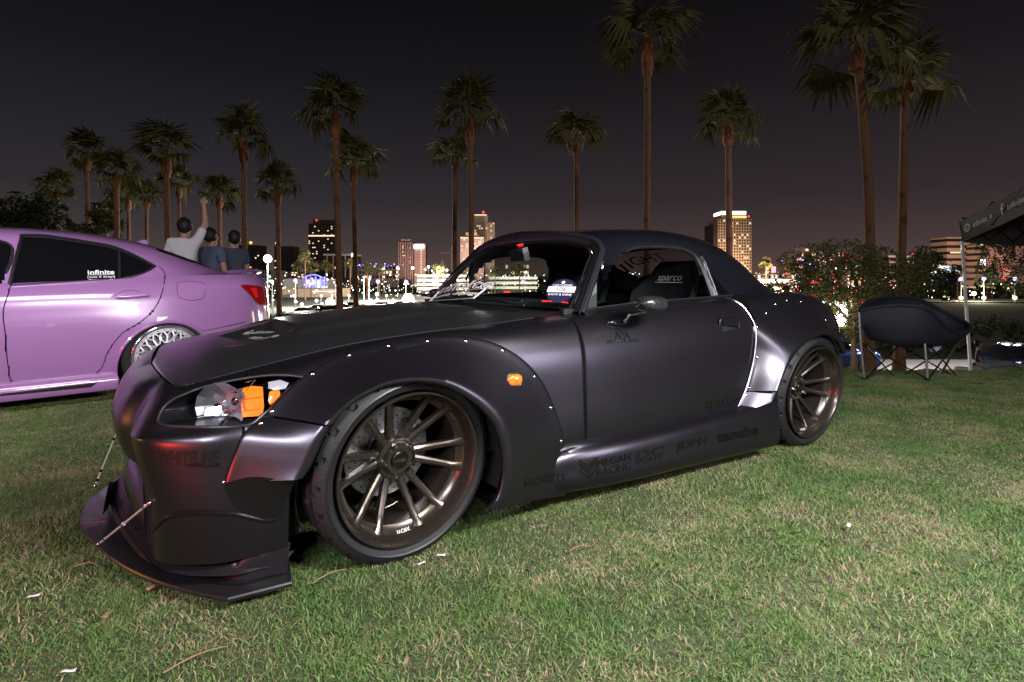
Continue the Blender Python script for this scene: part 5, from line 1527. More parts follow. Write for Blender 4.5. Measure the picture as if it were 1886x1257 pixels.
# =================================================================== leafy trees
def leaf_mat(name, a, b):
    return pmat(name, a, .7, var=b, varscale=.9)
M['leafd'] = leaf_mat('dark_tree_leaves', (.030, .040, .012), (.055, .050, .016))
M['leafy'] = leaf_mat('warm_lit_tree_leaves', (.075, .080, .020), (.040, .050, .014))
M['bark'] = pmat('tree_bark', (.13, .095, .07), .9, var=(.08, .06, .045), varscale=8, bump=.5, bscale=30)
def leafy_tree(name, c_px, D, blobs, leaf, nleaf, mat, label, trunk=None, seed=1, cat='tree', limbs=True, zb=None, group=None):
    """blobs: (px, py, rx_px, ry_px)"""
    r = random.Random(seed)
    B = at(c_px[0], c_px[1], D=D); 
    o = empty(name, B, 0, label, cat, group)
    sc = D / FPX
    V = []; F = []
    tot = sum(b[2] * b[3] for b in blobs)
    for bx, by, rx, ry in blobs:
        C = at(bx, by, D=D) - B
        n = int(nleaf * rx * ry / tot)
        cl = [(r.gauss(0, .5), r.gauss(0, .5), r.gauss(0, .5)) for _ in range(max(4, n // 40))]
        for k in range(n):
            q = cl[k % len(cl)]
            u = Vector((q[0] + r.gauss(0, .16), q[1] + r.gauss(0, .16), q[2] + r.gauss(0, .16)))
            if u.length > 1.15: u *= 1.15 / u.length
            p = C + Vector((RD[0], RD[1], 0)) * u.x * rx * sc + Vector((VD[0], VD[1], 0)) * u.y * rx * sc + Vector((0, 0, u.z * ry * sc))
            a = Vector((r.gauss(0, 1), r.gauss(0, 1), r.gauss(0, .6))).normalized() * leaf; b2 = a.cross(Vector((r.gauss(0, 1), r.gauss(0, 1), r.gauss(0, 1)))).normalized() * leaf * .38
            nn = len(V); V += [p - a, p + b2, p + a, p - b2]; F.append((nn, nn + 1, nn + 2, nn + 3))
    cw = mobj('crown', V, F, mat, o, False); cw['kind'] = 'stuff'
    if trunk:
        b = MB()
        for pts, rr in trunk:
            P = catmull([at(x, y, D=D + dd) - B for x, y, dd in pts], 12)
            b.tube(P, [rr * (1 - .6 * k / 11) for k in range(12)], 8)
        b.build('trunk', M['bark'], o)
    return o
leafy_tree('street_tree', (1575, 690), 9.5, [(1500, 500, 60, 45), (1560, 480, 55, 40), (1600, 520, 55, 60), (1470, 490, 30, 30), (1540, 560, 60, 40), (1640, 500, 40, 40), (1575, 610, 22, 25), (1500, 545, 50, 35), (1680, 520, 40, 50)], .030, 13000, M['leafy'],
    'small leafy tree with thin forked trunk between the roadster tail and the folding chair',
    [([(1573, 720, 0), (1573, 660, 0), (1570, 600, 0)], .075), ([(1570, 605, 0), (1562, 560, .1), (1545, 520, .3), (1530, 480, .4)], .035), ([(1571, 600, 0), (1545, 570, -.1), (1520, 548, -.2), (1490, 520, -.3)], .030), ([(1571, 590, 0), (1585, 540, .1), (1590, 490, .1)], .028), ([(1575, 600, 0), (1610, 550, .2), (1640, 510, .3)], .022), ([(1545, 520, .3), (1560, 470, .3)], .018)], 3)
leafy_tree('dark_tree', (1720, 560), 60, [(1700, 500, 40, 40), (1740, 520, 30, 30), (1770, 470, 0.1, 0.1)], .22, 2500, M['leafd'], 'dark broad tree behind the folding chair, right of the small leafy tree', None, 5, group=None)
leafy_tree('dark_tree', (1850, 560), 118, [(1832, 470, 26, 32), (1850, 455, 24, 22), (1818, 500, 18, 28), (1848, 510, 34, 30), (1880, 500, 24, 40)], .32, 3500, M['leafd'], 'round topped dark tree in front of the banded office block', None, 6)
leafy_tree('dark_tree', (55, 440), 40, [(30, 395, 45, 35), (75, 388, 35, 30), (95, 408, 30, 25), (10, 410, 40, 30)], .16, 5000, M['leafd'], 'large dark tree mass behind the sedan roof at the far left', None, 8)
leafy_tree('dark_tree', (190, 440), 38, [(160, 425, 30, 16), (200, 415, 26, 20), (180, 400, 18, 22)], .14, 2500, M['leafy'], 'low shrubby tree behind the sedan rear window', None, 9)
for k, (x, y, rx, ry, D) in enumerate([(480, 586, 26, 9, 34), (560, 590, 45, 10, 32), (520, 584, 20, 8, 36), (470, 594, 24, 9, 30)]):
    leafy_tree('hedge', (x, y + 8), D, [(x, y, rx, ry)], .06, 1800, M['leafy'], ['clipped round hedge beside the sedan tail light', 'long clipped hedge just above the roadster bonnet edge', 'small clipped hedge by the foot of the fan palm behind the lamp', 'low hedge touching the sedan rear bumper'][k], None, 20 + k, 'hedge')

# =================================================================== people behind the sedan
M['skin'] = pmat('skin', (.42, .22, .15), .55)
M['hair'] = pmat('dark_hair', (.012, .010, .009), .6)
def person(px, py_head, D, label, shirt, trousers, arm_up=False, face=0.0, seed=0, height=1.74):
    """head centre at the photo pixel; the body is one skinned surface"""
    Hc = at(px, py_head, D=D); base = Vector((Hc.x, Hc.y, Hc.z - height + .12))
    o = empty('person', base, face, label, 'person')
    h = height
    J = {'pelvis': (0, 0, .53 * h), 'waist': (0, -.01, .61 * h), 'chest': (0, 0, .73 * h), 'neck': (0, .0, .835 * h), 'jaw': (0, -.02, .885 * h), 'head': (0, -.01, .935 * h), 'crown': (0, .0, .975 * h),
         'ls': (-.19, 0, .80 * h), 'le': (-.24, -.02, .63 * h), 'lw': (-.23, -.12, .49 * h), 'lh': (-.22, -.16, .44 * h),
         'rs': (.19, 0, .80 * h), 're': (.24, -.02, .63 * h), 'rw': (.23, -.12, .49 * h), 'rh': (.22, -.16, .44 * h),
         'll': (-.10, 0, .49 * h), 'lk': (-.11, -.02, .27 * h), 'la': (-.12, .02, .05 * h), 'lt': (-.13, -.12, .02 * h),
         'rl': (.10, 0, .49 * h), 'rk': (.11, -.02, .27 * h), 'ra': (.12, .02, .05 * h), 'rt': (.13, -.12, .02 * h)}
    if arm_up:
        J = {k: (-v[0], v[1], v[2]) for k, v in J.items()}
        J['rs'] = (-.18, 0, .83 * h); J['re'] = (-.27, -.03, .97 * h); J['rw'] = (-.25, -.05, 1.10 * h); J['rh'] = (-.245, -.05, 1.14 * h)
    Rr = {'pelvis': .15, 'waist': .13, 'chest': .155, 'neck': .055, 'jaw': .07, 'head': .098, 'crown': .06, 'ls': .065, 'le': .045, 'lw': .03, 'lh': .035, 'rs': .065, 're': .045, 'rw': .03, 'rh': .035,
          'll': .095, 'lk': .062, 'la': .042, 'lt': .035, 'rl': .095, 'rk': .062, 'ra': .042, 'rt': .035}
    E = [('pelvis', 'waist'), ('waist', 'chest'), ('chest', 'neck'), ('neck', 'jaw'), ('jaw', 'head'), ('head', 'crown'), ('chest', 'ls'), ('ls', 'le'), ('le', 'lw'), ('lw', 'lh'), ('chest', 'rs'), ('rs', 're'), ('re', 'rw'), ('rw', 'rh'),
         ('pelvis', 'll'), ('ll', 'lk'), ('lk', 'la'), ('la', 'lt'), ('pelvis', 'rl'), ('rl', 'rk'), ('rk', 'ra'), ('ra', 'rt')]
    names = list(J)
    def skin(name, keys, edges, scale, mat, par):
        idx = {k: i for i, k in enumerate(keys)}
        me = bpy.data.meshes.new(name); me.from_pydata([J[k] for k in keys], [(idx[a], idx[b]) for a, b in edges], [])
        ob = bpy.data.objects.new(name, me); link(ob, par)
        m1 = ob.modifiers.new('skin', 'SKIN'); m2 = ob.modifiers.new('sub', 'SUBSURF'); m2.levels = 2; m2.render_levels = 2
        for i, k in enumerate(keys):
            rr = Rr[k] * scale(k); me.skin_vertices[0].data[i].radius = (rr, rr * .8 if k in ('chest', 'waist', 'pelvis') else rr)
        me.skin_vertices[0].data[0].use_root = True
        dg = bpy.context.evaluated_depsgraph_get(); nm = bpy.data.meshes.new_from_object(ob.evaluated_get(dg))
        ob.modifiers.clear(); ob.data = nm; nm.materials.clear(); nm.materials.append(mat); nm.shade_smooth()
        return ob
    bodyo = skin('body', names, E, lambda k: .84 if k in ('chest', 'waist', 'pelvis', 'ls', 'rs', 'll', 'rl') else 1.0, M['skin'], o)
    kk = ['chest', 'waist', 'pelvis', 'neck', 'ls', 'rs', 'le', 're']
    J2 = dict(J)
    lo = Vector(J['neck']).lerp(Vector(J['chest']), .02); J['neck'] = tuple(lo)
    le0, re0 = J['le'], J['re']
    J['le'] = tuple(Vector(J['ls']).lerp(Vector(le0), .75)); J['re'] = tuple(Vector(J['rs']).lerp(Vector(re0), .75))
    skin('shirt', kk, [('chest', 'waist'), ('waist', 'pelvis'), ('chest', 'neck'), ('chest', 'ls'), ('chest', 'rs'), ('ls', 'le'), ('rs', 're')], lambda k: 1.4 if k in ('le', 're') else 1.32 if k == 'neck' else 1.22 if k in ('chest', 'ls', 'rs') else 1.15, shirt, bodyo)
    J.update(J2)
    kk = ['pelvis', 'll', 'lk', 'la', 'rl', 'rk', 'ra']
    skin('trousers', kk, [('pelvis', 'll'), ('ll', 'lk'), ('lk', 'la'), ('pelvis', 'rl'), ('rl', 'rk'), ('rk', 'ra')], lambda k: 1.16 if k != 'pelvis' else 1.05, trousers, bodyo)
    b = MB(); b.sphere((0, .030, .942 * h), .112, 16, 12, sc=(.88, .96, 1.06)); b.V = [tuple(c_ + random.Random(i_ * 7 + seed).uniform(-.007, .007) for c_ in v_) for i_, v_ in enumerate(b.V)]; b.build('hair', M['hair'], bodyo)
    b = MB(); b.sphere((0, -.112, .925 * h), .016, 8, 6, sc=(.8, 1, 1.3)); b.build('nose', M['skin'], bodyo)
    for s in (-1, 1):
        b = MB(); b.sphere((.034 * s, -.100, .942 * h), .010, 8, 6); b.build('eye', M['trim'], bodyo)
        b = MB(); b.sphere((.097 * s, .0, .93 * h), .022, 8, 6, sc=(.5, .8, 1.4)); b.build('ear', M['skin'], bodyo)
        # hands with separate fingers
        if not (arm_up and s == 1):
            w = Vector(J['lh' if s == -1 else 'rh']); b = MB()
            for q in range(4): b.tube([w + Vector((.014 * (q - 1.5), 0, 0)), w + Vector((.016 * (q - 1.5), -.02, -.05)), w + Vector((.016 * (q - 1.5), -.015, -.085))], [.010, .009, .007], 6)
            b.tube([w, w + Vector((-.03 * s, -.02, -.03)), w + Vector((-.035 * s, -.02, -.055))], [.012, .010, .008], 6)
        else:
            w = Vector(J['rh']); b = MB()
            for q in range(4): b.tube([w + Vector((.016 * (q - 1.5), 0, .0)), w + Vector((.019 * (q - 1.5), 0, .055 + (.02 if q == 1 else 0))), w + Vector((.02 * (q - 1.5), -.01, .085 + (.02 if q == 1 else 0) - .01 * abs(q - 1.5)))], [.010, .009, .007], 6)
            b.tube([w, w + Vector((-.035, 0, .025)), w + Vector((-.045, 0, .05))], [.012, .010, .008], 6)
        b.build('fingers', M['skin'], bodyo)
    return o
M['wshirt'] = pmat('white_t_shirt', (.62, .60, .66), .85, bump=.8, bscale=9); M['bshirt'] = pmat('dusty_blue_shirt', (.09, .11, .19), .9, bump=.8, bscale=9); M['dshirt'] = pmat('slate_jacket', (.06, .065, .10), .9); M['jeans'] = pmat('dark_jeans', (.02, .025, .045), .9)
person(340, 418, 8.4, 'person with dark hair in a white t-shirt raising one arm behind the sedan boot', M['wshirt'], M['jeans'], True, R(170), height=1.76)
person(390, 436, 8.9, 'person in a dusty blue shirt standing next to the one in white', M['bshirt'], M['jeans'], False, R(125), height=1.70)
person(430, 440, 9.3, 'person in a dark slate jacket, farthest right of the three by the sedan', M['dshirt'], M['jeans'], False, R(200), height=1.70)
person(1803, 634, 19.5, 'person in dark clothes holding a pale bag beside the pavilion leg', M['dshirt'], M['jeans'], False, R(20), height=1.68)

# =================================================================== folding chair
M['cloth'] = pmat('navy_black_chair_cloth', (.006, .007, .013), .75, bump=.35, bscale=25)
M['steel'] = pmat('grey_steel_tube', (.35, .35, .37), .35, .8)
M['dsteel'] = pmat('black_steel_tube', (.012, .012, .014), .4, .4)
DCH = 5.25
def cp(x, y, dd=0): return at(x, y, D=DCH + dd)
ch_base = at(1680, 698, D=DCH)
chair = empty('folding_chair', ch_base, 0, 'dark round folding camp chair with crossed steel legs on the lawn edge', 'chair')
def loc(P): return [p - ch_base for p in P]
def ctube(name, pts, r, mat, n=8): return MB().tube(loc([cp(*p) for p in pts]), r, n).build(name, mat, chair)
for pts, m in ((((1582, 575, .0), (1586, 640, .0), (1592, 698, .0)), 'steel'), (((1698, 562, -.15), (1704, 640, -.15), (1709, 699, -.15)), 'steel'), (((1790, 600, .3), (1760, 640, .3), (1733, 690, .3)), 'dsteel')):
    ctube('leg', pts, .0105, M[m])
for pts in (((1590, 633, 0), (1707, 698, -.15)), ((1595, 695, 0), (1704, 640, -.15)), ((1590, 633, 0), (1650, 698, .45)), ((1600, 692, 0), (1660, 632, .45)), ((1707, 630, -.15), (1765, 697, .3)), ((1711, 697, -.15), (1758, 634, .3)), ((1650, 632, .45), (1762, 697, .3)), ((1655, 697, .45), (1745, 640, .3))):
    ctube('cross_strut', pts, .0075, M['dsteel'], 6)
for x, y, dd in ((1592, 698, 0), (1709, 699, -.15), (1766, 698, .3), (1651, 698, .45)):
    p = cp(x, y, dd) - ch_base; MB().box(p, (.035, .035, .02)).build('foot', M['trim'], chair)
# padded round seat shell: rim and hanging bowl
rim = [cp(1584, 572, .0), cp(1600, 556, .25), cp(1640, 549, .5), cp(1690, 551, .55), cp(1740, 575, .5), cp(1782, 597, .3), cp(1778, 612, .05), cp(1745, 606, -.15), cp(1698, 566, -.22), cp(1640, 563, -.12)]
rim = catmull([p - ch_base for p in rim], 40, True)
bot = [cp(1600, 626, .05), cp(1610, 622, .25), cp(1640, 628, .45), cp(1680, 632, .5), cp(1720, 632, .45), cp(1762, 622, .3), cp(1755, 632, .05), cp(1730, 636, -.1), cp(1690, 636, -.15), cp(1640, 634, -.08)]
bot = catmull([p - ch_base for p in bot], 40, True)
V = []; n = 40
cc = sum(bot, Vector()) / 40 + Vector((0, 0, -.02))
rr = random.Random(4)
for r_ in range(7):
    v = r_ / 6
    for k in range(n):
        p = rim[k].lerp(bot[k], v); cen_ = rim[k].lerp(bot[k], .5); out = (cen_ - cc); out.z = 0
        p = p + out.normalized() * (.035 * math.sin(math.pi * v)) + Vector((0, 0, rr.uniform(-.004, .004))); V.append(p)
F = [(r_ * n + k, r_ * n + (k + 1) % n, (r_ + 1) * n + (k + 1) % n, (r_ + 1) * n + k) for r_ in range(6) for k in range(n)]
for k in range(n): V.append(bot[k].lerp(cc, .5) + Vector((0, 0, -.03)))
V.append(cc + Vector((0, 0, -.04)))
F += [(6 * n + k, 6 * n + (k + 1) % n, 7 * n + (k + 1) % n, 7 * n + k) for k in range(n)] + [(7 * n + k, 7 * n + (k + 1) % n, 8 * n) for k in range(n)]
MB().add(V, F).build('seat', M['cloth'], chair, True, 80)
MB().tube(rim + rim[:1], .018, 8, cap=False).build('padded_rim', M['cloth'], chair)
p0 = [cp(x, y, .0) - ch_base for x, y in ((1714, 630), (1738, 628), (1732, 642), (1722, 650), (1716, 640))]
V = p0 + [p + Vector((VD[0], VD[1], 0)) * .06 for p in p0]; 
bag = MB().add([p + ch_base for p in V], [(0, 1, 2, 3, 4), (9, 8, 7, 6, 5)] + [(i, (i + 1) % 5, 5 + (i + 1) % 5, 5 + i) for i in range(5)]).build('plastic_bag', pmat('thin_pale_plastic', (.35, .38, .45), .3), None, True, 80)
tag(bag, 'small crumpled pale plastic bag hanging under the folding chair seat', 'bag')

# =================================================================== canopy pavilion
M['canopy'] = pmat('black_canopy_cloth', (.060, .052, .047), .85, bump=.3, bscale=12)
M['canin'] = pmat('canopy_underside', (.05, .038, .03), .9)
DT = 7.6
def tp(x, y, dd=0): return at(x, y, D=DT + dd)
tb = at(1790, 720, D=DT)
tent = empty('canopy_pavilion', tb, 0, 'black pop up canopy with white social media lettering on its valance', 'canopy')
def tl_(P): return [p - tb for p in P]
c0 = tp(1768, 409); c0b = tp(1772, 447)
c1 = tp(2060, 250, -2.2); c1b = tp(2060, 316, -2.2)         # towards the camera, outside the frame
c2 = c0 + (Vector((RD[0], RD[1], 0)) * 2.6 + Vector((VD[0], VD[1], 0)) * 1.4); c2b = c2 + (c0b - c0)
c3 = c1 + (c2 - c0)
pk = (c0 + c1 + c2 + c3) / 4 + Vector((0, 0, .12))
def quad(name, P, mat, off=0.0, nn=16):
    a, b2, c, d = P; V = []; 
    for i in range(5):
        for j in range(nn):
            u = j / (nn - 1); v = i / 4; p = a.lerp(b2, u).lerp(d.lerp(c, u), v)
            nrm = (b2 - a).cross(d - a).normalized(); p = p + nrm * (.008 * math.sin(u * 17 + v * 3) + off); V.append(p - tb)
    return mobj(name, V, grid_faces(5, nn), mat, tent)
quad('valance', [c0, c1, c1b, c0b], M['canopy']); quad('valance', [c2, c0, c0b, c2b], M['canopy'])
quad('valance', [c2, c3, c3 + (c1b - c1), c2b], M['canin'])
for a, b2 in ((c0, c1), (c1, c3), (c3, c2), (c2, c0)):
    V = [a - tb, b2 - tb, pk - tb, ((a + b2) / 2).lerp(pk, .5) - tb + Vector((0, 0, -.04))]
    mobj('roof_panel', V, [(0, 1, 3), (1, 2, 3), (2, 0, 3)], M['canopy'], tent)
leg = [(c0b + Vector((0, 0, .02))) , tp(1779, 560), tp(1790, 716)]
MB().tube(tl_(leg), .021, 4).build('leg', pmat('white_steel_leg', (.55, .52, .56), .4, .2), tent)
for cx_ in (c1, c2, c3):
    MB().tube(tl_([cx_, Vector((cx_.x, cx_.y, ground_z(cx_.x, cx_.y)))]), .021, 4).build('leg', bpy.data.materials['white_steel_leg'], tent)
for a, b2 in ((c0b, c2b), (c0b, c1b)):
    q0, q1 = a + Vector((0, 0, .05)), b2 + Vector((0, 0, .05)); n = 4
    for k in range(n):
        s0, s1 = q0.lerp(q1, k / n), q0.lerp(q1, (k + 1) / n)
        MB().tube(tl_([s0 + Vector((0, 0, .0)), s1 + Vector((0, 0, .28))]), .010, 4).build('truss_bar', M['dsteel'], tent)
        MB().tube(tl_([s0 + Vector((0, 0, .28)), s1 + Vector((0, 0, .0))]), .010, 4).build('truss_bar', M['dsteel'], tent)
# lettering on the valance
uv = (c1 - c0).normalized(); vv = (c0 - c0b).normalized(); nv = uv.cross(vv).normalized()
if nv.dot(Vector((CAMX, CAMY, CAMZ)) - c0) < 0: nv = -nv
def vtext(tx, dist, h, wpx=1.0, mat=None, dz=0, name='valance_lettering', mir=False):
    tv, tf = text_mesh(tx, h); x0 = min(v[0] for v in tv)
    base = c0.lerp(c0b, .5)
    V = [base + uv * (dist + (v[0] - x0) * wpx) + (vv * (v[1] + dz)) + nv * .022 - tb for v in tv]
    mobj(name, V, tf, mat or M['white'], tent, False)
    return dist + (max(v[0] for v in tv) - x0) * wpx
M['print'] = pmat('pale_print', (.42, .40, .40), .7)
e = vtext('O', .10, .15, 1, M['print'])
vtext('o', .125, .09, .9, M['print'], name='valance_icon')
e = vtext('infinite_x', .27, .095, 1.0, M['print']); e = vtext('f', e + .14, .19, 1.0, M['print']); e = vtext('infinite auto design', e + .06, .10, 1.0, M['print'])
bird = [(0, -.06), (.05, -.065), (.10, -.03), (.12, .03), (.15, .05), (.115, .055), (.09, .07), (.06, .05), (.06, .02), (.02, .04), (.0, .06), (-.01, .02), (.01, -.02), (.03, -.04)]
base = c0.lerp(c0b, .5)
mobj('valance_icon', [base + uv * (e + .14 + x) + vv * y + nv * .022 - tb for x, y in bird], [tuple(range(len(bird)))], M['print'], tent, False)
vtext('_infiniteauto', e + .36, .10, 1.0, M['print'])
u2 = (c2 - c0).normalized(); tv, tf = text_mesh('-0-267-446', .12)
mobj('back_lettering', [c0.lerp(c0b, .3) + u2 * (.75 - v[0]) + vv * (v[1]) + Vector((-VD[0], -VD[1], 0)) * .03 - tb for v in tv], tf, M['vinylgrey'], tent, False)

# =================================================================== barrier wall, cars on the lower road
DW = 9.6
wb = at(1850, 700, D=DW)
wall = empty('low_sign_wall', wb, 0, 'low grey concrete sign wall with arched top beyond the lawn edge', 'wall')
prof = [(1808, 760), (1808, 677), (1818, 677), (1822, 672), (1840, 667), (1860, 666), (1880, 670), (1900, 677), (1960, 679), (1960, 760)]
M['gconc'] = pmat('grey_painted_concrete', (.16, .16, .165), .8, var=(.12, .12, .125), varscale=4)
P = [at(x, y, D=DW) - wb for x, y in prof]; dv = Vector((VD[0], VD[1], 0)) * .25; n = len(P)
MB().add(P + [p + dv for p in P], [tuple(range(n)), tuple(range(2 * n - 1, n - 1, -1))] + [(i, (i + 1) % n, n + (i + 1) % n, n + i) for i in range(n)]).build('panel', M['gconc'], wall, False)
ar = [(1800, 691), (1800, 686), (1812, 686), (1814, 679), (1840, 674), (1862, 673), (1880, 677), (1884, 684), (1900, 684)]
MB().tube([at(x, y, D=DW - .01) - wb for x, y in ar], .012, 6).build('arch_molding', M['gconc'], wall)
b = MB(); q = at(1775, 690, D=DW) - wb; b.box((q.x, q.y, -.1), (.20, .20, .62)); b.build('pillar', pmat('cream_pillar', (.5, .42, .40), .8), wall, False)

def simple_car(loc, rz, label, paint, seed=0, L=4.3, W=1.75, H=1.38, lights=True, glow=1.0):
    o = empty('parked_car', loc, rz, label, 'car')
    st = [-L / 2, -L / 2 + .12, -L / 2 + .7, -L / 2 + 1.3, 0, L / 2 - 1.2, L / 2 - .6, L / 2 - .1, L / 2]
    zt = [.55, .66, .74, .82, .86, .88, .86, .80, .58]
    hw = [.62, .80, .88, .90, .91, .91, .88, .82, .66]
    rails = []
    for f, zf in ((0, 1), (.92, 1), (1.0, .88), (1.0, .55), (.96, .26)):
        rails.append([(x, -f * h * W / 1.82, .26 + (z - .26) * (zf - .26) / .74 if zf < 1 else z) for x, z, h in zip(st, zt, hw)])
    sf = Surf(rails)
    def acut(c): return any((c[0] - a) ** 2 + (c[2] - .31) ** 2 < .36 ** 2 for a in (-L / 2 + .82, L / 2 - .85)) and abs(c[1]) > .5
    V, F = panel(sf, 0, sf.S[-1], 0, sf.T[-1], .05, acut); mobj('body', *both(V, F), paint, o)
    gx = [-.95, -.45, .1, .7, 1.25]; gz = [.82, H * .95, H, H * .97, .88]; gw = [.70, .58, .56, .56, .66]
    g = Surf([[(x, -f * w, .84 + (z - .84) * zf) for x, z, w in zip(gx, gz, gw)] for f, zf in ((0, 1), (.85, .98), (1.0, .85), (1.25, 0))])
    V, F = panel(g, 0, g.S[-1], 0, g.T[-1], .06); gl = mobj('window_glass', *both(V, F), M['tintd'], o)
    V, F = panel(g, g.S[1] * 1.05, g.S[3], 0, g.tx(1.6), .06, None, '', -.01); mobj('roof', *both(V, F), paint, o)
    for a in (-L / 2 + .82, L / 2 - .85):
        for s in (-1, 1):
            w = empty('wheel'); w.parent = o; w.location = (a, s * (W / 2 - .1), .31)
            MB().lathe([(.20, -.09), (.30, -.09), (.315, -.05), (.315, .05), (.30, .09), (.20, .09)], 24).build('tyre', M['tyre'], w)
            b = MB()
            for k in range(5): b.box((.1 * math.cos(k * 1.2566), s * .075, .1 * math.sin(k * 1.2566)), (.22, .02, .035), (0, -k * 1.2566, 0))
            b.lathe([(.20, s * .05), (.205, s * .085), (.215, s * .085)], 24); b.build('rim', M['silver'], w)
    for s in (-1, 1):
        MB().sphere((-L / 2 + .12, s * .60, .62), .10, 10, 6, sc=(.8, 1.5, .8)).build('headlight', emat('headlamp_glow', (1, .95, .88), 6 * glow) if s == -1 else bpy.data.materials[bpy.data.materials[-1].name] if False else M['hl'], o)
        MB().sphere((L / 2 - .06, s * .62, .68), .09, 10, 6, sc=(.5, 1.5, .8)).build('tail_light', M['redlens'], o)
    b = MB(); b.box((-L / 2 + .0, 0, .40), (.06, .9, .16)); b.build('grille', M['void'], o)
    for s in (-1, 1): MB().sphere((-.62, s * .93, .92), .09, 8, 6, sc=(.7, 1, .7)).build('door_mirror', paint, o)
    return o
M['hl'] = emat('headlamp_lit', (1, .93, .88), 5.0)
M['bluep'] = pmat('dark_blue_paint', (.01, .03, .14), .2, .3, coat=1); M['bluep2'] = pmat('navy_paint', (.008, .015, .06), .2, .3, coat=1)
def gxy(px, D): p = at(px, HOR, D=D); return p.x, p.y
x, y = gxy(1518, 25.0); simple_car((x, y, -3.15), -YAW + R(6), 'blue hatchback on the lower road behind the tree trunk and folding chair', M['bluep'])
x, y = gxy(1862, 23.0); simple_car((x, y, -3.15), -YAW + R(38), 'navy car with lit headlights behind the low sign wall', M['bluep2'])
x, y = gxy(1400, 14.0)
# =================================================================== the lit city across the water
rc = random.Random(11)
M['bdark'] = pmat('dark_tower_glass', (.045, .035, .032), .35, var=(.07, .05, .045), varscale=.05)
M['bcream'] = pmat('cream_facade', (.52, .40, .30), .85, var=(.44, .33, .25), varscale=.03)
M['bpink'] = pmat('pink_lit_facade', (.50, .33, .30), .85, var=(.42, .27, .25), varscale=.03)
M['btan'] = pmat('tan_facade', (.46, .34, .24), .85, var=(.38, .28, .20), varscale=.03)
M['bgrey'] = pmat('grey_facade', (.22, .20, .20), .85)
M['bwhite'] = pmat('white_facade', (.62, .57, .54), .8)
M['wdark'] = pmat('dark_window', (.02, .02, .024), .2)
M['litw'] = emat('lit_window_warm', (1.0, .72, .42), 1.4)
M['litc'] = emat('lit_window_cool', (.85, .95, 1.0), 1.5)
M['lits'] = emat('sign_white_light', (.95, .97, 1.0), 4.0)
M['lito'] = emat('orange_light', (1.0, .42, .10), 2.5)
M['litr'] = emat('red_light', (1.0, .05, .05), 3.0)
M['litb'] = emat('blue_light', (.16, .18, 1.0), 4.0)
M['litg'] = emat('green_white_lamp', (.72, 1.0, .82), 9.0)
M['bulb'] = emat('white_lamp', (1.0, .97, .86), 7.0)
M['bulby'] = emat('yellow_white_lamp', (1.0, .86, .45), 4.5)
M['bulbb'] = emat('blue_violet_lamp', (.30, .25, 1.0), 7.0)
M['pinkl'] = emat('pink_sign_light', (1.0, .45, .60), 1.6)
FR = Vector((RD[0], RD[1], 0)); FD = Vector((VD[0], VD[1], 0)); UP = Vector((0, 0, 1))
def wbox(b, x0, x1, z0, z1, d0, d1):        # local frame: right, up, deep
    P = [FR * x + FD * d + UP * z for z in (z0, z1) for d in (d0, d1) for x in (x0, x1)]
    b.add(P, [(0, 2, 3, 1), (4, 5, 7, 6), (0, 1, 5, 4), (2, 6, 7, 3), (0, 4, 6, 2), (1, 3, 7, 5)])
def bldg(x0, x1, yt, yb, D, label, wall, floors=0, cols=0, lit=.1, litmat='litw', depth=None, wfrac=(.6, .55), bands=None, name='building', strips=None, ground=True, seed=None, group=None):
    sc = D / FPX; W = (x1 - x0) * sc; H = (yb - yt) * sc
    B = at((x0 + x1) / 2, yb, D=D); zb = B.z; 
    o = empty(name, (B.x, B.y, zb), 0, label, 'building', group)
    d = depth if depth is not None else W * .8
    b = MB(); wbox(b, -W / 2, W / 2, (-4.25 - zb if zb > -4.2 else -.1), H, 0, d); b.build('wall', M[wall], o, False)
    r = random.Random(seed if seed is not None else int(x0 * 3 + yt))
    if floors:
        dk, lt = MB(), MB()
        fh, cw = H / floors, W / cols
        for i in range(floors):
            for j in range(cols):
                cx_, cz = -W / 2 + cw * (j + .5), fh * (i + .5)
                t = lt if r.random() < lit else dk
                wbox(t, cx_ - cw * wfrac[0] / 2, cx_ + cw * wfrac[0] / 2, cz - fh * wfrac[1] / 2, cz + fh * wfrac[1] / 2, -.12, .05)
        if dk.F: dk.build('dark_windows', M['wdark'], o, False)['kind'] = 'stuff'
        if lt.F: lt.build('lit_windows', M[litmat], o, False)['kind'] = 'stuff'
    if bands:
        n, mat, fr = bands
        for i in range(n):
            b = MB(); cz = H * (i + .5) / n; wbox(b, -W / 2 - .2, W / 2 + .2, cz - H / n * fr / 2, cz + H / n * fr / 2, -.5, d + .2); b.build('window_band' if mat == 'wdark' else 'floor_band', M[mat], o, False)
    if strips:
        n, mat, fr = strips
        for i in range(n):
            b = MB(); cx_ = -W / 2 + W * (i + .5) / n; wbox(b, cx_ - W / n * fr / 2, cx_ + W / n * fr / 2, 0, H * .985, -.7, .1); b.build('facade_fin', M[mat], o, False)
    o['_'] = 0; del o['_']
    return o, W, H, d, sc
def extra(o, name, mat, x0, x1, z0, z1, d0, d1):
    b = MB(); wbox(b, x0, x1, z0, z1, d0, d1); return b.build(name, M[mat], o, False)
def beacon(o, x, z, d, mat='litr', r=1.0):
    p = FR * x + FD * d + UP * z; b = MB(); b.sphere(p, r, 8, 6); return b.build('beacon', M[mat], o)

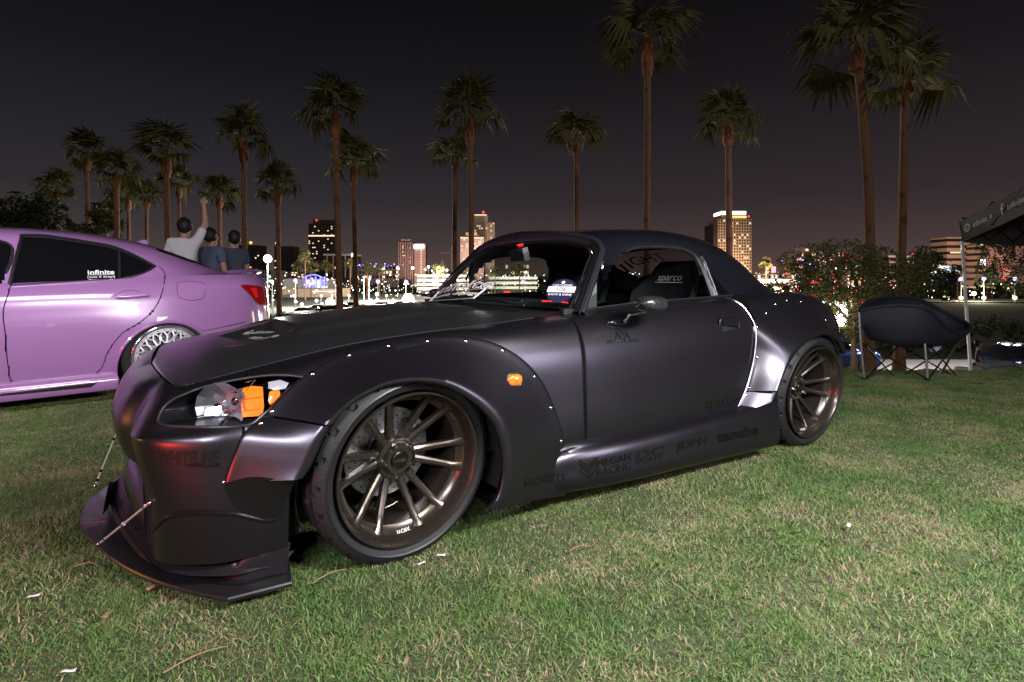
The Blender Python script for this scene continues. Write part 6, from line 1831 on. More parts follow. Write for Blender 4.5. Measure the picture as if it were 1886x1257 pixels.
o, W, H, d, sc = bldg(440, 478, 452, 512, 520, 'dark square block with an orange roof lamp just behind the person in the slate jacket', 'bdark', 14, 8, .05); beacon(o, 0, H + 2.5, 3, 'lito', 1.3)
o, W, H, d, sc = bldg(505, 541, 454, 512, 520, 'dark square block with an orange roof lamp right of the green white lamp', 'bdark', 14, 8, .06); beacon(o, -W / 2 + 1, H + 3, 3, 'lito', 1.3)
o, W, H, d, sc = bldg(568, 616, 412, 512, 560, 'tall dark skyscraper with one bright row of windows two thirds up', 'bdark', 26, 14, .10, wfrac=(.7, .45)); extra(o, 'lit_floor', 'litw', -W / 2, W / 2, H * .76, H * .785, -.3, 1); extra(o, 'upper_step', 'bdark', -W * .36, W * .5, H, H + 4, 2, d - 2); beacon(o, -W * .18, H + 3, -1, 'litr', .9)
o, W, H, d, sc = bldg(597, 653, 468, 512, 470, 'low white framed block with tall portico fins before the dark skyscraper', 'bdark', 6, 12, .08, strips=(5, 'bcream', .14)); extra(o, 'roof_edge', 'bwhite', -W / 2 - .5, W / 2 + .5, H - 1.6, H, -1, d); extra(o, 'roof_lamp', 'lits', W * .42, W * .5, H - 2.2, H + .5, -2, -1)
o, W, H, d, sc = bldg(733, 761, 445, 515, 480, 'slim pink tower with bright vertical fins, tallest of the pair above the bonnet', 'bdark', 20, 8, .10, strips=(9, 'bpink', .42)); extra(o, 'roof_box', 'btan', -W * .32, W * .35, H, H + 1.8, 1, d - 1)
o, W, H, d, sc = bldg(761, 784, 449, 515, 486, 'flat pink tower with a glowing white roof sign', 'bpink', 18, 9, .0); 
for c_ in [c for c in o.children if c.name.startswith('dark_windows')]: bpy.data.objects.remove(c_)
b = MB()
for k in range(12): wbox(b, W * .10, W * .10 + 1.0, H * (.04 + .075 * k), H * (.04 + .075 * k) + 1.1, -.3, .1)
q = b.build('lit_windows', M['litw'], o, False); q['kind'] = 'stuff'
extra(o, 'roof_sign', 'lits', -W * .40, W * .36, H - 4.4, H - .8, -1.2, -.2)
o, W, H, d, sc = bldg(873, 911, 410, 515, 430, 'taller cream apartment tower with curved top and red beacon behind the windscreen frame', 'bcream', 24, 9, .22, wfrac=(.62, .5), bands=(24, 'bwhite', .14)); extra(o, 'upper_tower', 'bcream', -W * .5, W * .16, H, H + 5.4, 1, d - 1); extra(o, 'crown_band', 'litw', -W * .48, W * .1, H + 5.4, H + 6.1, .5, d - 1); beacon(o, -W * .05, H + 8, 2, 'litr', .9)
o, W, H, d, sc = bldg(848, 891, 436, 515, 400, 'shorter cream apartment tower left of its taller twin', 'bpink', 20, 9, .20, wfrac=(.62, .5), bands=(20, 'bwhite', .16)); extra(o, 'upper_tower', 'bcream', -W * .28, W * .2, H, H + 3, 1, d - 1); extra(o, 'crown_band', 'litw', -W * .5, W * .5, H - 1.4, H - .6, -.7, 0)
o, W, H, d, sc = bldg(1322, 1384, 404, 530, 420, 'cream office tower with glowing white crown and orange line behind the hardtop', 'btan', 24, 13, .16, wfrac=(.55, .55))
extra(o, 'upper_tower', 'btan', -W * .38, W * .36, H, H + 3.4, 1, d - 1); extra(o, 'orange_line', 'lito', -W * .05, W * .36, H + 1.0, H + 2.4, .4, 1.0); extra(o, 'crown_light', 'lits', -W * .36, W * .36, H + 3.4, H + 6.0, 1.2, d - 2); extra(o, 'dark_wing', 'bdark', -W * .62, -W * .5, 0, H * .93, 1, d); beacon(o, W * .42, H + 2, 0, 'litr', .7)
o, W, H, d, sc = bldg(1466, 1503, 466, 530, 330, 'round topped pink lit block behind the left of the small leafy tree', 'bpink', 8, 8, .25, 'litw'); extra(o, 'roof_box', 'bpink', -W * .25, W * .25, H, H + 3, 1, d - 1); extra(o, 'sign', 'pinkl', -W * .5, -W * .2, H * .55, H * .85, -.6, -.1); beacon(o, 0, H + 1.5, -1, 'litw', .9)
o, W, H, d, sc = bldg(1520, 1547, 463, 530, 340, 'pale drum shaped building with a low dark dome behind the small leafy tree', 'bwhite', 6, 8, .05)
b = MB(); V = []; 
for k in range(16):
    a = 2 * math.pi * k / 16; V.append(FR * math.cos(a) * W * .5 + FD * (d / 2 + math.sin(a) * W * .5) + UP * H)
V.append(FD * d / 2 + UP * (H + 3)); b.add(V, [(k, (k + 1) % 16, 16) for k in range(16)]).build('roof', M['bgrey'], o, False)
bldg(1600, 1624, 461, 530, 360, 'plain dark box building between the two palm trunks above the chair', 'bdark')
o, W, H, d, sc = bldg(1636, 1690, 471, 530, 360, 'long low banded building just right of the pale palm trunk', 'bwhite', bands=(4, 'wdark', .42)); beacon(o, W * .3, H + .5, -1, 'litr', .8)
o, W, H, d, sc = bldg(1744, 1795, 437, 520, 380, 'banded beige office wing left of the pavilion leg', 'btan', bands=(7, 'wdark', .40))
extra(o, 'lit_office', 'litw', -W * .4, W * .1, H * .64, H * .67, -.9, -.55)
o, W, H, d, sc = bldg(1797, 1862, 452, 520, 372, 'broad banded beige office block seen through the pavilion opening', 'btan', bands=(6, 'wdark', .42)); extra(o, 'lit_office', 'litw', -W * .28, W * .05, H * .31, H * .34, -.9, -.55); extra(o, 'roof_light', 'litw', -W * .35, -W * .31, H, H + .8, -.4, 0); extra(o, 'roof_light', 'litw', W * .05, W * .09, H, H + .8, -.4, 0)
o, W, H, d, sc = bldg(1862, 1930, 450, 520, 350, 'plain pink building with a red roof line at the right edge', 'bpink', 6, 6, .0, wfrac=(.2, .3)); extra(o, 'roof_line', 'litr', -W * .5, W * .5, H - .2, H + .8, -.6, 0)
# low blocks of the waterfront
low = [(420, 500, 498, 522, 260, 'bgrey', 'long pale low roof behind the sedan boot'), (500, 560, 501, 512, 300, 'bgrey', 'low grey shed roof between the two dark square blocks'),
       (660, 735, 489, 515, 330, 'bpink', 'long low dim building with blue roof lights left of the finned pink tower'), (784, 850, 500, 520, 330, 'bgrey', 'low dark row right of the flat pink tower'),
       (930, 975, 486, 520, 340, 'btan', 'mid height tan block seen through the roadster windows'), (1385, 1420, 514, 530, 300, 'bcream', 'low cream lit row at the right of the tower with lit top'), (1395, 1470, 505, 535, 250, 'btan', 'low warm lit waterfront row left of the small leafy tree'),
       (1560, 1600, 480, 530, 380, 'bpink', 'dim pink slab behind the leafy tree crown'), (1690, 1745, 485, 520, 300, 'bpink', 'low pinkish row between the banded buildings'), (1700, 1770, 497, 520, 240, 'bwhite', 'low white lit wall left of the pavilion leg')]
for k, (x0, x1, yt, yb, D, w, lb) in enumerate(low):
    bldg(x0, x1, yt, yb, D, lb, w, 3, max(6, int((x1 - x0) / 6)), .35, 'litw' if k % 3 else 'litc', seed=k, group='low waterfront buildings')
# arena with blue edge lights and lit glass
o, W, H, d, sc = bldg(522, 604, 514, 533, 190, 'white curved hall with blue neon edge lights and lit glass front', 'bwhite', name='hall')
b = MB(); V = []
for i in range(12):
    t = i / 11; x = -W * .05 + W * .55 * t; z = H + 1.2 * math.sin(math.pi * min(1, t * 1.15)) 
    V += [FR * x + FD * -.8 + UP * z, FR * x + FD * -.8 + UP * (z + .35)]
b.add(V, [(2 * i, 2 * i + 2, 2 * i + 3, 2 * i + 1) for i in range(11)]).build('neon_edge', M['litb'], o, False)
for k, fx in enumerate((.02, .12, .23, .34, .44)): extra(o, 'neon_post', 'litb', W * fx, W * fx + .35, -1.5, H + .8, -1.0, -.7)
for k, fx in enumerate((.035, .14, .27)): extra(o, 'lit_window', 'litc', W * fx, W * (fx + .07), H * (.1 if k == 2 else .5), H * .85, -.5, -.1)
o, W, H, d, sc = bldg(520, 622, 532, 560, 150, 'cream rendered hall wall with a row of green white wash lights', 'bcream', name='hall'); extra(o, 'wash_light', 'litc', W * .05, W * .46, H * .80, H * .84, -.3, -.05)
b = MB(); p = FR * (-W * .36); b.add([p + FR * -2.2 + UP * 1.4 + FD * -3, p + FR * 2.2 + UP * 1.4 + FD * -3, p + FR * 2.2 + UP * 1.4 + FD * -.3, p + FR * -2.2 + UP * 1.4 + FD * -.3, p + UP * 2.7 + FD * -1.6], [(0, 1, 4), (1, 2, 4), (2, 3, 4), (3, 0, 4)]).build('entrance_canopy', M['bgrey'], o, False)
# brightly lit parking structure and glowing row behind the bonnet
def deck(x0, x1, y0, y1, D, label, lv=3):
    sc = D / FPX; W = (x1 - x0) * sc; H = (y1 - y0) * sc; B = at((x0 + x1) / 2, y1, D=D)
    o = empty('parking_structure', B, 0, label, 'building'); b = MB()
    for i in range(lv + 1):
        b = MB(); wbox(b, -W / 2, W / 2, H * i / lv - .5, H * i / lv + .35, 0, 14); b.build('floor_slab', M['bwhite'], o, False)
    b = MB(); wbox(b, -W / 2, W / 2, -6, H, 8, 14); b.build('wall', M['bcream'], o, False)
    for i in range(lv):
        for k in range(int((x1 - x0) / 9)):
            extra(o, 'ceiling_light', 'litc' if (i + k) % 3 else 'litw', -W / 2 + W * (k + .3) / int((x1 - x0) / 9), -W / 2 + W * (k + .72) / int((x1 - x0) / 9), H * (i + .62) / lv, H * (i + .80) / lv, .6, .8)
    return o
deck(768, 868, 508, 532, 175, 'brightly lit open parking deck beside the windscreen base')
deck(1386, 1470, 517, 545, 170, 'lit open parking deck behind the roadster tail', 2)
deck(900, 990, 512, 530, 190, 'lit open parking deck seen through the windscreen', 2)
# white sail sculpture
B = at(812, 506, D=300); o = empty('sail_sculpture', B, 0, 'white sail shaped structure between the pink towers and the windscreen', 'sculpture'); sc = 300 / FPX
V = [FR * x * sc + UP * z * sc + FD * dd for dd in (0, 2) for x, z in ((-6, 0), (-7, 9), (-5, 15), (0, 21), (2, 27), (5, 20), (6, 8), (7, 0))]
MB().add(V, [tuple(range(8)), tuple(range(15, 7, -1))] + [(i, (i + 1) % 8, 8 + (i + 1) % 8, 8 + i) for i in range(8)]).build('sail', M['bwhite'], o, False)
# tower crane
B = at(832, 506, D=520); o = empty('tower_crane', B, 0, 'distant reddish tower crane left of the twin apartment towers', 'crane'); sc = 520 / FPX
extra(o, 'mast', 'bpink', -.5, .5, -5, 52 * sc, 0, 1); extra(o, 'jib', 'bpink', -22 * sc, 6 * sc, 39 * sc, 40.2 * sc, 0, 1); extra(o, 'counterweight', 'bgrey', 4 * sc, 6 * sc, 36 * sc, 39 * sc, 0, 1)

# ------------------------------------------------------------------ lamps
M['pole'] = pmat('grey_lamp_pole', (.45, .45, .42), .5, .3)
def street_lamp(px, py, rpx, D, mat, label, pole=True, ybase=None, group='street lamps and floodlights', globe2=None):
    p = at(px, py, D=D); sc = D / FPX
    zb = (-4.1 if D > 55 else ground_z(p.x, p.y)) if ybase is None else at(px, ybase, D=D).z
    o = empty('street_lamp', (p.x, p.y, zb), 0, label, 'street lamp', group); h = p.z - zb
    if pole: MB().tube([(0, 0, 0), (0, 0, h)], [.11, .07], 6).build('pole', M['pole'], o)
    MB().sphere((0, 0, h), rpx * sc, 10, 8).build('lamp_globe', M[mat], o)
    if rpx < 6: MB().tube([(0, 0, h + rpx * sc * .9), (0, 0, h + rpx * sc * 1.25)], rpx * sc * .5, 6).build('lamp_cap', M['bgrey'], o)
    if globe2: MB().sphere((0, 0, at(px, globe2[0], D=D).z - zb), globe2[1] * sc, 10, 8).build('lower_globe', M[globe2[2]], o)
    return o
street_lamp(493, 477, 7.5, 75, 'litg', 'large green white floodlight over the sedan tail'); 
street_lamp(752, 552, 11, 48, 'bulb', 'dazzling white floodlight just above the roadster bonnet', ybase=590)
street_lamp(608, 557, 8, 60, 'bulb', 'bright white floodlight left of the very tall palm foot')
ORD = ['first', 'second', 'third', 'fourth', 'fifth', 'sixth', 'seventh', 'eighth', 'ninth', 'tenth', 'eleventh', 'twelfth', 'thirteenth', 'fourteenth', 'fifteenth', 'sixteenth', 'seventeenth', 'eighteenth', 'nineteenth', 'twentieth']
for kk_, (x, y, r, D) in enumerate(sorted([(542, 545, 4.2, 85), (545, 556, 4, 80), (556, 561, 4.8, 70), (583, 554, 4.2, 75), (592, 545, 4, 90), (593, 561, 4.8, 70), (612, 544, 3, 100), (636, 561, 5.5, 68), (643, 545, 4, 90), (674, 562, 5.5, 66), (514, 560, 5, 70), (503, 553, 3, 80), (501, 519, 4.5, 90), (619, 526, 3, 110), (683, 553, 4, 80), (694, 542, 5, 85), (695, 553, 4.5, 80), (720, 561, 5, 62), (724, 553, 4, 80), (712, 545, 4, 90)])):
    street_lamp(x, y, r * .62, D, 'bulb' if r > 4 else 'bulby', 'small white car park lamp, %s from the left between sedan tail and bonnet glare' % ORD[kk_], group='car park lamps beyond the bonnet')
for kk_, (x, y, r, D) in enumerate([(670, 511, 2, 130), (680, 514, 2, 130), (706, 496, 3.4, 190), (733, 495, 3, 190), (760, 494, 3.4, 190), (783, 497, 2.6, 190), (789, 492, 3, 190), (796, 499, 2.2, 190), (823, 498, 2.8, 190), (862, 503, 2.4, 190), (905, 500, 2.2, 190), (968, 502, 2.4, 190)]):
    street_lamp(x, y, r * .8, D, 'bulb', 'tall thin white lamp on the far shore, %s from the left of its row' % ORD[kk_], group='tall lamps above the parking decks')
for kk_, (x, y, r) in enumerate([(544, 517, 3.4), (696, 519, 3.6), (748, 520, 3.6), (800, 521, 3.4), (963, 519, 3), (1403, 520, 3.6)]):
    street_lamp(x, y, r, 120, 'bulbb', ['blue lamp before the neon edged hall', 'blue lamp on a slim pole below the dim pink building', 'blue lamp right above the dazzling white floodlight', 'blue lamp before the bright parking deck by the windscreen', 'blue lamp seen through the windscreen glass', 'blue lamp just behind the roadster hardtop tail'][kk_], group='blue lamps of the left shore')
for k, (x, D) in enumerate([(1740, 118), (1746, 121), (1770, 118), (1812, 118), (1869, 118)]):
    street_lamp(x, 514, 3.2, D, 'bulbb', ['blue topped promenade lamp, first of the close pair left of the pavilion leg', 'blue topped promenade lamp, second of the close pair left of the pavilion leg', 'blue topped promenade lamp directly beside the pavilion leg', 'blue topped promenade lamp alone right of the pavilion leg', 'blue topped promenade lamp nearest the right edge of the picture'][k], ybase=571, group='promenade lamps with blue tops', globe2=(549, 3.4, 'bulby'))
street_lamp(1794, 541, 3.6, 125, 'litg', 'single white lamp low between two promenade lamps', ybase=571)
for k, x in enumerate((1468, 1517, 1541, 1556, 1567, 1620)):
    street_lamp(x, 556, 4.2 if k else 3, 112, 'bulb', ['small white quay lamp left of the leafy tree', 'white quay lamp below the left branches of the leafy tree', 'first of three close white quay lamps left of the tree trunk', 'middle of three close white quay lamps left of the tree trunk', 'last of three close white quay lamps nearest the tree trunk', 'white quay lamp between tree trunk and chair top'][k], ybase=575, group='white quay lamps behind the leafy tree')
# promenade railing and signs
b = MB(); q0 = at(1640, 566, D=117); q1 = at(1886, 566, D=117)
o = empty('railing', q0, 0, 'thin pale railing along the lit promenade', 'railing')
for z in (-.9, 0): MB().tube([Vector((0, 0, z)), q1 - q0 + Vector((0, 0, z))], .04, 4).build('rail', M['pole'], o)
for k in range(40):
    p = (q1 - q0) * (k / 39)
    if k == 0: rp = MB().tube([(0, 0, -1.3), (0, 0, 0)], .04, 4).build('post', M['pole'], o); continue
    c = rp.copy(); link(c, o); c.location = p
def sign(px, py, w, h, D, mat, label, name='sign'):
    p = at(px, py, D=D); sc = D / FPX; o = empty(name, p, 0, label, 'sign')
    extra(o, 'panel', mat, -w * sc / 2, w * sc / 2, -h * sc / 2, h * sc / 2, 0, .3); extra(o, 'post', 'bgrey', -.15, .15, -h * sc / 2 - 6, -h * sc / 2, .1, .3); return o
sign(1748, 497, 32, 14, 160, 'litc', 'white lit billboard left of the pavilion leg', 'billboard')
sign(1811, 484, 8, 12, 200, 'lits', 'bright white lit box right of the pavilion leg')
sign(1847, 495, 9, 4, 170, 'litr', 'red neon sign upper, on the dark tree at the right'); sign(1848, 512, 8, 4, 170, 'litr', 'red neon sign lower, on the dark tree at the right')
sign(1828, 528, 30, 2.4, 150, 'litr', 'thin red neon strip above the promenade at the right')
sign(1425, 497, 8, 11, 300, 'pinkl', 'tall pink lit sign left of the small leafy tree'); sign(1412, 502, 5, 4, 300, 'pinkl', 'tiny pink sign left of the tall pink one')
sign(934, 538, 12, 3, 140, 'litr', 'red light bar seen through the windscreen'); sign(1498, 546, 18, 5, 130, 'litr', 'red neon sign low behind the leafy tree'); sign(1503, 520, 14, 4, 130, 'litr', 'red neon sign high behind the leafy tree')
sign(610, 543, 44, 3.5, 128, 'litc', 'long white lit fascia over the car park entrance', 'lit_fascia') if False else None
# scatter of small distant lights, nobody could count them
def scatter(name, n, box, D0, D1, rpx, mat, label, seed, mask=None):
    r = random.Random(seed); b = MB(); k = 0
    while k < n:
        x, y = r.uniform(box[0], box[1]), r.uniform(box[2], box[3])
        if mask and not mask(x, y): continue
        D = r.uniform(D0, D1); p = at(x, y, D=D); rr = rpx * (.35 + .75 * r.random() ** 2) * D / FPX
        b.sphere(p, rr, 5, 4); k += 1
    return tag(b.build(name, M[mat], None, True), label, 'lights', kind='stuff')
scatter('city_lights', 360, (430, 870, 506, 560), 120, 240, 1.3, 'bulb', 'small white town lights between the sedan and the windscreen', 1)
scatter('city_lights', 160, (430, 870, 512, 560), 120, 240, 1.2, 'litw', 'small warm town lights between the sedan and the windscreen', 2)
scatter('city_lights', 160, (870, 1200, 498, 548), 150, 260, 1.3, 'bulb', 'small white town lights seen through the roadster windows', 3)
scatter('city_lights', 40, (870, 1200, 505, 548), 150, 260, 1.3, 'litg', 'small greenish town lights seen through the roadster windows', 4)
scatter('city_lights', 220, (1385, 1480, 500, 556), 120, 240, 1.3, 'litw', 'small warm town lights behind the roadster tail', 5)
tm = lambda x, y: ((x - 1560) / 130) ** 2 + ((y - 520) / 55) ** 2 < 1
scatter('city_lights', 150, (1440, 1690, 465, 572), 60, 110, 1.7, 'litr', 'small red lights glowing through the leafy tree', 6, tm)
scatter('city_lights', 90, (1440, 1690, 465, 572), 60, 110, 1.4, 'lito', 'small orange lights glowing through the leafy tree', 7, tm)
scatter('city_lights', 70, (1440, 1690, 480, 572), 60, 110, 1.5, 'bulb', 'small white lights glowing through the leafy tree', 8, tm)
scatter('city_lights', 60, (1700, 1886, 520, 565), 119, 160, 1.3, 'bulby', 'small yellow lights along the promenade', 9)
scatter('city_lights', 25, (1440, 1530, 478, 500), 200, 300, 1.4, 'bulbb', 'small violet lights on the round topped pink block', 10)
scatter('city_lights', 30, (650, 735, 486, 492), 320, 328, 1.2, 'bulbb', 'small blue lights on the long low dim building roof', 12)
# far tree masses and small palms of the shore
def mass(name, x0, x1, y0, y1, D, n, leaf, label, seed, mat='leafd'):
    r = random.Random(seed); V = []; F = []; sc = D / FPX
    cl = [(r.uniform(x0, x1), r.uniform(y0, y1), r.uniform(6, 13)) for _ in range(int((x1 - x0) / 7))]
    for k in range(n):
        cx_, cy_, cr_ = cl[k % len(cl)]
        p = at(cx_ + r.gauss(0, .45) * cr_, cy_ + r.gauss(0, .4) * cr_, D=D + r.gauss(0, 2))
        a = Vector((r.gauss(0, 1), r.gauss(0, 1), r.gauss(0, 1))).normalized() * leaf; b2 = a.cross(Vector((r.gauss(0, 1), r.gauss(0, 1), r.gauss(0, 1)))).normalized() * leaf * .5
        nn = len(V); V += [p - a, p + b2, p + a, p - b2]; F.append((nn, nn + 1, nn + 2, nn + 3))
    return tag(mobj(name, V, F, M[mat], None, False), label, 'trees', kind='stuff')
mass('far_trees', 640, 880, 522, 548, 200, 9000, .5, 'dim tree belt beyond the car park', 1)
mass('far_trees', 880, 1200, 515, 548, 210, 9000, .5, 'dim tree belt seen through the roadster windows', 2)
mass('far_trees', 1690, 1886, 515, 552, 150, 9000, .4, 'dim tree belt behind the promenade lamps', 3)
mass('far_trees', 1400, 1700, 530, 560, 150, 6000, .4, 'dim tree belt behind the leafy tree', 4)
mass('shore_bushes', 1500, 1886, 590, 640, 38, 12000, .12, 'black bushes on the near bank below the promenade', 5)
for k, (x, y, yb, D) in enumerate(sorted([(548, 492, 560, 150), (573, 493, 560, 150), (562, 474, 560, 130), (600, 494, 560, 160), (645, 486, 560, 150), (676, 497, 555, 160), (699, 500, 555, 160), (806, 500, 540, 170), (957, 500, 540, 170), (912, 504, 540, 170), (1411, 491, 540, 170), (1450, 493, 540, 180), (1296, 488, 540, 180), (1827, 505, 560, 140), (1764, 503, 560, 140), (1690, 478, 560, 150)])):
    palm((x, y), (x, yb), D, 15, 2.2, 5, 'tiny distant shore palm, %s from the left of its kind' % ORD[k], group='small palms along the far shore', nf=16)
# parked cars of the far car park, simple at that size
far_car = None
for k, (x, y, D) in enumerate(sorted([(645, 566, 72), (622, 572, 62), (700, 566, 74), (585, 572, 66), (662, 575, 58), (734, 564, 80), (600, 577, 55), (560, 578, 60), (690, 572, 66)])):
    p = at(x, y + 6, D=D)
    if far_car is None:
        far_car = simple_car((p.x, p.y, -4.1), -YAW + .2, 'pale car in the far car park, leftmost of them', M['bwhite']); far_car['group'] = 'cars in the far car park'; c = far_car
    else:
        c = copy_tree(far_car)
        c['label'] = 'pale car in the far car park, %s from the left' % ORD[k]
    c.location = (p.x, p.y, p.z - .3 if p.z > -4 else -4.1); c.rotation_euler = (0, 0, -YAW + rc.uniform(-.8, .8))
# visible lamps' light, plus unseen point lamps added for tree, road, ground, facades
def plight(px, py, D, e, col, r=.3):
    l = bpy.data.lights.new('lamp_and_fill_light', 'POINT'); l.energy = e; l.color = col; l.shadow_soft_size = r
    o = bpy.data.objects.new('lamp_and_fill_light', l); COL.objects.link(o); o.location = at(px, py, D=D); return o
plight(1545, 600, 9.0, 22, (1, .85, .6), .2); plight(752, 540, 47, 4500, (1, .95, .82)); plight(493, 475, 74, 6000, (.8, 1, .88)); plight(608, 545, 59, 5000, (1, .96, .85))  # first one is an unseen fill added beside the leafy tree
plight(560, 535, 95, 32000, (1, .92, .76), 1); plight(700, 520, 125, 50000, (1, .92, .76), 1); plight(820, 500, 165, 30000, (1, .92, .76), 1); plight(960, 500, 175, 25000, (1, .96, .78), 1); plight(1430, 500, 165, 20000, (1, .75, .5), 1)
plight(1800, 540, 117, 3200, (1, .92, .6), 1); plight(1550, 545, 110, 3000, (1, .9, .8), 1)
plight(1690, 570, 24, 900, (1, .95, .98), .4); plight(1870, 560, 25, 500, (1, .95, .98), .4)
plight(1430, 500, 225, 20000, (1, .7, .5), 2); plight(1780, 500, 340, 70000, (1, .65, .5), 2); plight(1350, 500, 400, 70000, (1, .7, .5), 2); plight(760, 505, 440, 70000, (1, .7, .6), 2); plight(890, 480, 380, 60000, (1, .75, .6), 2)  # unseen warm lamps added to wash the distant facades
# =================================================================== grass
def grass_mat():
    m = bpy.data.materials.new('grass_blades'); m.use_nodes = True
    nt = m.node_tree; b = nt.nodes['Principled BSDF']; L = nt.links
    geo = nt.nodes.new('ShaderNodeNewGeometry')
    n1 = nt.nodes.new('ShaderNodeTexNoise'); n1.inputs['Scale'].default_value = 2.2; n1.inputs['Detail'].default_value = 6; n1.inputs['Roughness'].default_value = .65
    n2 = nt.nodes.new('ShaderNodeTexNoise'); n2.inputs['Scale'].default_value = 60; n2.inputs['Detail'].default_value = 2
    L.new(geo.outputs['Position'], n1.inputs['Vector']); L.new(geo.outputs['Position'], n2.inputs['Vector'])
    ri = nt.nodes.new('ShaderNodeAttribute'); ri.attribute_name = 'tone'
    add = nt.nodes.new('ShaderNodeMath'); add.operation = 'MULTIPLY_ADD'; add.inputs[1].default_value = .52
    m2 = nt.nodes.new('ShaderNodeMath'); m2.operation = 'MULTIPLY'; m2.inputs[1].default_value = .98
    L.new(n1.outputs[0], m2.inputs[0]); L.new(ri.outputs['Fac'], add.inputs[0]); L.new(m2.outputs[0], add.inputs[2])
    cr = nt.nodes.new('ShaderNodeValToRGB'); c = cr.color_ramp
    c.elements[0].position = .30; c.elements[0].color = (.018, .055, .020, 1)
    c.elements[1].position = 1.0; c.elements[1].color = (.36, .26, .19, 1)
    for p, k in ((.55, (.050, .125, .026, 1)), (.76, (.125, .190, .050, 1)), (.90, (.17, .21, .08, 1)), (.96, (.28, .21, .13, 1))):
        e = c.elements.new(p); e.color = k
    L.new(add.outputs[0], cr.inputs[0]); L.new(cr.outputs[0], b.inputs['Base Color'])
    b.inputs['Roughness'].default_value = .55; b.inputs['Specular IOR Level'].default_value = .3
    return m
GM = grass_mat()
def tile(seed, size, n, hmin, hmax, wd):
    r = np.random.RandomState(seed)
    px = r.uniform(-size / 2, size / 2, n); py = r.uniform(-size / 2, size / 2, n)
    a = r.uniform(0, 6.283, n); h = r.uniform(hmin, hmax, n); lean = r.uniform(.2, 1.7, n) ; w = wd * r.uniform(.6, 1.3, n)
    flat = r.random(n) < .35; lean[flat] += 1.5; h[flat] *= .6
    la = r.uniform(0, 6.283, n)
    dx, dy = np.cos(a) * w / 2, np.sin(a) * w / 2
    lx_, ly = np.cos(la) * lean * h, np.sin(la) * lean * h
    V = np.zeros((n, 5, 3))
    V[:, 0] = np.c_[px - dx, py - dy, np.zeros(n)]; V[:, 1] = np.c_[px + dx, py + dy, np.zeros(n)]
    V[:, 2] = np.c_[px + dx * .8 + lx_ * .35, py + dy * .8 + ly * .35, h * .62]; V[:, 3] = np.c_[px - dx * .8 + lx_ * .35, py - dy * .8 + ly * .35, h * .62]
    V[:, 4] = np.c_[px + lx_, py + ly, h * .95]
    base = np.arange(n) * 5
    me = bpy.data.meshes.new('grass_tile')
    F = []
    q = np.c_[base, base + 1, base + 2, base + 3]; t = np.c_[base + 3, base + 2, base + 4]
    F = [tuple(x) for x in q.tolist()] + [tuple(x) for x in t.tolist()]
    me.from_pydata(V.reshape(-1, 3).tolist(), [], F)
    at_ = me.attributes.new('tone', 'FLOAT', 'POINT')
    tone = np.repeat(r.random(n) ** 1.0, 5); at_.data.foreach_set('value', tone.astype(np.float32))
    me.materials.append(GM)
    return me
TS = .5
tiles = [tile(i, TS * 1.15, 13000, .004, .015, .0027) for i in range(4)]
tiles_tall = [tile(10 + i, TS * 1.15, 11000, .005, .022, .0028) for i in range(2)]
tile_objs = []
gcol = bpy.data.collections.new('grass_tiles')
for k, me in enumerate(tiles + tiles_tall):
    o = bpy.data.objects.new('grass_tile', me); gcol.objects.link(o); tile_objs.append(o)
# points of the carpet
import mathutils.noise as mn
pts = []; idx = []; rot = []; scl = []
rg = random.Random(5)
def in_view(x, y):
    D = (x - CAMX) * VD[0] + (y - CAMY) * VD[1]; X = (x - CAMX) * RD[0] + (y - CAMY) * RD[1]
    return D > .6 and abs(X) < D * .98 + 1.0 and D < 14
for i in range(-60, 90):
    for j in range(-40, 60):
        x, y = i * TS, j * TS
        if not in_view(x, y): continue
        s = crest_s(x, y)
        if s > 3: continue
        nz = mn.noise(Vector((x * .55, y * .55, 1.3)))
        tall = nz > .16 or (rg.random() < .08)
        pts.append((x + rg.uniform(-.02, .02), y + rg.uniform(-.02, .02), ground_z(x, y) - .003)); idx.append(rg.randrange(4) if not tall else 4 + rg.randrange(2)); rot.append(rg.randrange(4) * math.pi / 2 + rg.uniform(-.09, .09)); scl.append(rg.uniform(.97, 1.12))
me = bpy.data.meshes.new('grass'); me.from_pydata(pts, [], [])
for nm, tp_, da in (('idx', 'INT', idx), ('rot', 'FLOAT', rot), ('scl', 'FLOAT', scl)):
    a_ = me.attributes.new(nm, tp_, 'POINT'); a_.data.foreach_set('value', np.array(da, dtype=np.int32 if tp_ == 'INT' else np.float32))
grass = bpy.data.objects.new('grass', me); COL.objects.link(grass)
tag(grass, 'short patchy green and straw coloured lawn grass under the cars', 'grass', kind='stuff')
ng = bpy.data.node_groups.new('grass_carpet', 'GeometryNodeTree')
ng.interface.new_socket('Geometry', in_out='INPUT', socket_type='NodeSocketGeometry'); ng.interface.new_socket('Geometry', in_out='OUTPUT', socket_type='NodeSocketGeometry')
gi, go = ng.nodes.new('NodeGroupInput'), ng.nodes.new('NodeGroupOutput')
ci = ng.nodes.new('GeometryNodeCollectionInfo'); ci.inputs['Collection'].default_value = gcol; ci.inputs['Separate Children'].default_value = True
iop = ng.nodes.new('GeometryNodeInstanceOnPoints'); iop.inputs['Pick Instance'].default_value = True
def attr(nm, ty):
    a_ = ng.nodes.new('GeometryNodeInputNamedAttribute'); a_.data_type = ty; a_.inputs['Name'].default_value = nm; return a_.outputs['Attribute']
cx = ng.nodes.new('ShaderNodeCombineXYZ')
ng.links.new(gi.outputs[0], iop.inputs['Points']); ng.links.new(ci.outputs[0], iop.inputs['Instance'])
ng.links.new(attr('idx', 'INT'), iop.inputs['Instance Index']); ng.links.new(attr('rot', 'FLOAT'), cx.inputs['Z'])
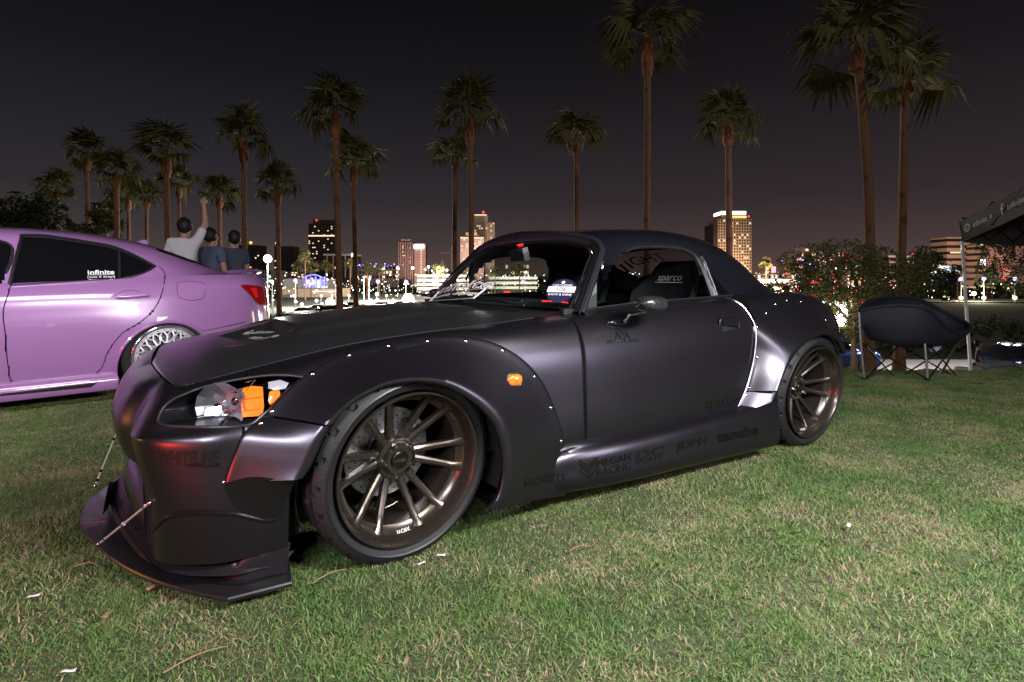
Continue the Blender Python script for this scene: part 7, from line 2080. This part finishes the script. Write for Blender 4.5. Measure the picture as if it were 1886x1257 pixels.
ng.links.new(cx.outputs[0], iop.inputs['Rotation']); ng.links.new(attr('scl', 'FLOAT'), iop.inputs['Scale'])
ng.links.new(iop.outputs[0], go.inputs[0])
md = grass.modifiers.new('carpet', 'NODES'); md.node_group = ng
lg.data.materials.clear()
M['lawnsoil'] = pmat('lawn_soil', (.045, .055, .022), .95, var=(.095, .075, .050), varscale=1.5, bump=.5, bscale=80)
lg.data.materials.append(M['lawnsoil'])

# litter on the lawn
M['paper'] = pmat('white_paper', (.55, .54, .56), .8)
def scrap(px, py, L, W, rz, label, mat=None, name='paper_scrap', cat='litter', h=.02):
    p = at(px, py, z=h + .008); n = 6; V = []; r = random.Random(px)
    for i in range(2):
        for k in range(n):
            V.append((L * (k / (n - 1) - .5), W * (i - .5) * (1 - .25 * r.random()), .0015 * math.sin(k * 1.1 + i) + .001 * r.random()))
    o = mobj(name, V, grid_faces(2, n), mat or M['paper'], None)
    o.location = p; o.rotation_euler = (R(12), R(-6), rz)
    sl = o.modifiers.new('s', 'SOLIDIFY'); sl.thickness = .0012
    return tag(o, label, cat)
scrap(62, 1097, .030, .011, R(-10), 'small white paper scrap on the grass left of the splitter')
scrap(126, 1235, .032, .009, R(-30), 'white paper strip on the grass at the lower left corner')
scrap(812, 1022, .028, .010, R(-30), 'white paper scrap just behind the front tyre contact')
scrap(776, 1037, .025, .007, R(10), 'narrow white paper sliver at the foot of the front tyre')
scrap(1563, 967, .03, .015, R(20), 'lone white paper scrap on the open lawn at the right')
M['twig'] = pmat('dry_twig', (.22, .13, .08), .8); M['dark'] = pmat('dark_twig', (.02, .018, .02), .6)
M['dleaf'] = pmat('dry_leaf', (.28, .15, .09), .8)
def twig(x0, y0, x1, y1, label, mat='twig', r=.0022):
    a, b2 = at(x0, y0, z=.03), at(x1, y1, z=.026)
    m_ = a.lerp(b2, .5) + Vector((.01, .008, .006))
    o = MB().tube(catmull([a, m_, b2], 8), [r, r, r * .9, r * .9, r * .8, r * .7, r * .6, r * .4], 5).build('twig', M[mat], None)
    tag(o, label, 'twig')
twig(135, 1044, 182, 1043, 'thin straw coloured twig touching the splitter edge at the left')
twig(575, 1075, 640, 1048, 'long pale twig lying right of the splitter corner')
twig(1048, 1016, 1090, 1007, 'straight dry twig on the open lawn below the side skirt')
twig(968, 1050, 972, 1066, 'short dark twig standing in the grass behind the front wheel', 'dark', .003)
twig(1745, 800, 1790, 806, 'dark twig on the lawn right of the rear wheel', 'dark', .004)
twig(300, 1240, 420, 1190, 'long dry grass stem near the bottom edge')
scrap(277, 1082, .024, .014, R(40), 'curled brown leaf touching the splitter lip', M['dleaf'], 'fallen_leaf', 'leaf')
scrap(196, 1132, .026, .016, R(70), 'dark brown leaf on the lawn ahead of the splitter', M['twig'], 'fallen_leaf', 'leaf')
